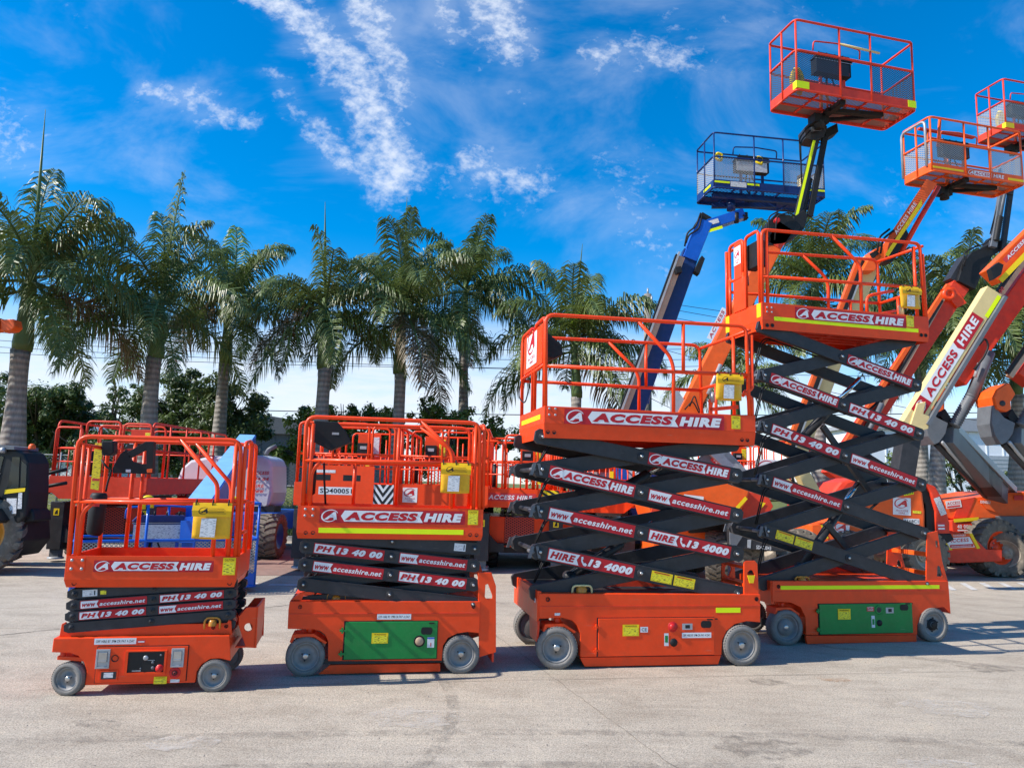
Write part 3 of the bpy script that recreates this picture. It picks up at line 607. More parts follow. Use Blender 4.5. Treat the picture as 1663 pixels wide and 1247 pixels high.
def palm(base, top, shaft, crown, Y, Lf, tw, seed, label, n=15, spear=None, vert=False, extra=()):
    rnd = random.Random(seed); A, B, S = at(*base, Y), at(*shaft, Y), at(*crown, Y)
    A.z = min(A.z, .2); A.x = A.x if base[1] > 690 else A.x
    n = int(n*.92); Lf *= 1.10
    t = thing('palm_tree', label, 'palm tree', (A.x, Y, A.z), group='royal palms along the yard edge')
    m = MB(); r = tw/2*Y/F_PX; pts, rs = [], []
    for i in range(15):
        s = i/14; c = A.lerp(B, s); pts.append(c+Vector((math.sin(s*3+seed)*.05, 0, 0))); rs.append(r*(1.12-.28*s+.16*math.sin(s*5.2+.6)) if s < .98 else r*.80)
    m.tube(pts, rs, 'trunk', 20); m.build('trunk', t, world=True)
    m = MB(); c0 = B+Vector((0, 0, -.03)); H = (S-B); m.tube([c0, c0+H*.08, c0+H*.3, c0+H*.7, c0+H*1.0], [r*.80, r*.86, r*.72, r*.55, r*.30], 'shaft', 16); m.build('crownshaft', t, world=True)
    m = MB(); top_ = B+H*.88
    for i in range(n):
        az = i*2.399+rnd.uniform(-.25, .25)+seed; q = i/(n-1); el = R_(-20+98*q**1.05+rnd.uniform(-13, 13))
        mat = 'palm'
        if q < .07 and seed % 2: mat = 'palmd'
        frond(m, top_+Vector((0, 0, -.25*(1-q))), az, el, Lf*(1.0-.18*q)*rnd.uniform(.9, 1.08), rnd, rnd.uniform(1.15, 1.85), mat)
    for (az, el, L, mat, dr) in extra: frond(m, top_, az, R_(el), L, rnd, dr, mat)
    for i in range(2): frond(m, top_-H*.2, seed*1.3+i*2.7, R_(rnd.uniform(-30, -8)), Lf*.85, rnd, rnd.uniform(1.0, 1.5), 'palmd' if (i == 0 and seed % 3 == 0) else 'palm')
    if vert: frond(m, top_, .6, R_(86), Lf*1.05, rnd, .12, 'palm', .40)
    m.build('crown', t, world=True, raw=True)
    if spear:
        e = at(*spear, Y); m = MB(); m.tube([S, S.lerp(e, .5), e], [.055, .045, .006], 'shaft', 6); m.build('spear_leaf', t, world=True)
palm((18, 728), 0, (36, 568), (54, 425), 19, 3.5, 37, 1, 'royal palm at the left edge, the tallest, with a long dark spear leaf', 17, (74, 178), extra=[(-.3, 62, 3.6, 'palm', 1.9), (-.7, 10, 3.2, 'palm', 1.2)])
palm((240, 728), 0, (253, 580), (262, 475), 21.5, 3.5, 31, 2, 'royal palm with one upright feathery frond, second from the left', 16, None, True, extra=[(3.3, 8, 3.6, 'palm', 1.3)])
palm((358, 728), 0, (366, 590), (376, 470), 25, 3.2, 24, 3, 'slim royal palm, third from the left, with browned lower fronds', 16, extra=[(1.5, 78, 3.0, 'palmy', .5), (3.6, -20, 2.8, 'palmd', .9)])
palm((523, 728), 0, (526, 598), (528, 482), 23.5, 3.3, 28, 4, 'royal palm with a pale thin spear leaf and a dead brown frond', 16, (528, 328), extra=[(3.4, -25, 3.2, 'palmd', 1.2), (3.1, 22, 3.7, 'palm', 1.4)])
palm((645, 728), 0, (648, 606), (655, 485), 24.5, 3.6, 25, 5, 'royal palm with a bright green crownshaft and a tall spear leaf', 18, (661, 320), extra=[(5.6, -5, 2.4, 'palm', 1.3), (2.6, 60, 3.8, 'palm', 1.4)])
palm((751, 728), 0, (752, 570), (757, 452), 27, 3.6, 20, 6, 'royal palm with a slim straight trunk between the two lift platforms', 17, extra=[(.3, 22, 3.8, 'palm', 1.3), (1.0, 75, 2.4, 'palmy', .6)])
palm((935, 760), 0, (937, 645), (932, 535), 24, 3.6, 22, 7, 'royal palm behind the raised platform with a yellow green young frond', 17, (946, 396), extra=[(-1.2, 50, 2.2, 'palmy', 1.0), (.1, 45, 3.0, 'palm', 1.7), (.6, 20, 3.0, 'palm', 1.3)])
palm((1329, 760), 0, (1330, 600), (1322, 430), 24, 3.3, 24, 8, 'royal palm behind the tallest scissor platform', 17, (1316, 345), extra=[(.25, 52, 3.6, 'palm', 1.2), (3.0, 45, 2.2, 'palmy', 1.3)])
palm((1497, 800), 0, (1497, 600), (1494, 470), 26, 3.3, 20, 9, 'royal palm on the left of the pair right of the tall scissor lift', 16)
palm((1521, 800), 0, (1524, 620), (1575, 500), 24, 3.5, 23, 10, 'royal palm on the right of the pair right of the tall scissor lift', 17)
palm((1648, 800), 0, (1650, 640), (1652, 500), 25, 3.4, 24, 11, 'royal palm at the right edge behind the grey riser', 16)
palm((1198, 800), 0, (1195, 690), (1192, 590), 29, 3.0, 20, 12, 'far royal palm low behind the arms of the tall scissor lift', 14)

# ---- broadleaf trees
def blobtree(name, label, blobs, Y, mat, seed, dens=1., leaf=.16, cat='tree', trunk_px=None, group=None, ground=.6):
    rnd = random.Random(seed); m = MB(); cs = []
    for (px, py, rpx) in blobs:
        c = at(px, py, Y+rnd.uniform(-.8, 1.2)); r = rpx*Y/F_PX; cs.append((c, r))
        nb = max(5, int(10*dens))
        for k in range(nb):
            th, ph = rnd.uniform(0, 6.28), math.acos(rnd.uniform(-.75, 1)); rr = r*rnd.uniform(.35, 1.12)
            cc = c+Vector((math.cos(th)*math.sin(ph)*rr, math.sin(th)*math.sin(ph)*rr, math.cos(ph)*rr*.85)); r2 = r*rnd.uniform(.18, .42)
            for _ in range(int(150*dens*max(.3, min(1.6, (r2/.5)**1.3)))):
                v = Vector((rnd.gauss(0, 1), rnd.gauss(0, 1), rnd.gauss(0, .8))); v = v.normalized()*r2*rnd.random()**.4*rnd.choice((1, 1, 1, 1.3)); p = cc+v
                n = (v.normalized()+Vector((rnd.uniform(-.8, .8), rnd.uniform(-.8, .8), rnd.uniform(-.3, 1)))).normalized(); a = n.orthogonal().normalized(); a = Matrix.Rotation(rnd.uniform(0, 6.28), 3, n) @ a; b = n.cross(a)
                s = leaf*rnd.uniform(.6, 1.25); k0 = len(m.v)
                m.v += [p-a*s*.55, p+b*s*.24-n*s*.05, p+a*s*.55, p-b*s*.24-n*s*.05]; m.f.append([k0, k0+1, k0+2, k0+3]); m.mm.append(0); m.sm.append(False)
    m.mats = [M[mat]]
    bx = sum(c.x for c, r in cs)/len(cs); t = thing(name, label, cat, (bx, Y, ground), group=group)
    tr = MB(); base = Vector((bx, Y, ground)); lowz = min(c.z-r*.3 for c, r in cs); fork = base+Vector((0, 0, max(.4, (lowz-ground)*.6)))
    tr.tube([base, base.lerp(fork, .5)+Vector((.06, 0, 0)), fork], [.17, .14, .12], 'bark', 8)
    for c, r in cs:
        mid = fork.lerp(c, .5)+Vector((rnd.uniform(-.2, .2), 0, rnd.uniform(-.1, .3))); tr.tube([fork, mid, c], [.09, .06, .025], 'bark', 6)
        for _ in range(3): e = c+Vector((rnd.uniform(-1, 1), rnd.uniform(-1, 1), rnd.uniform(0, 1)))*r*.8; tr.tube([mid, mid.lerp(e, .6)+Vector((0, 0, .1)), e], [.04, .025, .01], 'bark', 5)
    tr.build('trunk', t, world=True); m.build('crown', t, world=True, raw=True)
G1 = 'broadleaf trees beyond the yard'
blobtree('broadleaf_tree', 'dark rounded tree at the left edge behind the tallest palm', [(-10, 650, 60), (60, 655, 50), (100, 680, 55), (30, 700, 60), (130, 690, 38), (75, 725, 45), (150, 720, 32), (110, 650, 30)], 29, 'leaf', 21, 1.7, .17, group=G1)
blobtree('broadleaf_tree', 'thin branched tree just left of the second palm', [(195, 640, 26), (180, 680, 36), (215, 690, 40), (150, 735, 40), (110, 740, 45), (205, 725, 36), (250, 745, 30)], 28, 'leaf', 22, 1.1, .15, group=G1)
blobtree('broadleaf_tree', 'large dark spreading tree behind the first scissor lift', [(300, 655, 55), (340, 640, 40), (395, 665, 45), (270, 700, 50), (370, 710, 55), (415, 700, 35), (320, 745, 45), (240, 660, 35), (280, 750, 40), (395, 745, 34), (345, 690, 50), (300, 620, 25)], 27, 'leaf', 23, 1.7, .16, group=G1)
blobtree('broadleaf_tree', 'bright green leafy tree above the second lift guardrail', [(500, 688, 34), (535, 678, 28), (575, 680, 30), (612, 680, 30), (640, 696, 32), (488, 738, 34), (560, 715, 36), (465, 735, 24), (600, 730, 36)], 25.5, 'leafb', 24, 1.4, .15, group=G1)
blobtree('broadleaf_tree', 'bright green tree with a pointed top right of the second lift', [(698, 668, 24), (695, 698, 36), (740, 690, 34), (785, 698, 36), (812, 712, 28), (760, 735, 42), (660, 715, 32), (715, 740, 40)], 26, 'leafb', 25, 1.4, .15, group=G1)
blobtree('broadleaf_tree', 'far small tree between the dark tree and the second lift', [(440, 700, 16), (455, 706, 14)], 60, 'leaf', 26, .8, .25, group=G1)
blobtree('broadleaf_tree', 'shaded tree seen through the arms of the third scissor lift', [(905, 745, 34), (950, 760, 34), (870, 735, 24), (1000, 770, 34), (850, 760, 30), (1060, 775, 34), (1110, 770, 30)], 27, 'leaf', 27, 1.4, .15, group=G1)
G2 = 'clipped green bushes by the warehouse'
for i, (bl, lb) in enumerate([([(1455, 760, 26), (1480, 762, 26), (1500, 770, 26)], 'rounded bush left of the twin palm trunks'), ([(1535, 765, 28), (1560, 780, 26), (1585, 790, 22)], 'rounded bush right of the twin palm trunks'),
     ([(1300, 760, 18), (1330, 765, 22), (1355, 770, 18), (1270, 770, 20)], 'low bush seen between the arms of the tall lift'), ([(1632, 775, 16), (1655, 780, 20)], 'small bush at the right edge by the warehouse door'), ([(1420, 772, 18), (1400, 778, 14)], 'small bush behind the round orange engine hood'), ([(1700, 770, 30), (1740, 765, 30)], 'bush just outside the right side of the yard')]):
    blobtree('bush', lb, bl, 34+i, 'leafb' if i % 2 == 0 else 'leaf', 40+i, .9, .17, 'bush', group=G2, ground=.9)
# ================================================================== SCISSOR LIFTS (front row)
class Frame:
    def __init__(s, a, b):
        s.A, s.B = onz(*a), onz(*b); d = s.B-s.A; s.wb = d.length; s.u = d.normalized(); s.yaw = math.atan2(d.y, d.x); s.n = Vector((-s.u.y, s.u.x, 0))
    def loc(s, px, py, y=0.):
        d = _ray(px, py); C0 = Vector((0, 0, CAM_H)); t = (y-s.n.dot(C0-s.A))/s.n.dot(d); p = C0+d*t
        return (s.u.dot(p-s.A), p.z)
FR = {1: Frame((106, 1131), (345, 1124)), 2: Frame((493, 1099), (748, 1094)), 3: Frame((905, 1087), (1206, 1081)), 4: Frame((1279, 1048), (1518, 1042))}
def Z(k, ox, oy, sc, y=0.):      # reads points measured on an enlarged crop into the lift's own front plane
    def f(*pts): return [FR[k].loc(ox+a/sc, oy+b/sc, y) for a, b in pts]
    return f
FRONT = lambda x, z, y=0.: plane((x, y, z), (1, 0, 0), (0, 0, 1))
def box_decal(parent, name, x, z, w, h, mat, y, **kw):
    m = MB(); m.box(x, x+w, y-.002, y, z, z+h, mat); return m.build(name, parent, **kw)
def hole_disc(m, x, z, r, y): m.lathe((x, y, z), [(r, -.004), (r*.8, -.004), (r*.78, .001), (0, .001)], 'black', 16)
def ysticker(parent, x, z, w, h, y, head='CAUTION'):
    m = MB(); P = FRONT(x, z, y-.001); m.rect(P, 0, 0, w, h, 'yel2', .002); m.rect(P, w*.07, h*.05, w*.86, h*.68, 'ysticker', .003)
    m.text(P, head, w*.14, h*.80, w*.72, h*.13, 'txtk', .004, .01, 0); return m.build('caution_sticker', parent)
def offhire(parent, x, z, w, h, y):
    m = MB(); P = FRONT(x, z, y); m.rect(P, 0, 0, w, h, 'white', .002); m.text(P, 'OFF HIRE BY 3PM OR PAY A DAY', w*.04, h*.28, w*.92, h*.44, 'txtk', .003, .01, 0); return m.build('notice_sticker', parent)
def arms(root, k, W, lv, xl, xr, down, h, signs, ya=.03, t=.045, gap=.012, out=.05, tubes=True, ws=.78):
    """levels lv; 'down' = the outer arm falls from left to right"""
    n = len(lv)-1
    for side in (0, 1):
        for i in range(n):
            for inner in (0, 1):
                dn = down != bool(inner)
                za, zb = (lv[i+1], lv[i]) if dn else (lv[i], lv[i+1])
                A, B = Vector((xl, 0, za)), Vector((xr, 0, zb)); d = (B-A).normalized(); u = Vector((-d.z, 0, d.x))
                y0 = ya+(t+gap)*inner
                if side: y0 = W-y0-t
                m = MB(); r = h/2; a, b = A-d*out, B+d*out
                c = [a+u*r*.6, a+u*r+d*.03, b+u*r-d*.03, b+u*r*.6, b-u*r*.6, b-u*r-d*.03, a-u*r+d*.03, a-u*r*.6]
                m.prism([(p.x, p.z) for p in c], y0, y0+t, 'char')
                yf = y0
                if not side and not inner:
                    for q in (A, B, (A+B)/2):
                        m.lathe((q.x, yf, q.z), [(h*.27, 0), (h*.27, -.010), (h*.17, -.010), (h*.17, -.022), (0, -.022)], 'char', 16); m.lathe((q.x, yf-.0221, q.z), [(h*.10, 0), (h*.08, -.004), (0, -.004)], 'steel' if h > .1 else 'black', 10)
                    for s_ in (u*r*.93, -u*r*.93): m.beam(a+d*.05+s_+Vector((0, yf-.001, 0)), b-d*.05+s_+Vector((0, yf-.001, 0)), .004, h*.05, 'char')
                o = m.build('scissor_arm', root, bevel=.004)
                if not side and not inner and signs:
                    Lh = (B-A).length/2
                    for half in (0, 1):
                        sg = signs[i][half]
                        if not sg: continue
                        w = Lh*ws; hh = h*.80; c0 = A+d*(Lh*half+Lh*(1-ws)*.52)
                        if sg in 'AWPH':
                            P = plane(c0-u*hh/2+Vector((0, yf-.002, 0)), d, u); mm = MB(); sign(mm, P, w, hh, sg); mm.build('hire_sticker', o)
                        elif sg == 'y':
                            for q in range(2):
                                P = plane(c0-u*hh*.42+d*(.03+q*w*.27)+Vector((0, yf-.002, 0)), d, u); mm = MB(); mm.rect(P, 0, 0, w*.25, hh*.84, 'yel2', .002); mm.rect(P, w*.01, hh*.06, w*.23, hh*.55, 'ysticker', .003); mm.rect(P, w*.03, hh*.70, w*.18, hh*.08, 'dred', .003); mm.build('caution_sticker', o)
                        elif sg == 's':
                            P = plane(c0-u*hh*.40+d*(w*.02)+Vector((0, yf-.002, 0)), d, u); mm = MB(); mm.rect(P, 0, 0, .10, hh*.8, 'paper', .002); mm.rect(P, .008, hh*.12, .06, hh*.5, 'wsticker', .003); mm.rect(P, .078, hh*.12, .008, hh*.56, 'txtk', .003); mm.rect(P, .12, hh*.1, .04, hh*.5, 'ysticker', .002); mm.build('pinch_sticker', o)
                        elif sg == 't':
                            P = plane(c0+d*(w*.80)-u*hh*.36+Vector((0, yf-.002, 0)), d, u); mm = MB(); mm.rect(P, 0, 0, .10, hh*.75, 'paper', .002); mm.rect(P, .008, hh*.12, .06, hh*.5, 'wsticker', .003); mm.rect(P, .082, hh*.12, .008, hh*.52, 'txtk', .003); mm.build('pinch_sticker', o)
    for i in range(n):       # hydraulic and electric lines looped along the stack
        z0, z1 = lv[i], lv[i+1]; dz = z1-z0; sg = 1 if i % 2 else -1; yy = W*.42
        for q in range(2 if h > .1 else 1):
            m = MB(); o = .03*q; m.tube(fillet([(xl+.05, yy+o, z0+dz*.1), (xl+.18, yy+o, z0+dz*.9+o), (xl+.55, yy+o, z0+dz*.75), ((xl+xr)/2, yy+o, z0+dz*.5+o), (xr-.55, yy+o, z0+dz*(.5-.2*sg)), (xr-.15, yy+o, z1-dz*.15)], .14, 5), .0085, 'black', 6); m.build('hose', root)
    if h > .13:      # lug plates and rollers at the left joints
        for i in range(1, n):
            for y in (ya-.018, W-ya+.006):
                m = MB(); z = lv[i]; q = h*.5
                m.prism([(xl-.115, z-q*.75), (xl-.085, z-q*.75), (xl-.055, z+q*.75), (xl-.085, z+q*.75)], y, y+.012, 'grey'); m.build('lug_plate', root)
                m = MB(); m.prism([(xl-.045, z+q*.75), (xl-.020, z+q*.75), (xl+.005, z-q*.75), (xl-.020, z-q*.75)], y, y+.012, 'grey'); m.build('lug_plate', root)
            m = MB(); m.cyl((xl-.07, ya-.01, lv[i]), (xl-.07, ya+.16, lv[i]), h*.13, 'grey', 12); m.build('roller', root)
    if tubes:
        for i in range(1, n+1):
            for x in (xl, xr):
                if i == n: continue
                m = MB(); m.cyl((x, ya+.02, lv[i]), (x, W-ya-.02, lv[i]), h*.16, 'char', 10); m.build('cross_tube', root)
        for i in range(n):
            m = MB(); zc = (lv[i]+lv[i+1])/2; m.cyl(((xl+xr)/2, ya+.05, zc), ((xl+xr)/2, W-ya-.05, zc), h*.13, 'char', 10); m.build('cross_tube', root)
def guard(root, W, front, back, ends, r=.018, mats='red', sq=True):
    for y, spec, nm in ((.02, front, 'guardrail'), (W-.02, back, 'guardrail')):
        m = MB()
        for pts, fr in spec: m.tube(fillet([(x, y, z) for x, z in pts], fr) if fr else [(x, y, z) for x, z in pts], r, mats, 8)
        m.build(nm, root)
    for e in ends:
        m = MB()
        for pts, fr in e: m.tube(fillet(pts, fr) if fr else pts, r*.95, mats, 8)
        m.build('end_rail', root)
def toeboard(root, x0, x1, W, z0, z1, skirt=.06, inset=.02, under='red'):
    m = MB(); t = .018; zs = z0+skirt
    m.prism([(x0, zs), (x1, zs), (x1, z1), (x0, z1)], 0, t, 'red'); m.prism([(x0, zs), (x1, zs), (x1, z1), (x0, z1)], W-t, W, 'red')
    m.box(x0, x0+t, t, W-t, zs, z1, 'red'); m.box(x1-t, x1, t, W-t, zs, z1, 'red')
    m.build('toe_board', root, bevel=.003)
    m = MB()      # folded lower edge that turns in under the deck
    a, b = (x0, x1), (x0+inset, x1-inset)
    V = [(a[0], 0, zs), (a[1], 0, zs), (a[1], W, zs), (a[0], W, zs), (b[0], inset, z0), (b[1], inset, z0), (b[1], W-inset, z0), (b[0], W-inset, z0)]
    m.add(V, [(0, 1, 5, 4), (1, 2, 6, 5), (2, 3, 7, 6), (3, 0, 4, 7)], 'red')
    m.build('deck_skirt', root)
    m = MB(); m.box(x0+t, x1-t, t, W-t, zs-.005, zs+.025, 'redd'); 
    for i in range(5): yy = W*(.15+.7*i/4); m.box(x0+.06, x1-.06, yy-.018, yy+.018, zs-.05, zs-.005, 'redd')
    for i in range(3): xx = x0+(x1-x0)*(.2+.3*i); m.box(xx-.02, xx+.02, inset+.02, W-inset-.02, zs-.045, zs-.0051, 'redd')
    k = int((x1-x0)/.055)
    for i in range(k): xx = x0+.05+(x1-x0-.1)*i/k; m.beam((xx, W*.1, zs+.027), (xx+.03, W*.9, zs+.027), .008, .004, 'redd')
    m.build('deck', root)
def boltplate(root, pts, y=0.):
    (x0, z1), (x1, z0) = pts; m = MB(); m.box(x0, x1, y-.005, y, z0, z1, 'red'); w, h = x1-x0, z1-z0
    for a in (.17, .83):
        for b in (.17, .83): m.lathe((x0+a*w, y-.005, z0+b*h), [(.011, 0), (.011, -.006), (0, -.006)], 'lgrey', 6)
    m.build('bolt_plate', root)
def pouch(name_label, root, x, z, w, h, y, tilt=0.):
    """document pouch hanging from the mid rail"""
    o = root.matrix_world if False else (Matrix.Translation(root.location) @ Matrix.Rotation(root.rotation_euler.z, 4, 'Z'))
    t = thing('document_pouch', name_label, 'pouch', o @ Vector((x, y, z)), root.rotation_euler.z, 'yellow document pouches')
    m = MB(); nx, nz = 8, 8; rnd = random.Random(int(x*100)); vs = []
    for d in (0, .018):
        for j in range(nz+1):
            for i in range(nx+1):
                a, b = i/nx, j/nz; bul = math.sin(a*math.pi)*math.sin(b*math.pi)*.022*(1-b*.5)+rnd.uniform(-.0025, .0025)
                vs.append((a*w+(.5-b)*tilt*w, -bul if not d else d+.2*bul, -b*h-.006*math.sin(a*math.pi)))
    n1 = (nx+1)*(nz+1); fs = []
    for q in (0, n1):
        for j in range(nz):
            for i in range(nx): a = q+j*(nx+1)+i; fs.append((a, a+1, a+nx+2, a+nx+1))
    rim = [i for i in range(nx+1)]+[j*(nx+1)+nx for j in range(1, nz+1)]+[nz*(nx+1)+i for i in range(nx-1, -1, -1)]+[j*(nx+1) for j in range(nz-1, 0, -1)]
    for i in range(len(rim)): a, b = rim[i], rim[(i+1) % len(rim)]; fs.append((a, b, b+n1, a+n1))
    m.add(vs, fs, 'pouchd', True); m.build('pocket', t)
    m = MB(); P = plane((0, -.030, -h), (1, 0, 0), (0, 0, 1))
    m.add([(-.004, -.014, .004), (w+.004, -.014, .004), (w+.006, -.034, -h*.20), (w+.002, -.030, -h*.37), (-.002, -.030, -h*.37), (-.006, -.034, -h*.20), (-.004, .006, .006), (w+.004, .006, .006)], [(0, 1, 2, 5), (5, 2, 3, 4), (0, 6, 7, 1)], 'pouch')
    ring_logo(m, plane((0, -.038, -h), (1, 0, 0), (0, 0, 1)), w*.16, h*.70, h*.19, 'txtk', .001); P2 = plane((0, -.038, -h), (1, 0, 0), (0, 0, 1))
    for q in range(4): m.rect(P2, w*.42, h*(.72+.045*q), w*(.46-.05*(q % 2)), h*.012, 'txtk', .001)
    m.build('flap', t)
    m = MB(); m.add([(w*.24, -.027, -h*.42), (w*.64, -.030, -h*.42), (w*.62, -.030, -h*.95), (w*.22, -.024, -h*.95)], [(0, 1, 2, 3)], 'form'); m.build('paper_form', t)
    m = MB()
    for q in (.06, .5, .92): m.tube([(w*q, -.016, -.02), (w*q, -.018, .012), (w*q, .008, .03), (w*q, .03, .0)], .005, 'black', 6)
    m.build('cable_tie', t); return t
def lift_root(k, label):
    f = FR[k]; return thing('scissor_lift', label, 'scissor lift', f.A, f.yaw, 'scissor lifts lined up in the front row')

# ------------------------------------------------------------------ LIFT 1 (smallest)
def lift1():
    W = .72; r = lift_root(1, 'smallest orange scissor lift, folded low, with black control panel and no green door'); q = Z(1, 60, 900, 4.1575); qp = Z(1, 60, 690, 4.1575)
    out = [FR[1].loc(*p) for p in [(82, 1060), (85, 1037), (372, 1032), (374, 1074), (356, 1070), (340, 1071), (327, 1079), (319, 1091), (316, 1109), (136, 1113.5), (139, 1090), (134, 1074), (124, 1065), (112, 1061)]]
    m = MB(); m.prism(out, .02, W-.02, 'red'); m.build('chassis', r, bevel=.006)
    m = MB(); t = [FR[1].loc(*p) for p in [(90, 1037), (94, 1016), (100, 1013), (108, 1020), (366, 1014), (369, 1009), (373, 1011), (374, 1033)]]
    m.prism(t, .07, .09, 'red'); m.prism(t, W-.09, W-.07, 'red'); m.box(t[0][0]+.02, t[0][0]+.04, .09, W-.09, .40, .47, 'red'); m.box(1.04, 1.06, .09, W-.09, .40, .47, 'red'); m.build('tray', r, bevel=.003)
    (a, b), (c, d) = q((385, 870), (1020, 620)); m = MB(); m.box(a-.006, c+.006, .0165, .02, b-.004, d+.006, 'black'); m.box(a, c, .008, .0165, b, d, 'red'); dr = m.build('equipment_door', r, bevel=.002)
    for x0, x1, z1, z0 in ((390, 497, 640, 772), (900, 998, 633, 762)):
        (a, b), (c, d) = q((x0, z0), (x1, z1)); m = MB(); m.prism([(a, b), (c, b), (c, d), (a, d)], -.002, .008, 'lgrey', holes=[[(a+.014, b+.014), (c-.014, b+.014), (c-.014, d-.014), (a+.014, d-.014)]]); m.box(a+.014, c-.014, .002, .007, b+.014, d-.014, 'lgrey'); mz = b+(d-b)*.42
        m.prism([(a+.018, mz), (c-.018, mz), (c-.018, d-.018), (a+.018, d-.018)], -.006, .002, 'steel'); m.box(a+.018, c-.018, -.010, .002, mz-.008, mz+.002, 'steel'); m.build('latch', dr, bevel=.002)
    (a, b), (c, d) = q((585, 812), (880, 645)); m = MB(); m.prism([(a, b), (c, b), (c, d), (a, d)], -.006, .008, 'red', holes=[[(a+.02, b+.014), (c-.014, b+.014), (c-.014, d-.008), (a+.02, d-.008)]]); m.box(a+.02, c-.014, .003, .0075, b+.014, d-.008, 'txtk'); pn = m.build('control_panel', r)
    m = MB(); cx, cz = q((827, 768))[0]; m.lathe((cx, .003, cz), [(.027, 0), (.027, -.008), (.014, -.008), (.014, -.016), (.024, -.022), (.022, -.03), (0, -.033)], 'ered', 20); m.build('emergency_button', pn)
    m = MB()
    for X, Y, rr in ((735, 698, .018), (782, 728, .010), (838, 678, .008), (782, 765, .012), (700, 770, .006)): cx, cz = q((X, Y))[0]; m.lathe((cx, .003, cz), [(rr, 0), (rr, -.006), (rr*.7, -.01), (0, -.01)], 'lgrey' if rr > .015 else 'grey', 12)
    P = FRONT(*q((640, 790))[0], .002); m.rect(P, 0, 0, .06, .008, 'lgrey', .001); m.rect(P, .10, .075, .05, .004, 'lgrey', .001); m.build('knob', pn)
    for X, Y in ((590, 650), (735, 645), (880, 722), (870, 810), (718, 815), (585, 795)): pass
    (a, b), (c, d) = q((418, 850), (548, 782)); m = MB(); m.box(a, c, -.002, .008, b, d, 'red'); m.box(a+.012, c-.01, -.004, -.0015, b+.008, d-.008, 'char'); m.box(a+.03, c-.03, -.0055, -.0035, b+.018, d-.014, 'wsticker'); m.build('charger_display', r)
    m = MB(); cx, cz = q((930, 800))[0]; m.lathe((cx, .008, cz), [(.04, 0), (.04, -.004), (.024, -.004), (.02, -.001), (.012, -.002), (.01, -.012), (0, -.012)], 'ered', 20); m.lathe((cx, .0079, cz), [(.018, -.010), (0, -.0135)], 'black', 12); cx, cz = q((525, 703))[0]; hole_disc(m, cx, cz, .025, .008); m.build('port', dr)
    (a, b), (c, d) = q((785, 876), (878, 824)); ysticker(r, a, b, c-a, d-b, .007, 'WARNING')
    (a, b), (c, d) = q((897, 866), (962, 843)); box_decal(r, 'notice_sticker', a, b, c-a, d-b, 'wsticker', .0075)
    (a, b), (c, d) = q((380, 612), (668, 566)); offhire(r, a, b, c-a, d-b, .0195); (a, b), (c, d) = q((672, 602), (728, 580)); m = MB(); m.rect(FRONT(a, b, .0195), 0, 0, c-a, d-b, 'dred2', .002); m.rect(FRONT(a, b, .0195), .006, .006, c-a-.012, .008, 'white', .003); m.build('small_sticker', r)
    m = MB()
    for X, Y in ((200, 512), (1268, 497), (1180, 505)): cx, cz = q((X, Y))[0]; hole_disc(m, cx, cz, .014, .069)
    m.build('pin_hole', r)
    # amber beacon with guard
    cx, cz = q((1178, 462))[0]; m = MB(); m.lathe((cx, .05, cz-.03), [(.03, 0), (.03, .02), (.024, .045), (0, .05)], 'amber', 16, axis='z'); b_ = m.build('beacon', r)
    m = MB(); m.tube(fillet([(cx-.055, .04, cz-.05), (cx-.055, .04, cz+.03), (cx+.055, .04, cz+.03), (cx+.055, .04, cz-.05)], .045, 6), .008, 'amber', 8); m.build('guard', b_)
    # step frame at the right end
    (a, b), (c, d), (e, g), (h_, i_), (j, l), (o1, o2) = q((1345, 440), (1400, 375), (1478, 372), (1468, 655), (1395, 652), (1345, 500))
    m = MB(); hx, hz = q((1412, 512))[0]; m.prism([(a, b), (c, d), (e, g), (h_, i_), (j, l), (o1, o2)], .12, .135, 'red', holes=[circ(hx, hz, .03, 18)]); m.prism([(a, b), (c, d), (e, g), (h_, i_), (j, l), (o1, o2)], W-.135, W-.12, 'red', holes=[circ(hx, hz, .03, 18)])
    m.box(e-.012, e+.003, .12, W-.12, i_, g, 'red'); m.box(a-.01, e, .14, W-.14, i_, i_+.012, 'red'); m.box(a-.01, e, .14, W-.14, d-.08, d-.065, 'redd'); m.build('step_frame', r, bevel=.003)
    # caster fork and wheels
    m = MB(); m.cyl((0.02, .10, .30), (.02, .10, .20), .03, 'red'); m.prism([(-.09, .275), (.10, .262), (.16, .215), (.14, .20), (.08, .236), (-.09, .250)], .03, .16, 'red'); m.cyl((.09, .05, .31), (.09, .05, .27), .018, 'red'); m.cyl((-.06, .05, .30), (-.06, .05, .27), .018, 'redd'); m.build('steering_fork', r, bevel=.003)
    wheel_small(r, (0.0, .055, .115), .115, .085, R_(-16)); wheel_small(r, (.996, .04, .115), .115, .08); wheel_small(r, (0, W-.05, .115), .115, -.08); wheel_small(r, (.996, W-.04, .115), .115, -.08)
    arms(r, 1, W, [.47, .549, .627, .709, .785], -.024, 1.058, False, .074, [('', ''), ('P', 'W'), ('W', 'P'), ('s', '')], ya=.05, t=.035, tubes=True, ws=.84)
    toeboard(r, -.09, 1.105, W, .762, .99, .055, .016)
    boltplate(r, qp((222, 896), (320, 985)))
    (a, b), (c, d) = qp((380, 990), (1195, 917)); m = MB(); sign(m, FRONT(a, b), c-a, d-b, 'A'); m.build('hire_sticker', r)
    (a, b), (c, d) = qp((1250, 1012), (1345, 896)); ysticker(r, a, b, c-a, d-b, 0)
    m = MB(); 
    for X in (248, 1300): cx, cz = qp((X, 1070))[0]; hole_disc(m, cx, cz, .016, .010)
    m.build('pin_hole', r)
    gz = .985
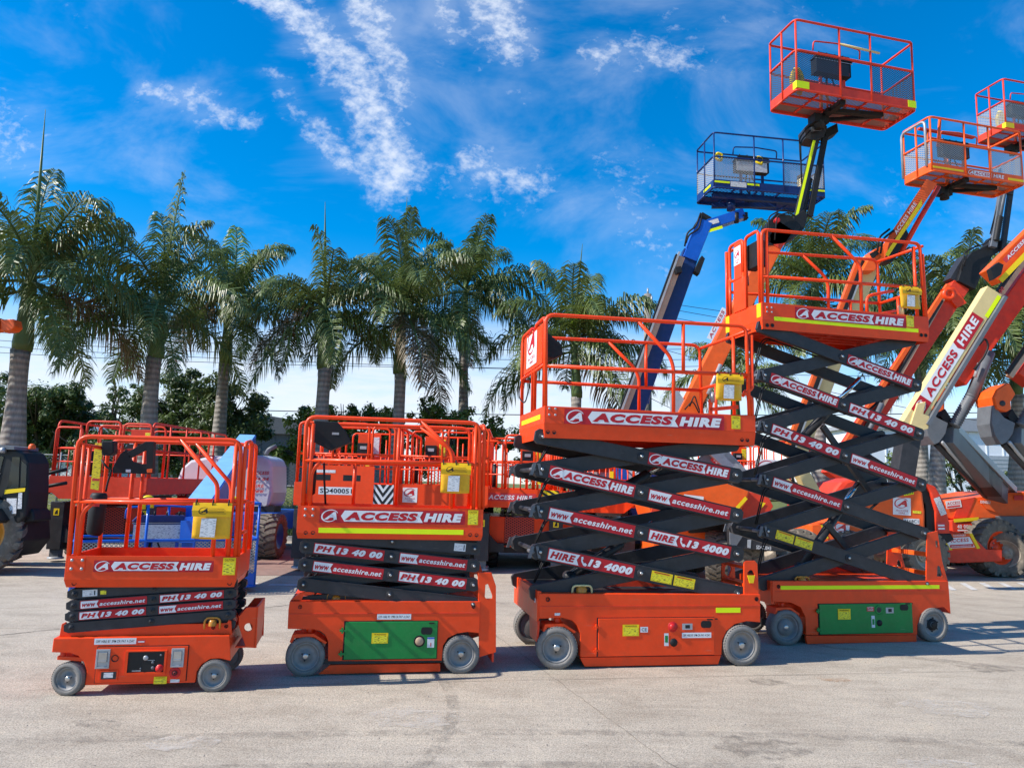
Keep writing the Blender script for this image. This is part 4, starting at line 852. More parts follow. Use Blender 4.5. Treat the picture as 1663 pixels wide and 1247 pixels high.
    fr = [([(-.08, gz), (-.098, 1.865), (1.062, 1.878), (1.083, gz)], .085), ([(-.08, 1.383), (1.07, 1.388)], 0), ([(.62, 1.868), (.908, 1.54), (.917, 1.48), (.917, gz)], .05), ([(-.02, gz), (-.022, 1.30), (.05, 1.378)], .06), ([(-.035, 1.0), (-.055, 1.80)], 0), ([(1.03, gz), (1.03, 1.86)], 0)]
    bk = [([(-.08, gz), (-.09, 1.865), (1.055, 1.875), (1.08, gz)], .085), ([(-.08, 1.383), (1.07, 1.388)], 0), ([(.60, 1.868), (.90, 1.54), (.915, 1.48), (.917, gz)], .05), ([(.12, gz), (.12, 1.86)], 0), ([(.20, gz), (.20, 1.86)], 0)]
    e1 = [([(-.085, .02, 1.80), (-.085, W-.02, 1.80)], 0), ([(-.085, .02, 1.383), (-.085, W-.02, 1.383)], 0), ([(-.085, .25, gz), (-.085, .25, 1.8)], 0)]
    e2 = [([(1.10, .04, gz), (1.095, .04, 1.86), (1.095, .36, 1.89), (1.10, .36, gz)], .06), ([(1.10, .40, gz), (1.095, .40, 1.87), (1.095, W-.03, 1.86), (1.10, W-.03, gz)], .06), ([(1.10, .04, 1.40), (1.10, .36, 1.40)], 0), ([(1.10, .40, 1.38), (1.10, W-.03, 1.38)], 0), ([(1.10, .04, 1.16), (1.10, .36, 1.16)], 0)]
    guard(r, W, fr, bk, [e1, e2], .0165)
    # things inside the cage: control box, tilt bracket, manual tube, instruction plate
    y = .5
    qi = Z(1, 60, 690, 4.1575, y)
    m = MB(); p = qi((445, 108), (528, 108), (528, 190), (500, 208), (445, 205)); m.prism(p, y-.04, y+.08, 'black'); m.build('control_box', r, bevel=.01)
    m = MB(); p = qi((600, 190), (735, 112), (790, 112), (790, 140), (640, 220)); m.prism(p, y, y+.03, 'black'); p = qi((560, 200), (600, 165), (640, 245), (700, 262), (745, 262), (745, 330), (510, 325), (510, 290)); m.prism(p, y, y+.05, 'black'); p = qi((745, 115), (792, 115), (785, 330), (742, 330)); m.prism(p, y-.02, y+.06, 'black')
    p = qi((748, 300), (785, 295), (783, 322), (750, 322)); m.prism(p, y-.03, y-.02, 'orange'); p = qi((600, 300), (635, 300), (633, 320), (600, 318)); m.prism(p, y-.004, y, 'paper'); m.build('control_bracket', r, bevel=.004)
    m = MB(); p = [qi(a)[0] for a in ((440, 235), (480, 290), (510, 300), (480, 400), (470, 450))]; m.tube(fillet([(a, y-.02, b) for a, b in p], .05), .008, 'black', 6); m.build('cable', r)
    m = MB(); p = qi((392, 122), (445, 122), (415, 440), (360, 430)); m.prism(p, y, y+.01, 'ysticker'); p = qi((375, 360), (422, 362), (420, 378), (372, 376)); m.prism(p, y-.004, y, 'dred2'); m.build('instruction_plate', r)
    m = MB(); p = qi((330, 455), (475, 455), (470, 560), (430, 740), (310, 745)); cx = sum(a for a, b in p)/5; top, bot = p[0][1], p[3][1]
    m.tube([(cx+.02, y-.05, top), (cx+.02, y-.05, top-.02), (cx+.015, y-.05, bot+.03), (cx+.01, y-.05, bot)], [.05, .062, .062, .045], 'black', 16); P = FRONT(cx+.01, (top+bot)/2+.04, y-.113); m.rect(P, -.01, .02, .05, .035, 'dred2', .002); m.build('manual_tube', r)
    pouch('yellow document pouch on the lowest cage at the far left', r, *[(a, b) for a, b in qp((1066, 528))][0], .272, .262, -.02)
    return r
# ------------------------------------------------------------------ generic larger machines
def chassis_common(k, r, W, pts, wr, wt, arch_steer, door, doormat, slab, styles=('disc', 'disc'), white_tri=False):
    out = [FR[k].loc(*p) for p in pts]
    m = MB(); m.prism(out, .02, W-.02, 'red'); m.build('chassis', r, bevel=.006)
    s = [FR[k].loc(*p) for p in slab]
    for ya_ in (.03, W-.06): MB().prism(s, ya_, ya_+.03, 'red').build('pothole_guard', r, bevel=.003)
    (a, b), (c, d) = [FR[k].loc(*p) for p in door]; m = MB(); m.box(a-.012, c+.006, .0165, .021, b-.008, d+.006, 'black'); m.box(a, c, .004, .0165, b, d, doormat); dr = m.build('battery_door', r, bevel=.003, label={2: 'green battery door', 3: 'orange battery door with a round red button', 4: 'green battery door with a round cutout'}[k])
    for f in (.18, .80):
        zz = d-(d-b)*f; m = MB(); m.box(a-.045, a+.012, -.004, .0042, zz-.022, zz-.006, doormat); m.box(a-.03, a-.016, -.006, .012, zz-.036, zz+.010, doormat); m.build('hinge', dr)
    w = FR[k].wb
    m = MB(); m.cyl((.02, .12, wr*2+.06), (.02, .12, wr*2-.02), .032, 'red'); z = wr*2+.01
    m.prism([(-.13, z-.05), (-.11, z+.012), (.06, z+.015), (.17, z-.055), (.155, z-.07), (.06, z-.012), (-.09, z-.018), (-.11, z-.06)], .02, .20, 'red'); m.build('steering_fork', r, bevel=.003)
    wheel_small(r, (0.0, .055, wr), wr, wt, arch_steer, styles[0]); wheel_small(r, (w, .05, wr), wr, wt, 0, styles[1]); wheel_small(r, (0, W-.06, wr), wr, -wt); wheel_small(r, (w, W-.05, wr), wr, -wt)
    return dr
def lift2():
    W = .80; r = lift_root(2, 'orange scissor lift with SD plate behind it, green battery door and lime stripe, platform low'); q = Z(2, 440, 860, 4.1575); qp = Z(2, 440, 660, 4.1575)
    dr = chassis_common(2, r, W, [(466.5, 1021.6), (468, 990), (470, 977), (780.3, 977), (779, 1028.4), (760, 1026.5), (743, 1029), (728, 1036), (720, 1049), (717.8, 1073), (532.6, 1074), (532.6, 1042), (528, 1031), (520, 1025), (509.8, 1022.4)], .155, .10, R_(4), ((558, 1071), (711, 1009)), 'green', [(517, 1095.7), (536, 1081), (715.4, 1078.5), (715.4, 1091), (536, 1095.3)])
    z0 = FR[2].loc(600, 1046)[1]
    m = MB(); m.box(.10, 1.15, .05, W-.05, .085, .13, 'char'); m.build('underbody', r)
    a, b = FR[2].loc(470, 977); c, d = FR[2].loc(780, 977)
    m = MB(); m.box(a+.01, c-.01, .05, .065, b, b+.008, 'red'); m.prism([FR[2].loc(*p) for p in ((470, 977), (486, 964), (508, 961), (510, 966), (492, 968), (488, 977))], .05, .09, 'red'); m.build('tray', r)
    ysticker(r, *q((678, 768))[0], .135, .085, .003, 'WARNING'); (a, b), (c, d) = q((716, 608), (948, 570)); offhire(r, a, b, c-a, d-b, .0195)
    m = MB(); (a, b) = q((1052, 682))[0]; m.prism([(a+math.copysign(.03, x)+.018*x, b+.03*z) for x, z in circ(0, 0, 1, 16, a0=.1)], -.001, .004, 'black'); (a, b) = q((1002, 752))[0]; m.prism([(a+x, b+z) for x, z in circ(0, 0, .047, 22)], -.001, .004, 'txtk'); m.lathe((a, 0, b), [(.034, -.002), (.03, -.008), (0, -.006)], 'tan', 16); (a, b) = q((1068, 634))[0]; m.box(a, a+.045, -.001, .004, b, b+.01, 'black'); m.build('cutout', dr)
    (a, b), (c, d) = q((1054, 795), (1104, 725)); m = MB(); P = FRONT(a, b, .003); m.rect(P, 0, 0, c-a, d-b, 'paper', .002); m.rect(P, 0, (d-b)*.85, c-a, (d-b)*.13, 'blue', .003); m.rect(P, (c-a)*.45, .01, .008, .03, 'dred', .003); m.build('tag_sticker', dr)
    pass
    for X, Y in ((195, 523), (1370, 522)): cx, cz = q((X, Y))[0]; m = MB(); hole_disc(m, cx, cz, .016, .019); m.build('pin_hole', r)
    fl = FR[2].loc(600, 997)[1]; m = MB(); x0, x1 = FR[2].loc(468, 997)[0], FR[2].loc(779, 997)[0]; m.box(x0, x1, .0165, .0199, fl, fl+.004, 'redd'); m.build('fold_line', r)
    cx, cz = q((438, 462))[0]; m = MB(); m.lathe((cx, .12, cz-.03), [(.045, 0), (.045, .02), (.035, .04), (0, .045)], 'amber', 16, axis='z'); bb = m.build('beacon', r); m = MB(); m.tube(fillet([(cx-.075, .10, cz-.05), (cx-.075, .10, cz+.025), (cx+.075, .10, cz+.025), (cx+.075, .10, cz-.05)], .04, 5), .009, 'amber', 8); m.build('guard', bb)
    # end ladder plate
    p = [FR[2].loc(*a) for a in ((777, 930), (799, 930), (806.5, 952), (806.5, 1060), (779, 1068))]; hp = q((1452, 375), (1470, 368), (1500, 450), (1498, 468), (1455, 468), (1448, 455)); m = MB(); m.prism(p, .03, .05, 'red', holes=[hp]); m.prism(p, W-.05, W-.03, 'red', holes=[hp]); x1 = p[2][0]; m.box(x1-.015, x1+.002, .05, W-.05, .30, .42, 'red'); m.box(x1-.015, x1+.002, .05, W-.05, .08, .16, 'redd'); m.build('end_ladder', r, bevel=.003)
    arms(r, 2, W, [.565, .725, .885, 1.031, 1.135], -.05, 1.37, True, .108, [('', ''), ('W', 'P'), ('P', 'W'), ('', 't')], ya=.04, t=.04, ws=.82)
    toeboard(r, -.13, 1.432, W, 1.103, 1.372, .045, .012); boltplate(r, qp((220, 680), (295, 748)))
    (a, b), (c, d) = (.05, 1.236), (1.272, 1.35); m = MB(); sign(m, FRONT(a, b), c-a, d-b, 'A'); m.build('hire_sticker', r)
    box_decal(r, 'reflective_stripe', .048, 1.131+.02, 1.215, .042, 'yel', 0)
    (a, b), (c, d) = qp((1328, 798), (1400, 700)); ysticker(r, a, b, c-a, d-b, 0)
    pass
    for X, Y in ((235, 852), (284, 852), (1345, 866), (1388, 868)): cx, cz = qp((X, Y))[0]; m = MB(); hole_disc(m, cx, cz, .016, 0); m.build('pin_hole', r)
    gz = 1.37
    fr = [([(-.094, gz), (-.107, 2.116), (1.375, 2.122), (1.398, gz)], .085), ([(-.10, 1.752), (1.39, 1.757)], 0), ([(.86, 2.118), (1.123, 1.885), (1.148, 1.80), (1.148, gz)], .06), ([(-.04, gz), (-.04, 1.66), (.03, 1.745)], .05), ([(1.345, gz), (1.345, 2.10)], 0), ([(-.05, 1.4), (-.05, 2.06)], 0)]
    bk = [([(-.09, gz), (-.10, 2.116), (1.39, 2.125), (1.398, gz)], .085), ([(-.10, 1.752), (1.39, 1.757)], 0), ([(.90, 2.12), (1.22, 1.90), (1.25, 1.80), (1.25, gz)], .06), ([(.3, gz), (.3, 1.75)], 0), ([(.7, gz), (.7, 2.1)], 0)]
    e1 = [([(-.10, .02, 2.06), (-.10, W-.02, 2.06)], 0), ([(-.10, .02, 1.75), (-.10, W-.02, 1.75)], 0), ([(-.10, .3, gz), (-.10, .3, 2.05)], 0), ([(-.10, .6, gz), (-.10, .6, 2.05)], 0)]
    e2 = [([(1.43, .04, gz), (1.425, .04, 2.10), (1.425, .36, 2.12), (1.43, .36, gz)], .06), ([(1.43, .40, gz), (1.425, .40, 2.10), (1.425, W-.03, 2.10), (1.43, W-.03, gz)], .06), ([(1.43, .04, 1.75), (1.43, .36, 1.75)], 0), ([(1.43, .4, 1.75), (1.43, W-.03, 1.75)], 0)]
    guard(r, W, fr, bk, [e1, e2], .0175)
    y = .3; qi = Z(2, 440, 660, 4.1575, y)
    m = MB(); m.prism(qi((290, 95), (450, 105), (505, 165), (545, 240), (400, 297), (288, 240)), y, y+.16, 'black'); p = FRONT(*qi((412, 190))[0], y-.001); m.rect(p, 0, 0, .06, .02, 'lgrey', .002); m.build('control_cover', r, bevel=.008)
    m = MB(); (a, b), (c, d) = qi((285, 345), (270, 585)); m.tube([(a, y-.05, b+.02), (a, y-.05, b), ((a+c)/2, y-.05, (b+d)/2), (c, y-.05, d), (c, y-.05, d-.015)], [.02, .038, .042, .04, .02], 'black', 12); m.build('manual_tube', r)
    m = MB(); m.tube([(x, y-.03, z) for x, z in qi((360, 380), (362, 500), (370, 660))], .009, 'black', 6); m.build('cable', r)
    pouch('yellow document pouch on the second cage above the green door', r, 1.05, 1.757, .25, .25, -.02)
    return r
def lift3():
    W = 1.13; r = lift_root(3, 'orange scissor lift raised halfway, plain orange door, between the green doored machines'); q = Z(3, 820, 720, 3.2818); qp = Z(3, 820, 490, 3.78)
    dr = chassis_common(3, r, W, [(876.4, 1005), (876.4, 963.8), (1236.8, 965.3), (1236.8, 1011), (1215, 1009), (1195, 1014), (1182, 1025), (1175, 1040), (1173.5, 1064.3), (943.4, 1067.4), (943.4, 1030), (938, 1016), (930, 1008), (914.5, 1003.4)], .18, .13, R_(-7), ((971.8, 1066), (1160, 1003)), 'red', [(951, 1083.5), (943.4, 1068.5), (1173.5, 1065.3), (1168.9, 1079.6)])
    a, z = q((627, 1026))[0]; ysticker(r, a, z, .155, .10, .003, 'WARNING'); a, z = q((722, 1006))[0]; m = MB(); P = FRONT(a, z, .003); m.rect(P, 0, 0, .072, .048, 'paper', .002); m.text(P, 'CE', .012, .010, .048, .028, 'txtk', .003, .01, 0); m.build('ce_sticker', dr)
    m = MB(); a, z = q((895, 977))[0]; m.lathe((a, .003, z), [(.047, 0), (.045, -.003), (.03, .0), (.028, -.012), (.022, -.018), (0, -.018)], 'ered', 22); m.build('emergency_button', dr)
    m = MB(); a, z = q((900, 1060))[0]; m.lathe((a, .003, z), [(.036, 0), (.036, -.004), (0, -.004)], 'black', 20); a, z = q((1073, 963))[0]; m.prism([(a+math.copysign(.03, x)+.022*x, z+.032*b) for x, b in circ(0, 0, 1, 16, a0=.1)], -.001, .004, 'black'); a, z = q((1078, 940))[0]; m.box(a, a+.055, -.001, .004, z, z+.010, 'black'); m.box(a+.09, a+.11, .0155, .0165+.003, z, z+.01, 'black'); m.build('cutout', dr)
    a, z = q((945, 992))[0]; m = MB(); P = FRONT(a, z, .003); m.rect(P, 0, 0, .10, .055, 'lgrey', .002); m.rect(P, .03, .012, .045, .03, 'txtk', .003); m.build('meter', dr)
    a, z = q((849, 1078))[0]; m = MB(); P = FRONT(a, z, .003); m.rect(P, 0, 0, .042, .11, 'paper', .002); m.rect(P, .008, .03, .028, .06, 'green', .003); m.build('tag_sticker', dr)
    (a, b), (c, d) = q((944, 1036), (1100, 1006)); offhire(dr, a, b, c-a, d-b, .003); (a, b), (c, d) = q((1130, 903), (1260, 876)); box_decal(r, 'reflective_stripe', a, b, c-a, d-b, 'yel', .0195)
    a, z = q((268, 918))[0]; box_decal(r, 'small_sticker', a, z, .05, .022, 'wsticker', .0195)
    pass
    for X, Y in ((232, 832), (1346, 830)): cx, cz = q((X, Y))[0]; m = MB(); hole_disc(m, cx, cz, .02, .019); m.build('pin_hole', r)
    fl = FR[3].loc(1000, 985)[1]; m = MB(); m.box(-.165, 1.95, .0165, .0199, fl, fl+.005, 'redd'); m.build('fold_line', r)
    # raised end lips of the tray and dark well
    m = MB(); m.box(-.165, -.15, .03, W-.03, .60, .66, 'red'); m.box(-.10, 1.8, .12, W-.12, .625, .648, 'char'); m.box(.0, 1.75, W-.06, W-.045, .64, .70, 'red')
    P = FRONT(.05, .66, .35); m.flat(P, [(.35, .0), (.62, .07), (.95, .07), (1.25, .0)], 'redd', 0); m.build('tray', r)
    # left end plate
    m = MB(); m.box(-.185, -.165, .03, W-.03, .40, .665, 'red'); m.prism([(.05, .22), (.35, .22), (.38, .41), (.02, .41)], -.178, -.16, 'redd', axis='x'); 
    for y in (.10, W-.12): m.box(-.19, -.184, y, y+.03, .55, .59, 'paper')
    P = plane((-.1855, .72, .585), (0, -1, 0), (0, 0, 1)); m.text(P, 'ACCESS', 0, 0, .42, .035, 'dred2', .001, .01, 0); m.build('end_plate', r, bevel=.003)
    m = MB(); m.box(.10, 1.65, .08, W-.08, .09, .16, 'char'); m.build('underbody', r)
    cx, cz = q((425, 782))[0]; m = MB(); m.lathe((cx, .10, cz-.03), [(.05, 0), (.05, .03), (.035, .055), (0, .06)], 'amber', 16, axis='z'); bb = m.build('beacon', r); m = MB(); m.tube(fillet([(cx-.09, .08, cz-.06), (cx-.09, .08, cz+.03), (cx+.09, .08, cz+.03), (cx+.09, .08, cz-.06)], .05, 5), .01, 'cream', 8); m.build('guard', bb)
    p = [FR[3].loc(*a) for a in ((1211, 968), (1211, 913), (1214, 911), (1229, 911), (1233, 916), (1235, 968))]; hp = q((1302, 690), (1315, 676), (1330, 678), (1340, 700), (1322, 745), (1300, 725)); m = MB(); m.prism(p, .03, .05, 'red', holes=[hp]); m.prism(p, .48, .50, 'red', holes=[hp]); x1 = p[2][0]
    for zz in (.70, .86): m.box(p[0][0]+.01, p[4][0]-.01, .05, .48, zz, zz+.03, 'red')
    m.build('end_ladder', r, bevel=.003)
    m = MB(); a, z = q((1300, 745))[0]; m.prism([(a, z+.07), (a+.075, z+.07), (a+.06, z), (a+.02, z)], .022, .03, 'yel2'); m.build('warning_tag', r)
    arms(r, 3, W, [.64, 1.0, 1.36, 1.735, 2.03], -.165, 1.735, True, .138, [('H', 'y'), ('W', 'H'), ('A', 'W'), ('', 'A')], ya=.05, t=.05, out=.07, ws=.86)
    hyd(r, W, (.25, .72), (1.1, 1.25)); hyd(r, W, (.55, 1.45), (1.35, 1.9))
    toeboard(r, -.165, 1.922, W, 2.02, 2.31, .13, .012); boltplate(r, qp((262, 645), (318, 705)))
    m = MB(); sign(m, FRONT(.024, 2.155), 1.572, .137, 'A'); m.build('hire_sticker', r); (a, b), (c, d) = qp((1390, 780), (1444, 703)); ysticker(r, a, b, c-a, d-b, 0)
    pass
    for X, Y in ((265, 800), (303, 802), (1457, 848), (1490, 850)): cx, cz = qp((X, Y))[0]; m = MB(); hole_disc(m, cx, cz, .018, .006); m.build('pin_hole', r)
    m = MB(); m.box(-.169, -.1655, .15, W-.12, 2.20, 2.245, 'yel2'); m.build('reflective_stripe', r)
    gz = 2.305
    fr = [([(-.149, gz), (-.165, 3.165), (1.85, 3.185), (1.87, gz)], .085), ([(-.15, 2.682), (1.86, 2.704)], 0), ([(.74, 3.155), (1.054, 2.85), (1.094, 2.742), (1.094, gz)], .07), ([(1.195, 3.17), (1.194, 2.70)], 0), ([(1.80, 2.50), (1.905, 2.58), (1.905, 3.10)], .02), ([(1.90, gz), (1.90, 2.47), (1.82, 2.55)], .02)]
    bk = [([(-.149, gz), (-.16, 3.165), (1.87, 3.195), (1.892, gz)], .10), ([(-.15, 2.684), (1.88, 2.684)], 0), ([(.80, 3.165), (1.107, 2.89), (1.156, 2.781), (1.156, gz)], .07), ([(1.235, 3.165), (1.236, 2.69)], 0)]
    e1 = [([(-.155, .06, gz), (-.16, .06, 3.15), (-.16, .46, 3.15), (-.155, .46, gz)], .07), ([(-.155, .56, gz), (-.16, .56, 3.15), (-.16, W-.05, 3.15), (-.155, W-.05, gz)], .07), ([(-.155, .06, 2.70), (-.155, W-.05, 2.70)], 0)]
    e2 = [([(1.885, .02, 3.15), (1.885, W-.02, 3.16)], 0), ([(1.885, .35, gz), (1.885, .35, 3.15)], 0), ([(1.885, .02, 2.70), (1.885, W-.02, 2.70)], 0), ([(1.885, .75, gz), (1.885, .75, 2.70)], 0)]
    guard(r, W, fr, bk, [e1, e2], .0185)
    m = MB(); m.box(-.175, -.155, .10, .94, 2.72, 3.10, 'red'); gate = m.build('gate_panel', r, bevel=.003)
    m = MB(); square_sign(m, plane((-.1755, .78, 2.76), (0, -1, 0), (0, 0, 1)), .46, .32, 'dred'); m.build('hire_sticker', gate)
    m = MB(); m.prism([(-.10, 2.86), (-.10, 3.13), (.10, 2.98), (.12, 2.88), (.02, 2.83)], .45, .75, 'black'); m.build('control_cover', r, bevel=.008)
    m = MB(); m.tube(fillet([(-.20, .95, 2.66), (-.215, 1.0, 2.5), (-.18, .8, 2.40), (-.16, .7, 2.58), (-.16, .62, 2.69)], .08), .007, 'black', 6); m.build('cable', r)
    m = MB(); m.box(1.50, 1.53, .10, .13, gz, 2.46, 'red'); m.beam((1.50, .115, 2.36), (1.80, .115, 2.40), .03, .035, 'red'); m.cyl((1.53, .10, 2.43), (1.53, .10, 2.53), .022, 'lgrey', 10); m.build('outlet_bracket', r)
    pouch('yellow document pouch on the half raised platform, in front of the blue sky', r, 1.515, 2.69, .26, .245, -.02, .04)
    return r
def hyd(r, W, a, b, y=.5):
    m = MB(); A, B = Vector((a[0], W*y, a[1])), Vector((b[0], W*y, b[1])); mid = A.lerp(B, .62); m.cyl(A, mid, .05, 'char', 14); m.cyl(mid, B, .028, 'chrome', 12); m.cyl(A+Vector((0, -.05, 0)), A+Vector((0, .05, 0)), .06, 'char', 12); m.build('hydraulic_cylinder', r)
def lift4():
    W = .79; r = lift_root(4, 'tallest raised orange scissor lift with lime stripes and a green door, at the right'); q = Z(4, 1160, 820, 3.306); qp = Z(4, 1160, 350, 4.158)
    dr = chassis_common(4, r, W, [(1256, 977.3), (1256, 943.4), (1542.6, 943.4), (1546.6, 997), (1535, 986), (1511, 989), (1498.8, 1001.5), (1492.7, 1013.6), (1492, 1031), (1311, 1031.7), (1310, 1003), (1302, 986.4), (1287, 979)], .18, .13, R_(-4), ((1332.5, 1030), (1481.5, 979.4)), 'green', [(1314.3, 1046.3), (1311, 1033), (1492, 1031.5), (1492, 1042.3)], ('cap', 'dark'))
    (a, b), (c, d) = q((362, 455), (1215, 430)); box_decal(r, 'reflective_stripe', a, b, c-a, d-b, 'yel', .0195)
    a, z = q((665, 614))[0]; ysticker(r, a, z, .155, .11, .003, 'WARNING'); (a, b), (c, d) = q((820, 570), (858, 546)); m = MB(); P = FRONT(a, b, .003); m.rect(P, 0, 0, c-a, d-b, 'dred2', .002); m.text(P, 'BATTERY', .01, .032, c-a-.02, .016, 'white', .003, .01, 0); m.text(P, 'CHARGER', .01, .008, c-a-.02, .016, 'white', .003, .01, 0); m.build('small_sticker', dr)
    m = MB(); a, z = q((885, 562))[0]; m.lathe((a, .003, z), [(.05, 0), (.05, -.004), (.04, -.003), (0, -.001)], 'green', 22); m.lathe((a, .001, z), [(.036, 0), (0, -.003)], 'char', 16); a, z = q((888, 632))[0]; m.lathe((a, .003, z), [(.034, 0), (.034, -.004), (0, -.004)], 'black', 20); a, z = q((1020, 549))[0]; m.prism([(a+math.copysign(.03, x)+.022*x, z+.032*b) for x, b in circ(0, 0, 1, 16, a0=.1)], -.001, .004, 'black'); a, z = q((1028, 532))[0]; m.box(a, a+.055, -.001, .004, z, z+.010, 'black'); m.box(a+.085, a+.105, .0155, .0199, z, z+.01, 'black'); m.build('cutout', dr)
    a, z = q((922, 580))[0]; m = MB(); P = FRONT(a, z, .003); m.rect(P, 0, 0, .10, .06, 'lgrey', .002); m.rect(P, .03, .012, .045, .035, 'txtk', .003); m.build('meter', dr)
    a, z = q((846, 657))[0]; m = MB(); P = FRONT(a, z, .003); m.rect(P, 0, 0, .042, .125, 'paper', .002); m.rect(P, .008, .03, .028, .06, 'green', .003); m.build('tag_sticker', dr)
    m = MB(); a, z = q((350, 438))[0]; hole_disc(m, a, z, .02, .019); m.build('pin_hole', r); fl = FR[4].loc(1400, 960)[1]; m = MB(); m.box(-.12, 2.0, .0165, .0199, fl, fl+.005, 'redd'); m.build('fold_line', r)
    m = MB(); m.box(.10, 1.65, .08, W-.08, .09, .16, 'char'); m.build('underbody', r)
    m = MB(); m.box(-.165, -.13, .03, W-.03, .42, .655, 'red'); m.box(-.10, 1.85, .10, W-.10, .62, .645, 'char'); m.box(.25, 1.55, W-.06, W-.045, .645, .74, 'redd'); m.build('tray', r)
    cx, cz = q((493, 400))[0]; m = MB(); m.lathe((cx, .08, cz-.03), [(.045, 0), (.045, .025), (.03, .045), (0, .05)], 'amber', 16, axis='z'); bb = m.build('beacon', r); m = MB(); m.tube(fillet([(cx-.08, .07, cz-.05), (cx-.08, .07, cz+.02), (cx+.08, .07, cz+.02), (cx+.08, .07, cz-.05)], .04, 5), .01, 'amber', 8); m.build('guard', bb)
    p = [FR[4].loc(*a) for a in ((1507.5, 944), (1509, 866), (1526, 862), (1533.6, 910.7), (1542.6, 943.4))]; h1 = q((1199, 195), (1207, 188), (1215, 200), (1213, 225), (1203, 228)); h2 = q((1210, 330), (1218, 324), (1228, 335), (1238, 375), (1232, 386), (1208, 384))
    pf = [(x-.02, z) for x, z in p]
    m = MB(); m.prism(p, .03, .045, 'red', holes=[h1, h2]); m.prism(pf, .62, .635, 'red', holes=[[(x-.02, z) for x, z in h1], [(x-.02, z) for x, z in h2]]); zz = q((1150, 280))[0][1]
    for z2 in (zz, .70): m.box(p[1][0]+.02, p[1][0]+.06, .045, .62, z2, z2+.05, 'orange')
    m.build('end_ladder', r, bevel=.003)
    arms(r, 4, W, [.62, 1.17, 1.715, 2.29, 2.85, 3.39], -.185, 1.775, True, .140, [('y', ''), ('W', ''), ('P', 'W'), ('A', 'P'), ('', 'A')], ya=.04, t=.045, out=.07, ws=.86)
    hyd(r, W, (.45, .75), (1.25, 1.75)); hyd(r, W, (.5, 2.2), (1.3, 2.95)); m = MB(); m.beam((.75, W*.45, 2.35), (1.35, W*.45, 1.60), .05, .06, 'char'); m.beam((.75, W*.45, 1.25), (1.25, W*.45, .72), .05, .06, 'char'); m.build('safety_strut', r)
    toeboard(r, -.225, 1.945, W, 3.36, 3.66, .10, .012); boltplate(r, qp((345, 612), (395, 662)))
    m = MB(); sign(m, FRONT(.185, 3.50), 1.445, .135, 'A'); m.build('hire_sticker', r); box_decal(r, 'reflective_stripe', -.077, 3.462, 1.873, .044, 'yel', 0)
    (a, b), (c, d) = qp((1298, 752), (1345, 680)); ysticker(r, a, b, c-a, d-b, 0)
    pass
    for X, Y in ((357, 742), (392, 742), (1397, 808), (1427, 810)): cx, cz = qp((X, Y))[0]; m = MB(); hole_disc(m, cx, cz, .022, 0); m.build('pin_hole', r)
    m = MB(); m.box(-.229, -.2255, .02, .10, 3.50, 3.655, 'yel2'); m.build('reflective_stripe', r); m = MB(); m.box(-.229, -.2255, W-.09, W-.01, 3.46, 3.655, 'yel2'); m.build('reflective_stripe', r)
    gz = 3.655
    fr = [([(-.206, gz), (-.20, 4.50), (1.89, 4.55), (1.915, gz)], .085), ([(-.20, 3.961), (1.90, 4.01)], 0), ([(.69, 4.52), (1.036, 4.231), (1.068, 4.15), (1.058, gz)], .07), ([(-.14, gz), (-.14, 4.49)], 0), ([(1.93, gz), (1.92, 4.42)], 0), ([(-.20, 3.80), (.7, 3.80)], 0) if 0 else ([(1.80, 4.5), (1.81, gz)], 0)]
    bk = [([(-.20, gz), (-.19, 4.50), (1.92, 4.575), (1.935, gz)], .10), ([(-.20, 3.966), (1.93, 4.002)], 0), ([(.83, 4.53), (1.139, 4.29), (1.19, 4.18), (1.178, gz)], .07), ([(.0, gz), (.0, 4.5)], 0), ([(.2, gz), (.2, 4.5)], 0) if 0 else ([(1.5, gz), (1.5, 3.99)], 0)]
    e1 = [([(-.215, .05, gz), (-.22, .05, 4.50), (-.22, .33, 4.50), (-.215, .33, gz)], .07), ([(-.215, .38, 4.06), (-.22, .38, 4.50), (-.22, W-.10, 4.50), (-.215, W-.10, 4.06), (-.215, .38, 4.06)], .07), ([(-.215, W-.03, gz), (-.22, W-.03, 4.46)], 0), ([(-.215, W-.10, gz), (-.22, W-.10, 4.1)], 0), ([(-.215, .38, gz), (-.22, .38, 4.1)], 0)]
    e2 = [([(1.93, .02, 4.52), (1.93, W-.02, 4.55)], 0), ([(1.93, .02, 4.0), (1.93, W-.02, 4.0)], 0), ([(1.93, .45, gz), (1.93, .45, 4.0)], 0)]
    guard(r, W, fr, bk, [e1, e2], .0195)
    m = MB(); m.box(-.235, -.215, .40, .56, 4.06, 4.50, 'red'); m.box(-.235, -.215, .32, .58, 3.66, 4.04, 'red'); gate = m.build('gate_panel', r, bevel=.003); m = MB(); square_sign(m, plane((-.2355, .555, 4.22), (0, -1, 0), (0, 0, 1)), .15, .22, 'dred'); m.build('hire_sticker', gate)
    m = MB(); m.box(-.18, -.06, .12, .38, 4.12, 4.42, 'black'); m.tube(fillet([(-.10, .6, 4.42), (-.06, .6, 4.2), (-.08, .55, 4.0)], .1), .03, 'black', 8); m.build('control_box', r, bevel=.01)
    m = MB(); m.tube(fillet([(1.40, .35, gz), (1.40, .35, 3.95), (1.78, .35, 4.05)], .08), .018, 'red', 8); m.tube([(1.40, .35, 3.70), (1.80, .35, 3.80)], .016, 'red', 8); m.build('inner_rail', r)
    m = MB(); m.tube([(1.62, .05, 3.66), (1.62, .05, 3.78)], .03, 'cream', 10); m.build('post_base', r)
    pouch('yellow document pouch on the highest scissor platform, open at the top', r, 1.565, 3.99, .255, .25, -.02, -.04)
    return r
lift1(); lift2(); lift3(); lift4()
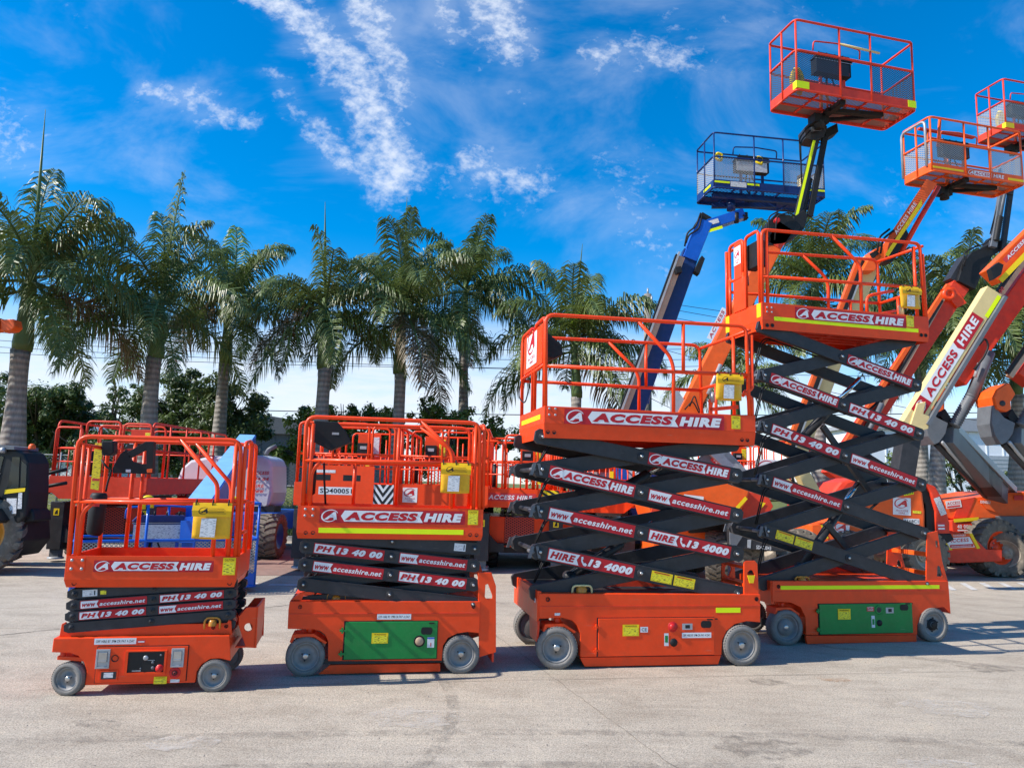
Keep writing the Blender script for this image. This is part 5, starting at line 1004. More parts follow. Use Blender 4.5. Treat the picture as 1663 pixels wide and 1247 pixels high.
# ================================================================== MACHINES PARKED BEHIND
def pp(m, pts, Y, t, mat, holes=()):           # outline at its own depth, given real thickness t
    P = [at(x, y, Y) for x, y in pts]; return m.prism([(p.x, p.z) for p in P], Y, Y+t, mat, holes=[[(at(x, y, Y).x, at(x, y, Y).z) for x, y in h] for h in holes])
def bm2(m, a, b, Y, w, h, mat, Y2=None): A, B = at(*a, Y), at(*b, Y2 or Y); return m.beam(A, B, w, h, mat)
def tb(m, pts, Y, r, mat, f=0, n=10):
    P = [at(x, y, Y) for x, y in pts]; P = fillet(P, f) if f else P; return m.tube(P, r, mat, n)
class Mach:
    def __init__(s, name, label, cat, px, Y, group=None):
        p = onz(px, 900); x = at(px, 800, Y).x; s.r = thing(name, label, cat, (x, Y, 0), group=group); s.o = s.r.location.copy()
    def part(s, name, m, parent=None, **kw): return m.build(name, parent or s.r, world=s.o, **kw)
    def wheel(s, x, y, r, w, rim='orange', tyre='bigtyre', steer=0, face=-1, z=None): return wheel_big(s.r, Vector((x, y, z or r))-s.o, r, w, rim, tyre, steer, face)
# ---------------------------------------------------------------- rough terrain scissor lifts, end on to the camera
def rt_scissor(label, px, Y, W=1.72, L=3.6, zp=1.04, ph=.46, rh=1.1, plate=None, chev=None, faded=False, variant=0, sign_=None, clean=False, logo=None):
    k = Mach('rough_terrain_lift', label, 'scissor lift', px, Y, 'rough terrain scissor lifts parked behind the front row'); x0 = k.o.x-W/2; x1 = x0+W; C = 'redd' if faded else 'red'; rnd = random.Random(px)
    m = MB(); m.box(x0+.25, x1-.25, Y+.35, Y+L-.3, .42, .82, C); m.prism([(x0+.3, .42), (x1-.3, .42), (x1-.42, .30), (x0+.42, .30)], Y+.5, Y+L-.5, 'char'); m.box(x0+.12, x0+.5, Y+.25, Y+1.9, .50, .98, C); m.box(x1-.5, x1-.12, Y+.25, Y+1.9, .50, .98, C); m.build('chassis', k.r, world=k.o, bevel=.01)
    m = MB(); m.add([(x0+.5, Y+.24, .5), (x1-.5, Y+.24, .5), (x1-.5, Y+.24, .98), (x0+.5, Y+.24, .98)], [(0, 1, 2, 3)], 'meshred'); m.box(x0+.5, x1-.5, Y+.3, Y+.34, .45, .98, 'black'); k.part('grille', m)
    for sx in (0, 1):
        for sy in (0, 1):
            y = Y+.08 if not sy else Y+L-.3; xa = x0-.03 if not sx else x1-.22
            m = MB(); m.box(xa, xa+.25, y, y+.22, .22, 1.06, 'char'); m.box(xa+.04, xa+.21, y+.04, y+.18, .08, .22, 'grey'); m.lathe((xa+.125, y+.11, .05), [(0, .05), (.13, .03), (.14, 0), (0, 0)], 'lgrey', 16, axis='z')
            xi = xa+.25 if not sx else xa; sgn = 1 if not sx else -1
            m.prism([(xi, .34), (xi+sgn*.28, .34), (xi+sgn*.28, .50), (xi+sgn*.15, .50), (xi, .66)], y+.02, y+.18, 'char'); o = m.build('outrigger', k.r, world=k.o, bevel=.006)
            if not sy:
                m = MB(); m.box(xa+.07, xa+.17, y-.004, y, .82, .94, 'yel2'); m.prism([(xa+.09, .84), (xa+.15, .84), (xa+.14, .92), (xa+.11, .90)], y-.006, y-.004, 'txtk'); k.part('caution_sticker', m, o)
            k.wheel(x0+.22 if not sx else x1-.22, Y+.75 if not sy else Y+L-.75, .38, .30, C, 'cleantyre' if clean else 'bigtyre', math.pi/2, -1 if not sx else 1)
    for i in range(3):
        m = MB(); z = .98+i*.035; m.beam((x0+.45+.1*i, Y+.3, z), (x0+.45+.1*i, Y+L-.3, z+.05), .06, .09, 'char'); m.beam((x1-.45-.1*i, Y+.3, z+.03), (x1-.45-.1*i, Y+L-.3, z-.02), .06, .09, 'char'); 
        m.cyl((x0+.4, Y+.5+i, z), (x1-.4, Y+.5+i, z), .03, 'steel'); k.part('scissor_arm', m)
    z1 = zp+ph; m = MB(); c = .16
    m.prism([(x0, zp+c), (x0+c*1.3, zp), (x1-c*1.3, zp), (x1, zp+c), (x1, z1), (x0, z1)], Y-.1, Y-.07, C); m.box(x0, x0+.03, Y-.07, Y+L, zp+.1, z1, C); m.box(x1-.03, x1, Y-.07, Y+L, zp+.1, z1, C); m.box(x0, x1, Y+L-.03, Y+L, zp+.1, z1, C); m.box(x0+.03, x1-.03, Y-.07, Y+L-.03, zp+.1, zp+.16, C); dk = m.build('platform', k.r, world=k.o, bevel=.006)
    # rails: tall looped posts on both sides, hoops and slats across the end
    zt = z1+rh-.16
    def rail(pts, f=.1, r=.020, nm='guardrail'): mm = MB(); P = fillet(pts, f) if f else pts; mm.tube(P, r, C, 7); return k.part(nm, mm)
    for X in (x0+.02, x1-.02):
        rail([(X, Y, z1), (X, Y, zt), (X, Y+L-.1, zt), (X, Y+L-.1, z1)], .12, .022)
        mm = MB(); mm.tube([(X, Y, z1+.5), (X, Y+L-.1, z1+.5)], .017, C, 7)
        for j in range(1, 5): yy = Y+j*(L-.1)/5; mm.tube([(X, yy, z1), (X, yy, zt)], .019, C, 7)
        k.part('side_rails', mm)
    if variant == 0: hoops = [(x0+.02, x0+W*.36, zt), (x0+W*.40, x0+W*.72, zt), (x0+W*.76, x1-.02, zt-.05)]
    elif variant == 1: hoops = [(x0+.02, x0+W*.50, zt-.02), (x0+W*.56, x1-.02, zt)]
    else: hoops = [(x0+.02, x0+W*.28, zt-.12), (x0+W*.31, x0+W*.66, zt), (x0+W*.70, x1-.02, zt-.03)]
    for i, (a, b, zz) in enumerate(hoops): rail([(a, Y-.05+.03*(i % 2), z1), (a, Y-.05+.03*(i % 2), zz), (b, Y-.05+.03*(i % 2), zz), (b, Y-.05+.03*(i % 2), z1)], .09, .021, 'hoop')
    mm = MB(); mm.tube([(x0, Y-.03, z1+.50), (x1, Y-.03, z1+.50)], .019, C, 7); mm.tube([(x0, Y-.03, z1+.26), (x1, Y-.03, z1+.26)], .013, C, 7)
    for j in range(1, 14): X = x0+W*j/14+rnd.uniform(-.02, .02); mm.tube([(X, Y-.03, z1), (X, Y-.03, z1+.5)], .012, C, 6)
    k.part('end_rails', mm)
    for q, yy in enumerate((Y+1.1, Y+L-.5)):
        rail([(x0+.15+.1*q, yy, z1), (x0+.15+.1*q, yy, zt+.03*q), (x1-.3+.05*q, yy, zt+.03*q), (x1-.3+.05*q, yy, z1)], .10, .020, 'cross_hoop')
        mm = MB(); mm.tube([(x0, yy, z1+.5), (x1, yy, z1+.5)], .016, C, 7)
        for j in range(2): X = x0+W*(.3+.3*j)+rnd.uniform(-.05, .05); mm.tube([(X, yy, z1), (X, yy, zt-.1)], .016, C, 6)
        k.part('cross_rails', mm)
    m = MB(); X = x0+W*(.50 if variant != 1 else .25); m.box(X, X+.42, Y+.9, Y+.94, z1+.42, z1+.92, C); m.box(X+.28, X+.40, Y+.885, Y+.9, z1+.5, z1+.86, 'ysticker' if variant else 'wsticker'); m.box(X+.03, X+.24, Y+.72, Y+.9, z1+.48, z1+.74, 'black'); m.box(X+.08, X+.2, Y+.71, Y+.72, z1+.62, z1+.68, 'lgrey'); m.build('control_box', k.r, world=k.o, bevel=.008)
    m = MB(); X = x0+W*.12; m.tube([(X+.1, Y+.6, z1+.46), (X+.1, Y+.6, z1+.02)], .055, 'black', 10); k.part('manual_tube', m)
    P = plane((x0, Y-.1, zp), (1, 0, 0), (0, 0, 1))
    if plate:
        m = MB(); m.box(x0+W*.12, x1-W*.20, Y-.115, Y-.1, zp+.14, z1+.30, C); m.rect(P, W*.25, ph*.60, W*.36, .13, 'paper', .017); m.text(P, plate, W*.265, ph*.60+.025, W*.32, .08, 'txtk', .019, .02, 0); m.rect(P, W*.16, ph*.05, .42, .12, 'ysticker', .017); m.rect(P, W*.2, ph+.17, .36, .05, 'wsticker', .017)
        for a in (.16, .46): m.rect(P, W*a+.05, ph+.04, .3, .10, 'black', .017)
        k.part('number_plate', m, dk)
    if chev:
        xa, wd, colr, back = chev; m = MB(); m.rect(P, xa, ph*.18, wd, ph*.8, colr, .004)
        for sd in ((0, 1), (1, -1)) if back else ((0, 1),):
            w2 = wd/2 if back else wd; ox = xa+(w2 if sd[0] else 0); h = ph*.8; n = 3
            for i in range(-2, 5):
                b0 = i*h*.36; b1 = b0+h*.18; pts = []
                for (xx, zz) in ((0, b0), (w2, b0-h*.62), (w2, b1-h*.62), (0, b1)):
                    pts.append((xx, min(max(zz, 0), h)))
                if max(p[1] for p in pts)-min(p[1] for p in pts) < .01 or all(p[1] >= h for p in pts) or all(p[1] <= 0 for p in pts): continue
                # clip slanted band properly
                poly = clip_band(w2, h, b0, b1, -h*.62)
                if len(poly) >= 3: m.flat(P, [(ox+(x if sd[1] > 0 else w2-x), ph*.18+z) for x, z in (poly if sd[1] > 0 else poly[::-1])], 'txtk', .006)
        k.part('chevron_panel', m, dk)
    if sign_: m = MB(); m.rect(P, .16, ph*.35, W*.58, ph*.42, 'dred2', .004); m.text(P, sign_, .19, ph*.43, W*.52, ph*.24, 'white', .006, .03, .2); m.rect(P, .05, ph*.2, .06, ph*.7, 'yel2', .004); k.part('hire_sticker', m, dk)
    if logo: m = MB(); P2 = plane((x0+logo[0], Y-.1, zp+logo[1]), (1, 0, 0), (0, 0, 1)); square_sign(m, P2, logo[2], logo[2], 'dred'); k.part('logo_sticker', m, dk)
    m = MB(); X = x0+W*(.86 if variant == 1 else .70); m.box(X, X+.07, Y-.07, Y-.06, z1+.10, z1+.42, 'yel2'); k.part('tag_card', m)
    return k
def clip_band(w, h, b0, b1, dz):
    pts = [(0, b0), (w, b0+dz), (w, b1+dz), (0, b1)]
    def clip(P, f, inter):
        out = []
        for i in range(len(P)):
            a, b = P[i], P[(i+1) % len(P)]
            if f(a): out.append(a)
            if f(a) != f(b): out.append(inter(a, b))
        return out
    P = clip(pts, lambda p: p[1] >= 0, lambda a, b: (a[0]+(b[0]-a[0])*(-a[1])/(b[1]-a[1]), 0))
    return clip(P, lambda p: p[1] <= h, lambda a, b: (a[0]+(b[0]-a[0])*(h-a[1])/(b[1]-a[1]), h)) if P else []
rt_scissor('faded red rough terrain scissor lift behind the smallest lift', 162, 13.4, 1.75, 3.6, 1.12, .40, 1.15, faded=True, variant=2)
rt_scissor('rough terrain scissor lift with a SD400051 plate and striped corner, behind the second lift', 560, 13.0, 1.72, 3.8, 1.03, .50, 1.20, plate='SD400051', chev=(1.36, .36, 'paper', True), variant=0)
rt_scissor('rough terrain scissor lift with a yellow card beside the second cage pouch', 716, 13.4, 1.70, 3.8, 1.06, .48, 1.18, variant=1, logo=(.18, .16, .26), clean=True)
rt_scissor('rough terrain scissor lift with a black and yellow striped corner, beside the half raised lift', 845, 13.8, 1.55, 3.6, 1.16, .34, 1.15, variant=2, sign_='ACCESS HIRE', chev=(1.18, .30, 'yel2', False), clean=True, logo=(1.50, -.02, .30))
rt_scissor('rough terrain scissor lift hidden behind the arms of the half raised lift', 962, 14.2, 1.6, 3.6, 1.10, .36, 1.15, variant=0, clean=True)
rt_scissor('rough terrain scissor lift with a large square logo between the two raised lifts', 1232, 19.5, 1.7, 3.0, 1.45, .40, 1.2, variant=1, logo=(.75, .40, .55))

# ---------------------------------------------------------------- boom lift baskets
def basket(k, NL, NR, FL, L, H, C, floor='floormesh', tape=None, D=None, meshm='meshdark', zfix=None, console='black', trim=None, rails=True, sign_=None, r=.019, tb_h=.16, split=(.36, .58)):
    if zfix is None:
        lo, hi = CAM_H+.5, 14.
        for _ in range(60):
            z = (lo+hi)/2
            if (onz(*NR, z)-onz(*NL, z)).length < L: lo = z
            else: hi = z
    else: z = zfix
    a, b, c = onz(*NL, z), onz(*NR, z), onz(*FL, z); yaw = math.atan2(b.y-a.y, b.x-a.x)
    if D is None: D = min(1.1, max(.75, (c-a).length))
    T = Matrix.Translation(a) @ Matrix.Rotation(yaw, 4, 'Z')
    m = MB(T); m.box(.03, L-.03, 0, .012, .0, tb_h, C); m.box(.03, L-.03, D-.012, D, 0, tb_h, C); m.box(0, .012, .03, D-.03, 0, tb_h, C); m.box(L-.012, L, .03, D-.03, 0, tb_h, C)
    for (cx, cy, a0) in ((.05, .05, 180), (L-.05, .05, 270), (L-.05, D-.05, 0), (.05, D-.05, 90)):
        arc = [(cx+.05*math.cos(R_(a0+t)), cy+.05*math.sin(R_(a0+t))) for t in range(0, 91, 15)]; inn = [(cx+.038*math.cos(R_(a0+t)), cy+.038*math.sin(R_(a0+t))) for t in range(90, -1, -15)]
        m.prism(arc+inn, 0, tb_h, C, axis='z')
    for i in range(1, 5): m.box(L*i/5-.014, L*i/5+.014, .012, D-.012, 0, .03, C)
    for i in range(1, 3): m.box(.012, L-.012, D*i/3-.014, D*i/3+.014, 0, .03, C)
    ring = fillet([(0, D/2, -.01), (0, 0, -.01), (L, 0, -.01), (L, D, -.01), (0, D, -.01), (0, D/2, -.01)], .08); m.tube(ring, .02, C, 7)
    bk = k.part('basket', m)
    m = MB(T); m.add([(.01, .01, .035), (L-.01, .01, .035), (L-.01, D-.01, .035), (.01, D-.01, .035)], [(0, 1, 2, 3)], floor); k.part('floor_grating', m, bk)
    top = H; mid = H*.56
    for zz, nm in ((top, 'top_rail'), (mid, 'mid_rail')):
        m = MB(T); P = fillet([(0, D/2, zz), (0, 0, zz), (L, 0, zz), (L, D, zz), (0, D, zz), (0, D/2, zz)], .09); m.tube(P, r, C, 8); k.part(nm, m, bk)
    for (x, y) in ((0.02, 0.02), (L-.02, .02), (L-.02, D-.02), (.02, D-.02), (L*split[0], 0), (L*split[1]+.1, 0), (L*.5, D), (0, D*.5)):
        m = MB(T); m.tube([(x, y, 0), (x, y, top)], r*.9, C, 8); k.part('post', m, bk)
    for (xa, xb) in ((.03, L*split[0]), (L*split[1]+.12, L-.03)):
        m = MB(T); m.add([(xa, .008, tb_h), (xb, .008, tb_h), (xb, .008, mid), (xa, .008, mid)], [(0, 1, 2, 3)], meshm); k.part('mesh_panel', m, bk)
    for X in (.008, L-.008): m = MB(T); m.add([(X, .03, tb_h), (X, D-.03, tb_h), (X, D-.03, mid), (X, .03, mid)], [(0, 1, 2, 3)], meshm); k.part('mesh_panel', m, bk)
    m = MB(T); m.box(L*.30, L*.60, D*.55, D*.74, H*.54, H*.76, console); m.prism([(L*.29, H*.76), (L*.61, H*.76), (L*.58, H*.83), (L*.32, H*.83)], D*.52, D*.74, console)
    m.box(L*.34, L*.36, D*.6, D*.65, 0, H*.5, C); m.box(L*.54, L*.56, D*.6, D*.65, 0, H*.5, C); m.box(L*.30, L*.58, D*.54, D*.55, H*.54, H*.72, 'wsticker' if trim else 'char')
    for i in range(4): m.tube([(L*(.34+.07*i), D*.62, H*.82), (L*(.34+.07*i), D*.62, H*.88)], .012, 'black', 6)
    cn = k.part('console', m, bk)
    m = MB(T); rr = random.Random(int(L*100))
    for i in range(7): x = L*(.30+.045*i); m.box(x, x+.035, D*.545, D*.55-.004, H*(.55+.02*(i % 3)), H*(.60+.02*(i % 3)), ('lgrey', 'yel2', 'dred2', 'grey')[i % 4])
    m.box(L*.29, L*.61, D*.535, D*.545, H*.735, H*.745, 'lgrey'); m.tube(fillet([(L*.40, D*.6, H*.5), (L*.38, D*.6, H*.25), (L*.46, D*.7, H*.1), (L*.44, D*.8, 0)], .1), .018, 'black', 6); m.tube(fillet([(L*.44, D*.6, H*.5), (L*.50, D*.6, H*.22), (L*.47, D*.7, .02)], .1), .012, 'black', 6)
    k.part('console_controls', m, cn)
    m = MB(T); m.tube(fillet([(L*.25, D*.45, H*.80), (L*.25, D*.42, H*.93), (L*.45, D*.42, H*.96), (L*.65, D*.42, H*.93), (L*.65, D*.45, H*.80)], .06), .014, C, 7); k.part('console_guard', m, bk)
    if tape:
        m = MB(T)
        m.box(-.006, L*.10, -.006, -.002, .02, tb_h-.01, tape); m.box(-.006, -.002, -.002, D*.12, .02, tb_h-.01, tape); k.part('reflective_tape', m, bk)
        m = MB(T); m.box(L*.93, L, -.006, -.002, .02, tb_h-.01, tape); k.part('reflective_tape', m, bk)
    if sign_:
        P = T @ plane((L*.38, -.003, .02), (1, 0, 0), (0, 0, 1)); m = MB(); logo_plain(m, P, L*.40, tb_h*.62); k.part('hire_sticker', m, bk)
        m = MB(T); m.box(.02, L*.33, -.006, -.002, .05, .09, 'yel2'); m.box(L*.82, L*.99, -.006, -.002, .03, .08, 'yel2'); k.part('reflective_tape', m, bk)
    return T, L, D, z, bk
def logo_plain(m, P, w, h):
    ring_logo(m, P, 0, 0, h, 'white'); m.rect(P, w*.16, 0, w*.48, h, 'white', .003); m.text(P, 'ACCESS', w*.18, h*.15, w*.44, h*.7, 'dred', .005, .03, .2); m.text(P, 'HIRE', w*.68, h*.1, w*.3, h*.8, 'white', .005, .03, .2)
def hoses(k, pts_list, Y, r=.018, nm='hose'):
    for pts in pts_list: m = MB(); tb(m, pts, Y, r, 'black', .08, 6); k.part(nm, m)
def bellows(m, a, b, Y, r, mat='black', n=14):
    A, B = at(*a, Y), at(*b, Y); P, rs = [], []
    for i in range(n*2+1): P.append(A.lerp(B, i/(n*2))); rs.append(r if i % 2 else r*.72)
    return m.tube(P, rs, mat, 12)
def under_mount(k, T, L, D, n='basket_mount'):
    m = MB(T); m.beam((L*.40, D*.1, -.05), (L*.40, D*.9, -.05), .10, .09, 'black'); m.beam((L*.36, D*.5, -.06), (L*.80, D*.35, -.05), .09, .07, 'black'); m.beam((L*.42, D*.9, -.07), (L*.80, D*.38, -.05), .06, .06, 'black')
    m.cyl((L*.36, D*.75, -.05), (L*.36, D*.75, -.30), .09, 'black', 14); m.box(L*.30, L*.42, D*.65, D*.9, -.22, -.06, 'black'); k.part(n, m)
G3 = 'boom lifts parked behind the scissor lifts'
# ---- blue boom lift with its basket on the ground (left)
def blue_left():
    k = Mach('boom_lift', 'blue boom lift with white engine hood, basket lowered behind the smallest scissor lift', 'boom lift', 370, 15.5, G3)
    T, L, D, z, bk = basket(k, (112, 962), (412, 950), (130, 945), 2.25, 1.12, 'blue', 'floornavy', None, .85, 'meshgrey', zfix=.10, console='navy', trim=1, r=.02)
    m = MB(T); m.box(L*.36, L*.86, D-.05, D-.03, .10, .66, 'blue'); m.box(L*.42, L*.60, D-.056, D-.05, .38, .60, 'form'); m.box(L*.60, L*.70, D-.056, D-.05, .34, .60, 'form'); m.box(L*.72, L*.84, D-.056, D-.05, .36, .60, 'form'); m.box(L*.40, L*.47, D-.056, D-.05, .12, .20, 'wsticker'); k.part('back_panel', m, bk)
    m = MB(T)
    for X in (.34, .84): m.tube(fillet([(L*X, D*.4, 1.02), (L*X, D*.4, 1.18), (L*X+.1, D*.4, 1.18), (L*X+.1, D*.4, 1.04)], .05), .03, 'yel2', 10)
    k.part('grab_handle', m, bk)
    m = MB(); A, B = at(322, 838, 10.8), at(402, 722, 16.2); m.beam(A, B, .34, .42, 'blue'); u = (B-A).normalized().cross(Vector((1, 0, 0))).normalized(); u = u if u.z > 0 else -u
    m.beam(A+u*.215, B+u*.215, .32, .012, 'sunlit_blue'); k.part('boom', m)  # thin top plate: sunlight and sky sheen painted as a paler blue
    m = MB(); bm2(m, (300, 862), (345, 862), 10.6, .3, .3, 'blue'); bm2(m, (322, 838), (322, 900), 10.7, .3, .34, 'blue'); k.part('jib_joint', m)
    m = MB(); pp(m, [(286, 820), (287, 778), (294, 760), (309, 747), (345, 740), (424, 739), (437, 744), (442, 757), (442, 800), (438, 820), (424, 828), (302, 828)], 16.2, 1.1, 'hood'); k.part('engine_hood', m, bevel=.12)
    m = MB(); pp(m, [(410, 822), (446, 822), (444, 833), (415, 833)], 16.1, .5, 'black'); pp(m, [(300, 830), (430, 832), (430, 846), (300, 846)], 16.4, 1.2, 'char'); k.part('turntable', m)
    m = MB(); tb(m, [(432, 738), (436, 730), (449, 724)], 16.9, .05, 'grey', .05); k.part('exhaust', m)
    P, w = ppx((408, 803), (437, 803), 16.18); m = MB()
    for i, (s, zz, mm) in enumerate((('ACCESS', .40, 'dred2'), ('PH 04', .27, 'dred2'), ('HIRE', .12, 'dred2'), ('www', 0., 'dred2'))): m.text(P, s, 0, zz+.03, w*(.95 if i < 2 else .7), .07, mm, .004, .03, .2)
    k.part('hire_sticker', m); m = MB(); P, w = ppx((287, 820), (302, 820), 16.18); m.rect(P, 0, 0, w, .34, 'dred2', .004); m.text(P, '00', .02, .2, w*.8, .09, 'white', .006, .03, .1); k.part('phone_sticker', m); m = MB(); P, w = ppx((306, 806), (322, 806), 16.18); m.rect(P, 0, 0, w, .25, 'white', .004); ring_logo(m, P, .02, .05, .13, 'dred2', .006); k.part('hire_sticker', m)
    m = MB(); m.box(k.o.x-1.0, k.o.x+.9, 15.2, 18.2, .45, .85, 'blue'); k.part('chassis', m, bevel=.02)
    xa, xb = at(439, 880, 15.0).x, at(455, 880, 17.6).x
    k.wheel(xa, 15.0, .44, .42, 'blue', 'bigtyre', math.pi/2, 1); k.wheel(xa, 17.9, .44, .42, 'blue', 'bigtyre', math.pi/2, 1); k.wheel(xa-2.0, 15.0, .44, .42, 'blue', 'bigtyre', math.pi/2, -1); k.wheel(xa-2.0, 17.9, .44, .42, 'blue', 'bigtyre', math.pi/2, -1)
blue_left()
# ---- telehandler with black cab at the left edge
def telehandler():
    k = Mach('telehandler', 'black cabbed telehandler with a yellow stripe, cut by the left edge of the photo', 'telehandler', 10, 11.6); Y = 11.6
    m = MB(); pp(m, [(-97, 740), (-47, 729), (25, 730), (38, 735), (46, 752), (45, 800), (41, 838), (30, 850), (-97, 850)], Y, .55, 'txtk', holes=[]); cab = k.part('cab', m, bevel=.03)
    m = MB(); pp(m, [(-82, 745), (-44, 738), (6, 741), (-8, 800), (-82, 805)], Y-.012, .008, 'glass'); k.part('windscreen', m, cab)
    m = MB(); pp(m, [(20, 742), (32, 742), (30, 792), (12, 795)], Y-.012, .008, 'glass'); pp(m, [(35, 748), (43, 755), (42, 790), (33, 792)], Y-.012, .008, 'glass'); k.part('side_window', m, cab)
    m = MB(); pp(m, [(8, 795), (41, 792), (40, 798), (7, 802)], Y-.018, .006, 'yel2'); k.part('stripe', m, cab)
    m = MB(); pp(m, [(11, 809), (27, 809), (26, 834), (9, 834)], Y-.018, .006, 'wsticker'); pp(m, [(30, 800), (36, 800), (35, 826), (28, 826)], Y-.018, .006, 'form'); k.part('notice_sticker', m, cab)
    m = MB(); pp(m, [(-47, 728), (23, 730), (23, 725), (-2, 722), (-47, 722)], Y-.05, .6, 'grey'); tb(m, [(2, 731), (8, 731)], Y-.05, .045, 'lgrey'); k.part('roof', m, cab)
    m = MB(); p = at(52, 727, Y+.3); m.lathe((p.x, p.y, p.z-.02), [(.05, 0), (.05, .05), (.03, .08), (0, .085)], 'orange', 14, axis='z'); k.part('beacon', m)
    m = MB(); tb(m, [(-20, 808), (2, 768)], Y-.05, .012, 'black'); k.part('wiper', m, cab)
    m = MB(); pp(m, [(-97, 850), (36, 845), (38, 880), (18, 905), (-42, 905), (-97, 895)], Y+.1, .7, 'txtk'); pp(m, [(30, 812), (54, 830), (56, 846), (30, 850)], Y+.1, .45, 'black'); k.part('body', m, bevel=.03)
    m = MB(); pp(m, [(-62, 830), (-10, 826), (0, 845), (-6, 850), (-62, 838)], Y-.25, .55, 'txtk'); k.part('mudguard', m)
    p = at(-18, 880, Y); k.wheel(p.x-.16, Y+.05, .62, .42, 'amber', 'bigtyre', R_(18)); k.wheel(p.x-.75, Y+1.3, .62, .42, 'amber', 'bigtyre', 0); k.wheel(p.x-2.6, Y+.05, .62, .42, 'amber', 'bigtyre'); k.wheel(p.x-2.6, Y+1.3, .62, .42, 'amber', 'bigtyre')
    m = MB(); tb(m, [(38, 795), (63, 772), (108, 762)], Y+.8, .03, 'black', .2); tb(m, [(38, 802), (73, 790), (108, 784)], Y+.8, .03, 'black', .2); k.part('hose', m)
telehandler()
k = Mach('boom_lift', 'orange boom tip reaching in from the left edge behind the palm', 'boom lift', -120, 17, G3)
m = MB(); bm2(m, (-160, 560), (4, 527), 17, .3, .28, 'orange'); k.part('boom', m); m = MB(); pp(m, [(0, 519), (22, 518), (24, 530), (18, 536), (0, 538)], 16.9, .3, 'orange'); k.part('boom_head', m, bevel=.02); m = MB(); bm2(m, (-150, 572), (-150, 850), 17, .5, .5, 'char'); k.part('riser', m)
m = MB(); m.box(k.o.x-2.2, k.o.x+.2, 16.4, 18, .5, 1.3, 'orange'); k.part('chassis', m); k.wheel(k.o.x-1.8, 16.6, .5, .4); k.wheel(k.o.x-.2, 16.6, .5, .4); k.wheel(k.o.x-1.8, 18, .5, .4); k.wheel(k.o.x-.2, 18, .5, .4)

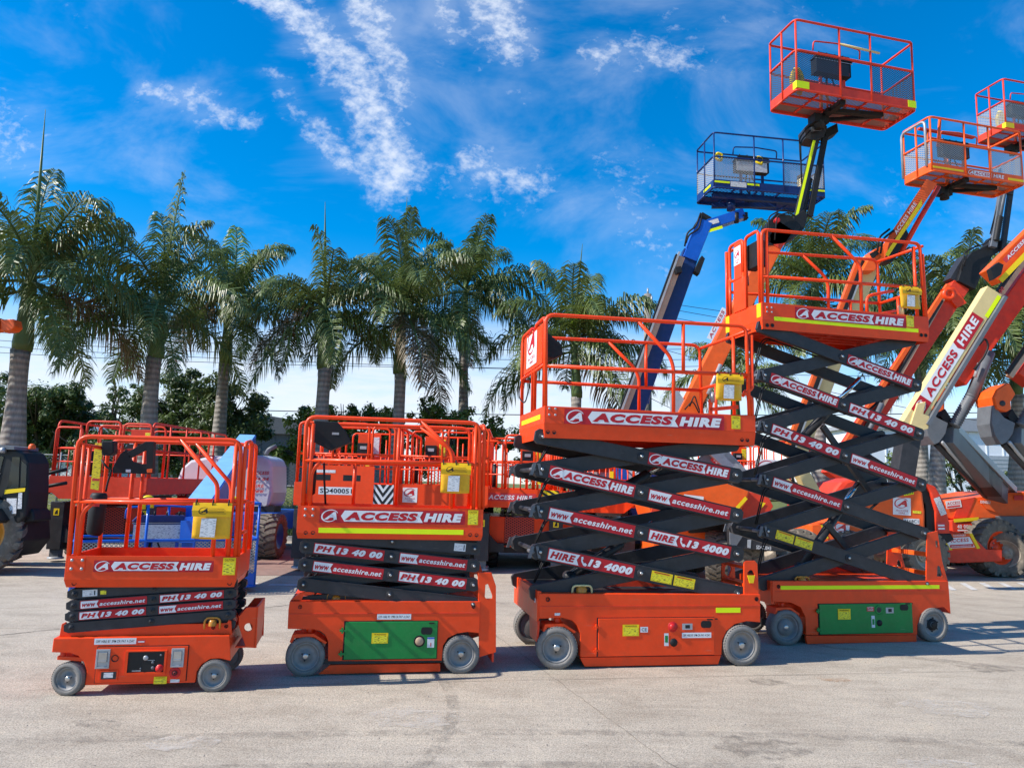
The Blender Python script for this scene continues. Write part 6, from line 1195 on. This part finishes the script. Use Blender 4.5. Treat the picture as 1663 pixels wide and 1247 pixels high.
# ---- tall blue boom lift
def blue_tall():
    Y = 14.6; k = Mach('boom_lift', 'tall blue boom lift with a blue basket against the sky', 'boom lift', 1020, Y+.5, G3)
    T, L, D, z, bk = basket(k, (1159.3, 303), (1341, 319), (1134.6, 330), 2.44, 1.16, 'navy', 'floornavy', None, None, 'meshgrey', console='txtk', trim=1, r=.018)
    m = MB(T)
    for (xa, xb) in ((.02, .34), (.72, .98), (L-.55, L-.32), (L-.22, L-.02)): m.box(xa, xb, -.006, -.002, .09, .13, 'yel')
    m.box(-.006, -.002, .15, .5, .06, .11, 'yel'); m.box(.36, .70, -.006, -.002, .03, .14, 'form'); k.part('reflective_tape', m, bk)
    m = MB(T)
    for X in (.25, 1.15): m.tube(fillet([(X, .5, .86), (X+.06, .5, .97), (X+.16, .5, .94), (X+.14, .5, .80), (X, .5, .86)], .03), .03, 'yel2', 8)
    k.part('grab_handle', m, bk)
    m = MB(T); m.tube([(L-.2, .5, .10), (L-.2, .5, .58)], .12, 'cream', 18); m.tube([(L-.2, .5, .56), (L-.2, .5, .64)], [.13, .12], 'black', 18); k.part('storage_tube', m, bk)
    m = MB(T); m.beam((.1, .3, -.06), (2.3, .3, -.06), .09, .08, 'navy'); m.beam((.3, .8, -.08), (1.6, .5, -.08), .10, .10, 'navy'); m.cyl((.62, .55, -.04), (.62, .55, -.25), .09, 'navy', 14); k.part('basket_mount', m)
    m = MB(); bm2(m, (1143, 369), (1206, 349), Y, .26, .20, 'blue'); jb = k.part('jib', m, bevel=.01); m = MB(); P, w = ppx((1144, 380), (1174, 371), Y-.14); m.rect(P, 0, .0, w, .06, 'yel', .004); m.rect(P, .05, .14, w*.8, .09, 'form', .004); k.part('jib_sticker', m, jb)
    m = MB(); bm2(m, (1190, 352), (1212, 352), Y, .2, .12, 'black'); tb(m, [(1196, 346), (1196, 362)], Y-.1, .05, 'black'); tb(m, [(1206, 350), (1214, 356)], Y-.1, .04, 'black'); k.part('rotator', m)
    m = MB(); bm2(m, (1118, 424), (1143, 362), Y, .30, .30, 'blue'); bm2(m, (1134, 372), (1146, 352), Y, .24, .22, 'black'); k.part('fly_section', m, bevel=.01)
    m = MB(); bm2(m, (1001, 752), (1122, 410), Y, .22, .34, 'navy'); bo = k.part('boom', m, bevel=.015)
    m = MB(); bm2(m, (988, 735), (1106, 418), Y-.20, .12, .14, 'tan'); bm2(m, (990, 720), (1103, 410), Y-.24, .10, .035, 'lgrey'); bm2(m, (986, 722), (1098, 414), Y-.20, .12, .03, 'black'); k.part('cable_track', m, bo)
    m = MB(); bm2(m, (1096, 442), (1104, 440), Y-.28, .3, .12, 'black'); pp(m, [(1128, 440), (1140, 415), (1145, 420), (1136, 445)], Y-.26, .2, 'black'); k.part('clamp', m, bo)
    hoses(k, [[(1114, 395), (1118, 382), (1135, 372), (1140, 350)], [(1112, 400), (1116, 378), (1130, 368), (1138, 346)]], Y-.15)
    m = MB(); tb(m, [(1048, 655), (1062, 560)], Y+.2, .08, 'blue'); k.part('lift_cylinder', m)
    m = MB(); bm2(m, (1000, 742), (1032, 835), Y, .3, .18, 'blue'); bm2(m, (1030, 740), (1060, 800), Y+.3, .16, .14, 'blue'); bm2(m, (1048, 742), (1080, 805), Y+.3, .16, .14, 'blue'); k.part('riser', m, bevel=.01)
    m = MB(); pp(m, [(940, 770), (975, 762), (1020, 762), (1050, 775), (1065, 800), (1060, 812), (940, 812)], Y+.6, 1.3, 'hood'); k.part('engine_hood', m, bevel=.06)
    m = MB(); pp(m, [(1065, 800), (1080, 785), (1110, 785), (1125, 800), (1120, 812), (1065, 812)], Y+.8, .9, 'lgrey'); k.part('tank', m, bevel=.04)
    m = MB(); pp(m, [(1018, 812), (1095, 812), (1090, 845), (1060, 858), (1025, 855)], Y-.1, 1.0, 'blue'); pp(m, [(955, 805), (1020, 815), (1020, 838), (970, 838)], Y-.2, .6, 'grey'); pp(m, [(992, 818), (1012, 820), (1012, 824), (992, 822)], Y-.21, .01, 'yel'); k.part('turntable', m, bevel=.01)
    m = MB(); m.box(k.o.x-1.2, k.o.x+1.6, Y+.2, Y+2, .5, .95, 'navy'); k.part('chassis', m)
    for dx in (-1.0, 1.2):
        for dy in (.1, 2.3): k.wheel(k.o.x+dx, Y+dy, .45, .36, 'blue', 'bigtyre', math.pi/2, 1 if dx > 0 else -1)
blue_tall()
# ---- orange boom lift with the highest basket
def orange_tall():
    Y = 13.0; k = Mach('boom_lift', 'orange boom lift with the highest red basket in the picture', 'boom lift', 1150, Y+.6, G3)
    T, L, D, z, bk = basket(k, (1294, 144), (1488, 178), (1256, 181), 2.44, 1.28, 'redd', 'floormesh', 'yel', None, 'meshdark', console='black', r=.021)
    m = MB(T); m.tube([(L*.36, .0, .98), (L*.70, .0, .95)], .02, 'cream', 8); m.tube([(L*.78, .2, .18), (L-.1, .7, .50)], .018, 'cream', 8); k.part('grab_bar', m, bk)
    m = MB(T); m.tube(fillet([(.18, .35, .14), (.16, .35, .45), (.26, .35, .62), (.36, .35, .45), (.30, .35, .14)], .08), .05, 'yel2', 8); k.part('harness_bag', m, bk)
    under_mount(k, T, L, D)
    hb = at(1300, 352, Y)
    m = MB(); bm2(m, (1291, 368), (1327, 218), Y-.05, .07, .12, 'char'); bm2(m, (1315, 352), (1340, 222), Y-.05, .07, .10, 'black'); k.part('jib', m, bevel=.006)
    m = MB(); P, w = ppx((1292, 350), (1321, 226), Y-.10); m.rect(P, 0, -.045, w, .05, 'yel', .004); k.part('reflective_stripe', m)
    m = MB(); tb(m, [(1303, 345), (1322, 235)], Y, .04, 'grey'); bellows(m, (1304, 345), (1315, 290), Y-.02, .06); k.part('jib_cylinder', m)
    m = MB(); pp(m, [(1308, 225), (1306, 208), (1318, 196), (1334, 196), (1344, 206), (1338, 222), (1325, 228)], Y-.12, .3, 'char'); tb(m, [(1316, 210), (1334, 208)], Y-.2, .05, 'grey'); pp(m, [(1336, 212), (1360, 200), (1362, 214), (1344, 224)], Y-.05, .25, 'black'); k.part('jib_head', m, bevel=.01)
    m = MB(); pp(m, [(1283, 372), (1290, 352), (1306, 340), (1312, 350), (1306, 372), (1296, 378)], Y-.12, .25, 'black'); pp(m, [(1240, 400), (1246, 362), (1262, 345), (1284, 350), (1300, 365), (1296, 382), (1272, 396)], Y-.15, .35, 'black'); p = at(1262, 358, Y-.2); m.lathe((p.x, p.y, p.z), [(.05, .05), (.05, -.03), (0, -.03)], 'ered', 12); k.part('knuckle', m, bevel=.01)
    hoses(k, [[(1250, 392), (1248, 352), (1270, 340), (1290, 345)], [(1258, 390), (1262, 350), (1282, 345), (1292, 352)], [(1300, 260), (1298, 225), (1312, 206), (1330, 204)], [(1302, 300), (1300, 230), (1316, 212)]], Y-.22, .014)
    m = MB(); bm2(m, (1098, 705), (1252, 402), Y, .28, .32, 'orange'); bo = k.part('boom', m, bevel=.015); m = MB(); bm2(m, (1252, 402), (1272, 372), Y, .30, .30, 'redd'); k.part('fly_section', m)
    m = MB(); P, w = ppx((1160, 555), (1185, 505), Y-.143); m.rect(P, 0, .05, w, .10, 'white', .003); m.text(P, 'ACCESS', .02, .07, w*.9, .06, 'dred', .005, .02, .2); k.part('hire_sticker', m, bo)
    m = MB(); tb(m, [(1143, 640), (1190, 545)], Y-.05, .075, 'grey', n=14); bellows(m, (1128, 680), (1143, 640), Y-.05, .085); tb(m, [(1150, 640), (1170, 592)], Y-.16, .035, 'lgrey'); k.part('lift_cylinder', m)
    m = MB(); pp(m, [(1090, 640), (1098, 630), (1124, 668), (1105, 690), (1090, 672)], Y-.1, .1, 'lgrey'); k.part('pivot_plate', m); hoses(k, [[(1120, 660), (1128, 640), (1135, 665), (1150, 690)], [(1112, 665), (1125, 650), (1140, 680)]], Y-.2, .012)
    m = MB(); pp(m, [(1100, 705), (1180, 730), (1240, 795), (1220, 800), (1150, 735), (1100, 730)], Y+.1, .3, 'lgrey'); bm2(m, (1140, 740), (1205, 800), Y+.3, .2, .26, 'grey'); bm2(m, (1175, 735), (1238, 800), Y+.2, .2, .12, 'lgrey'); k.part('riser', m, bevel=.008)
    m = MB(); P, w = ppx((1158, 742), (1178, 764), Y+.19); m.rect(P, 0, -.07, w, .16, 'dred2', .002); m.text(P, '40 00', .02, -.04, w*.9, .10, 'white', .005, .03, .2); k.part('phone_sticker', m)
    m = MB(); pp(m, [(1044, 800), (1120, 790), (1165, 781), (1205, 786), (1218, 798), (1212, 815), (1195, 845), (1150, 852), (1110, 862), (1060, 850)], Y-.3, 1.3, 'orange'); bh = k.part('engine_hood', m, bevel=.03)
    m = MB(); pp(m, [(1060, 815), (1100, 812), (1120, 830), (1085, 850), (1056, 838)], Y-.31, .02, 'redd'); pp(m, [(1212, 798), (1246, 802), (1256, 822), (1240, 848), (1200, 850)], Y-.2, 1.1, 'redd'); k.part('hood_recess', m, bh, bevel=.01)
    m = MB(); P, w = ppx((1194, 828), (1212, 808), Y-.31); m.rect(P, 0, -.03, w, .06, 'yel2', .004); P, w = ppx((1110, 811), (1142, 815), Y-.31); m.rect(P, 0, 0, w, .09, 'paper', .004); P, w = ppx((1232, 824), (1242, 826), Y-.21); m.flat(P, [(0, .1), (w, .1), (w/2, 0)], 'yel2', .004); k.part('sticker', m, bh)
    m = MB(); pp(m, [(1185, 850), (1204, 846), (1208, 860), (1300, 872), (1304, 888), (1270, 896), (1208, 892), (1190, 886)], Y-.5, 1.6, 'char'); cw = k.part('counterweight', m, bevel=.02); m = MB(); pp(m, [(1185, 852), (1206, 848), (1208, 868), (1196, 886), (1186, 884)], Y-.53, .04, 'grey'); P, w = ppx((1228, 893), (1252, 895), Y-.51); m.text(P, 'SD400043', 0, .02, w, .06, 'paper', .004, .01, 0); pp(m, [(1214, 876), (1220, 876), (1219, 890), (1214, 889)], Y-.51, .008, 'lgrey'); k.part('counterweight_marking', m, cw)
    m = MB(); pp(m, [(1060, 862), (1180, 855), (1190, 905), (1060, 905)], Y+.2, 1.2, 'orange'); pp(m, [(1120, 840), (1180, 840), (1182, 862), (1120, 866)], Y+.1, .4, 'txtk'); k.part('chassis', m, bevel=.02)
    xa = at(1080, 900, 13.6).x
    for x, y in ((xa, 13.6), (xa+1.45, 13.2), (xa, 15.9), (xa+1.6, 15.9)): k.wheel(x, y, .45, .36, 'orange', 'bigtyre', R_(70), 1)
    p = onz(1166, 946); k.wheel(p.x, p.y+.1, .45, .36, 'orange', 'bigtyre', R_(75), 1)
orange_tall()
# ---- cream boom with orange fly section
def cream_one():
    Y = 14.0; k = Mach('boom_lift', 'boom lift with cream lower boom and orange fly section, orange basket lettered on its edge', 'boom lift', 1330, Y+.8, G3)
    Yb = 12.9
    T, L, D, z, bk = basket(k, (1514, 276), (1664, 299), (1471, 288), 2.3, 1.13, 'orange', 'floormesh', None, None, 'meshgrey', console='black', r=.022, sign_=True)
    m = MB(T); m.tube(fillet([(-.01, .12, .12), (-.01, .12, 1.10), (-.01, .75, 1.10), (-.01, .75, .12)], .12), .026, 'lgrey', 10); k.part('gate_frame', m, bk)
    m = MB(T); m.tube([(.3, .05, 1.13), (.22, .05, .55)], .03, 'orange', 8); m.tube([(.42, .5, 1.13), (.3, .4, .55)], .025, 'orange', 8); m.beam((.2, .5, 1.14), (1.6, .5, 1.14), .07, .04, 'redd'); k.part('inner_frame', m, bk)
    under_mount(k, T, L, D)
    m = MB(); bm2(m, (1430, 420), (1512, 297), Y-.3, .18, .20, 'orange', Yb+.5); fl = k.part('fly_section', m, bevel=.01); m = MB(); P, w = ppx((1441, 416), (1508, 314), Y-.62); m.rect(P, 0, -.02, w, .07, 'yel2', .004); m.text(P, 'ACCESS HIRE', w*.3, .07, w*.5, .07, 'white', .004, .02, .2); k.part('fly_sticker', m, fl)
    m = MB(); tb(m, [(1462, 412), (1490, 362), (1524, 304)], Y-.4, .05, 'redd'); k.part('levelling_rod', m)
    m = MB(); pp(m, [(1436, 425), (1446, 410), (1456, 385), (1472, 372), (1476, 380), (1462, 405), (1450, 425)], Y-.55, .25, 'black'); pp(m, [(1400, 440), (1420, 405), (1432, 400), (1440, 415), (1420, 440)], Y-.4, .4, 'orange'); pp(m, [(1412, 412), (1424, 406), (1428, 412), (1418, 420)], Y-.42, .03, 'txtk'); k.part('knuckle', m, bevel=.01)
    hoses(k, [[(1425, 408), (1428, 385), (1445, 372)], [(1430, 412), (1434, 388), (1452, 374)]], Y-.5, .02)
    m = MB(); bm2(m, (1288, 745), (1411, 425), Y, .30, .34, 'cream'); bo = k.part('boom', m, bevel=.012)
    m = MB(); bm2(m, (1276, 735), (1396, 420), Y-.16, .12, .10, 'orange'); bm2(m, (1282, 738), (1402, 424), Y-.22, .06, .07, 'black'); bm2(m, (1286, 742), (1406, 428), Y-.23, .04, .03, 'lgrey'); k.part('cable_track', m, bo)
    m = MB(); tb(m, [(1315, 740), (1326, 650)], Y-.1, .04, 'redd'); k.part('levelling_rod', m)
    m = MB(); bm2(m, (1288, 745), (1336, 830), Y-.1, .26, .22, 'cream'); bm2(m, (1262, 770), (1306, 815), Y+.1, .2, .16, 'cream'); k.part('riser', m, bevel=.01)
    m = MB(); pp(m, [(1346, 828), (1352, 800), (1366, 783), (1390, 776), (1420, 775), (1440, 790), (1440, 830)], Y+.6, 1.2, 'redd'); k.part('engine_hood', m, bevel=.08)
    m = MB(); pp(m, [(1318, 852), (1350, 850), (1385, 868), (1380, 905), (1318, 895)], Y+.2, 1.2, 'orange'); ch = k.part('chassis', m, bevel=.02); m = MB(); P, w = ppx((1352, 868), (1378, 872), Y+.19); square_sign(m, P, w, .22, 'dred2'); P, w = ppx((1334, 852), (1344, 874), Y+.19); m.rect(P, 0, -.02, w, .04, 'yel2', .004); k.part('logo_sticker', m, ch)
    for x, y in ((at(1375, 880, Y+.3).x, Y+.3), (at(1300, 880, Y+.3).x, Y+.3), (at(1375, 880, Y+.3).x, Y+2.4), (at(1300, 880, Y+.3).x, Y+2.4)): k.wheel(x, y, .45, .36, 'dust', 'bigtyre', R_(-18))
cream_one()
# ---- red boom with black jib
def red_jib():
    Y = 19.0; k = Mach('boom_lift', 'boom lift with red boom and upright black jib at the upper right', 'boom lift', 1370, Y+1.8, G3)
    T, L, D, z, bk = basket(k, (1634, 208), (1762, 230), (1599, 233), 2.44, 1.28, 'redd', 'floormesh', 'yel2', None, 'meshgrey', console='black', r=.021)
    under_mount(k, T, L, D); m = MB(T); m.tube(fillet([(.18, .35, .14), (.14, .35, .45), (.24, .35, .66), (.34, .35, .45), (.30, .35, .14)], .08), .05, 'yel2', 8); k.part('harness_bag', m, bk)
    Yj = 18.6
    m = MB(); bm2(m, (1612, 402), (1630, 300), Yj, .12, .16, 'grey'); bm2(m, (1628, 406), (1643, 296), Yj+.05, .10, .12, 'char'); bm2(m, (1626, 312), (1644, 316), Yj, .08, .05, 'char'); k.part('jib', m, bevel=.006)
    m = MB(); bellows(m, (1617, 392), (1624, 352), Yj-.05, .09); tb(m, [(1622, 360), (1634, 300)], Yj-.05, .035, 'grey'); k.part('jib_cylinder', m)
    m = MB(); pp(m, [(1566, 425), (1578, 410), (1604, 398), (1612, 384), (1628, 392), (1634, 402), (1612, 416), (1596, 442), (1584, 470), (1556, 456)], Yj+.1, .30, 'black'); pp(m, [(1543, 452), (1566, 414), (1590, 430), (1572, 468)], Yj+.2, .35, 'char'); k.part('knuckle', m, bevel=.012)
    hoses(k, [[(1566, 432), (1572, 405), (1600, 396), (1612, 385)], [(1562, 440), (1566, 410), (1590, 398)], [(1608, 380), (1618, 340), (1628, 310)]], Yj, .018)
    m = MB(); bm2(m, (1350, 775), (1555, 465), Y, .40, .46, 'redd'); bo = k.part('boom', m, bevel=.015); m = MB(); bm2(m, (1368, 770), (1532, 480), Y-.22, .12, .13, 'tan'); bm2(m, (1352, 752), (1540, 463), Y-.24, .10, .10, 'orange'); bm2(m, (1363, 764), (1530, 488), Y-.26, .06, .06, 'black'); k.part('cable_track', m, bo)
    m = MB(); p = at(1541, 478, Y-.3); m.lathe((p.x, p.y, p.z), [(.17, .1), (.17, -.05), (.07, -.05), (.07, .0), (0, 0)], 'red', 20); pp(m, [(1530, 470), (1550, 466), (1570, 492), (1555, 500)], Y-.28, .1, 'red'); k.part('pivot_boss', m)
    m = MB(); tb(m, [(1402, 720), (1432, 655)], Y-.3, .06, 'grey'); k.part('lift_cylinder', m); m = MB(); pp(m, [(1352, 735), (1410, 735), (1450, 760), (1420, 800), (1375, 790)], Y-.2, .4, 'black'); k.part('riser_head', m, bevel=.02); m = MB(); bm2(m, (1400, 760), (1440, 840), Y+.1, .3, .35, 'char'); k.part('riser', m)
    m = MB(); m.box(k.o.x-1, k.o.x+1.8, Y+1.2, Y+3.4, .5, 1.3, 'redd'); k.part('chassis', m, bevel=.03)
    for dx in (-.8, 1.6):
        for dy in (1.2, 3.4): k.wheel(k.o.x+dx, Y+dy, .45, .36, 'orange')
red_jib()
# ---- cream boom lettered with the hire company name; round orange hood and front axle
def cream_named():
    Y = 12.6; k = Mach('boom_lift', 'boom lift with a cream boom lettered in red along its length, orange axle in front', 'boom lift', 1500, 15, G3)
    m = MB(); bm2(m, (1474, 693), (1610, 474), Y, .20, .30, 'cream'); bo = k.part('boom', m, bevel=.012)
    m = MB(); P, w = ppx((1463, 683), (1600, 466), Y-.103); h = .23; y0 = -.27
    m.rect(P, w*.10, y0, w*.72, h, 'white', .002); m.rect(P, w*.095, y0, w*.105, h, 'dred', .004); ring_logo(m, P, w*.10, y0+.04, .16, 'white', .006); m.text(P, 'ACCESS', w*.22, y0+.05, w*.33, h*.62, 'dred', .006, .04, .12); m.flat(P, [(w*.59, y0), (w*.82, y0), (w*.82, y0+h), (w*.59, y0+h), (w*.575, y0+h*.5)], 'dred', .004); m.text(P, 'HIRE', w*.60, y0+.05, w*.20, h*.62, 'white', .006, .04, .12)
    m.rect(P, w*.84, y0-.05, w*.16, .07, 'yel', .004); m.rect(P, -.18, y0+.0, .20, .16, 'white', .002); m.text(P, '00', -.16, y0+.02, .16, .12, 'dred', .006, .04, .1); k.part('boom_sign', m, bo)
    m = MB(); bm2(m, (1505, 690), (1632, 482), Y-.12, .1, .06, 'grey'); k.part('cable_track', m, bo)
    m = MB(); bm2(m, (1607, 452), (1720, 340), Y, .24, .32, 'orange'); fl = k.part('fly_section', m, bevel=.012); m = MB(); P, w = ppx((1624, 456), (1720, 356), Y-.18); m.rect(P, 0, -.05, w, .09, 'yel2', .004); m.rect(P, w*.2, .13, w*.4, .09, 'dred2', .004); m.text(P, 'ACCESS', w*.24, .145, w*.3, .06, 'white', .006, .03, .2); k.part('fly_sticker', m, fl)
    m = MB(); pp(m, [(1609, 436), (1622, 426), (1630, 430), (1626, 446), (1614, 454)], Y-.3, .12, 'black'); k.part('wear_pad', m, bo)
    m = MB(); pp(m, [(1478, 692), (1490, 655), (1504, 652), (1500, 672), (1510, 676), (1508, 696), (1492, 700)], Y-.135, .27, 'cream'); pp(m, [(1498, 646), (1508, 646), (1508, 672), (1498, 672)], Y-.05, .3, 'tan'); bm2(m, (1478, 690), (1462, 790), Y+.1, .3, .30, 'char'); k.part('riser', m, bevel=.01)
    Yh = 14.4
    m = MB(); pp(m, [(1355, 880), (1352, 850), (1362, 822), (1380, 802), (1410, 790), (1450, 784), (1488, 786), (1499, 800), (1503, 830), (1503, 868), (1440, 880)], Yh, 1.5, 'orange'); hd = k.part('engine_hood', m, bevel=.07)
    m = MB(); pp(m, [(1486, 786), (1500, 782), (1516, 800), (1524, 835), (1525, 868), (1505, 868), (1503, 820)], Yh+.08, 1.3, 'txtk'); k.part('air_intake', m, hd, bevel=.02); m = MB(); pp(m, [(1500, 782), (1520, 790), (1534, 815), (1543, 850), (1543, 870), (1522, 870), (1520, 830), (1511, 800)], Yh+.02, 1.45, 'redd'); k.part('tail_cover', m, hd, bevel=.03)
    m = MB(); P, w = ppx((1450, 835), (1479, 837), Yh-.003); square_sign(m, P, w, .33, 'dred2'); P, w = ppx((1467, 850), (1493, 851), Yh-.003); m.rect(P, 0, 0, w, .10, 'paper', .004); m.text(P, '3668C1', .02, .02, w-.04, .06, 'txtk', .006, .01, 0); P, w = ppx((1468, 805), (1484, 802), Yh-.003); m.rect(P, 0, 0, w, .07, 'yel', .004); m.text(P, '4003', .01, .01, w-.02, .05, 'txtk', .006, .02, .1); P, w = ppx((1470, 868), (1503, 866), Yh-.003); m.rect(P, 0, -.02, w, .05, 'yel2', .004); P, w = ppx((1482, 833), (1496, 834), Yh-.003); m.rect(P, 0, 0, w, .05, 'ysticker', .004); k.part('hood_sticker', m, hd)
    P, w = ppx((1520, 808), (1532, 836), Yh+.015); m = MB(); m.rect(P, 0, -.05, w, .12, 'wsticker', .004); P, w = ppx((1522, 862), (1536, 862), Yh+.015); m.rect(P, 0, 0, w, .16, 'dred2', .004); m.rect(P, .02, .03, w-.04, .03, 'white', .006); m.rect(P, .02, .09, w-.04, .03, 'white', .006); k.part('tail_sticker', m, hd)
    m = MB(); pp(m, [(1440, 868), (1545, 866), (1550, 876), (1535, 884), (1440, 884)], Yh, 1.2, 'black'); k.part('turntable', m, bevel=.02)
    Ya = 14.9
    m = MB(); pp(m, [(1505, 905), (1520, 872), (1575, 866), (1590, 880), (1602, 892), (1628, 893), (1628, 911), (1560, 914), (1505, 912)], Ya, .8, 'redd'); ax = k.part('front_axle', m, bevel=.015)
    m = MB(); pp(m, [(1530, 868), (1577, 866), (1590, 890), (1542, 893)], Ya-.03, .03, 'orange'); pp(m, [(1528, 868), (1533, 868), (1547, 893), (1541, 893)], Ya-.036, .005, 'yel2'); pp(m, [(1574, 866), (1579, 866), (1592, 890), (1587, 891)], Ya-.036, .005, 'yel2'); k.part('name_panel', m, ax)
    m = MB(); P, w = ppx((1543, 890), (1583, 888), Ya-.035); m.flat(P, [(0, 0), (w, 0), (w-.08, .20), (-.09, .20)], 'white', .003); m.text(P, 'ACCESS', -.03, .11, w*.85, .07, 'dred2', .005, .03, .1); m.rect(P, .0, .01, w*.95, .055, 'dred2', .004); m.text(P, 'www.accesshire.net', .03, .022, w*.8, .03, 'white', .006, .01, .1); P2, w2 = ppx((1548, 871), (1568, 870), Ya-.035); m.text(P2, 'SD400081', 0, 0, w2, .035, 'white', .004, .01, 0); k.part('name_sign', m, ax)
    p = onz(1622, 934); k.wheel(p.x, p.y-.25, .47, .38, 'dust', 'bigtyre', R_(-38), -1); p2 = onz(1490, 938); k.wheel(p2.x, p2.y-.2, .47, .38, 'dust', 'bigtyre', R_(10)); k.wheel(p2.x+.6, Ya+2.7, .47, .38, 'dust', 'bigtyre', R_(20)); k.wheel(p.x+.5, Ya+2.8, .47, .38, 'dust', 'bigtyre', R_(20))
cream_named()
# ---- machines with grey risers at the right
def grey_riser(dx, Y, label, full=True):
    k = Mach('boom_lift', label, 'boom lift', 1640+dx, Y+2.6, G3); S = lambda pts: [(x+dx, y) for x, y in pts]
    m = MB(); bm2(m, (1548+dx, 618), (1700+dx, 408), Y, .34, .36, 'redd'); bo = k.part('boom', m, bevel=.015)
    m = MB(); bm2(m, (1530+dx, 612), (1680+dx, 400), Y-.20, .10, .08, 'tan'); bm2(m, (1526+dx, 606), (1676+dx, 394), Y-.22, .06, .05, 'black'); P, w = ppx((1580+dx, 560), (1640+dx, 475), Y-.24); m.text(P, 'ACCESS HIRE 13 40 00', 0, .12, w, .07, 'dred2', .012, .02, .1); k.part('cable_track', m, bo)
    m = MB(); pp(m, S([(1506, 645), (1512, 632), (1530, 621), (1541, 640), (1533, 652), (1534, 664), (1526, 669), (1511, 664)]), Y-.28, .56, 'orange'); k.part('knuckle', m, bevel=.02); m = MB(); p = at(1519+dx, 655, Y-.285); m.lathe((p.x, p.y, p.z), [(.05, .01), (.05, -.01), (.02, -.01), (0, -.01)], 'char', 14); k.part('pivot_pin', m)
    m = MB(); pp(m, S([(1503, 658), (1508, 660), (1522, 678), (1540, 687), (1536, 704), (1526, 718), (1518, 722), (1508, 708), (1502, 688)]), Y-.22, .44, 'grey'); k.part('riser_head', m, bevel=.01)
    m = MB(); bm2(m, (1532+dx, 702), (1622+dx, 802), Y, .34, .42, 'grey', Y+2.3); bm2(m, (1548+dx, 694), (1645+dx, 796), Y+.12, .16, .14, 'lgrey', Y+2.5); bm2(m, (1583+dx, 757), (1612+dx, 790), Y+1.28, .36, .45, 'char', Y+1.95); r_ = k.part('riser', m, bevel=.01)
    m = MB(); m.tube([at(1521+dx, 722, Y-.1), at(1600+dx, 806, Y+2.1)], .05, 'char', 10); m.tube([at(1530+dx, 718, Y-.22), at(1594+dx, 796, Y+1.9)], .03, 'lgrey', 8); k.part('riser_rod', m)
    m = MB(); tb(m, S([(1606, 572), (1576, 648)]), Y-.12, .105, 'grey', n=16); bellows(m, (1578+dx, 642), (1549+dx, 692), Y-.12, .11, 'grey'); tb(m, S([(1590, 590), (1583, 612)]), Y-.26, .03, 'lgrey'); k.part('lift_cylinder', m)
    hoses(k, [S([(1590, 560), (1600, 548), (1606, 562), (1598, 580), (1582, 600)])], Y-.28, .02)
    m = MB(); pp(m, S([(1535, 664), (1552, 690), (1540, 694), (1528, 676)]), Y-.1, .3, 'black'); k.part('link', m)
    if full:
        Yt = Y+2.2
        m = MB(); pp(m, [(1534, 818), (1545, 812), (1600, 806), (1634, 800), (1700, 798), (1800, 798), (1800, 838), (1545, 843), (1534, 838)], Yt, 1.8, 'orange'); tt = k.part('turntable', m, bevel=.02)
        m = MB(); pp(m, [(1560, 812), (1584, 807), (1570, 840), (1548, 841)], Yt-.015, .02, 'redd'); pp(m, [(1590, 812), (1630, 806), (1646, 818), (1622, 833), (1602, 826)], Yt-.03, .03, 'orange'); tb(m, [(1610, 800), (1614, 788), (1632, 786), (1636, 796)], Yt, .03, 'lgrey', .1); k.part('turntable_cover', m, tt)
        m = MB(); P, w = ppx((1537, 826), (1562, 823), Yt-.02); m.rect(P, 0, 0, w, .16, 'white', .004); m.text(P, 'ACCESS', .03, .07, w*.85, .06, 'dred2', .006, .02, .1); m.rect(P, .02, .015, w*.85, .035, 'dred2', .006); k.part('name_sticker', m, tt); m = MB(); P, w = ppx((1592, 817), (1608, 818), Yt-.035); m.text(P, 'DINGLI', 0, 0, w, .06, 'white', .004, .03, 0); P, w = ppx((1647, 812), (1662, 812), Yt-.02); m.rect(P, 0, 0, w, .10, 'dred2', .004); k.part('name_sticker', m, tt)
        m = MB(); pp(m, [(1545, 845), (1592, 842), (1600, 850), (1594, 866), (1588, 880), (1548, 880)], Yt-.2, 1.6, 'redd'); pp(m, [(1620, 838), (1800, 838), (1800, 868), (1640, 866)], Yt-.1, 1.6, 'grey'); ch = k.part('chassis', m, bevel=.02); m = MB(); P, w = ppx((1549, 848), (1590, 845), Yt-.21); m.rect(P, 0, -.0, w, .07, 'yel2', .004); P, w = ppx((1555, 862), (1573, 862), Yt-.21); m.text(P, '40 00', 0, .05, w, .08, 'white', .004, .03, 0); m.rect(P, 0, 0, w, .03, 'white', .004); k.part('chassis_sticker', m, ch)
        p = at(1612, 872, Yt-.5); k.wheel(p.x, Yt-.5, .58, .42, 'red', 'bigtyre', R_(14), -1, z=.58); p = at(1572, 880, Yt+.9); k.wheel(p.x, Yt+1.8, .58, .42, 'red', 'bigtyre', R_(14), -1, z=.58); k.wheel(p.x+3.2, Yt-.2, .58, .42, 'red', 'bigtyre', 0, -1, z=.58); k.wheel(p.x+3.2, Yt+1.8, .58, .42, 'red', 'bigtyre', 0, -1, z=.58)
    else:
        m = MB(); m.box(k.o.x-.2, k.o.x+2.6, Y+1.5, Y+3.4, .6, 1.4, 'redd'); k.part('turntable', m, bevel=.03)
        for ddx in (0, 2.6):
            for dy in (1.5, 3.6): k.wheel(k.o.x+ddx, Y+dy, .5, .4, 'orange')
    return k
grey_riser(0, 13.6, 'boom lift with a grey riser and red boom, orange turntable lettered in white')
grey_riser(109, 13.2, 'boom lift at the right edge, only its orange knuckle and grey riser head in view', False)
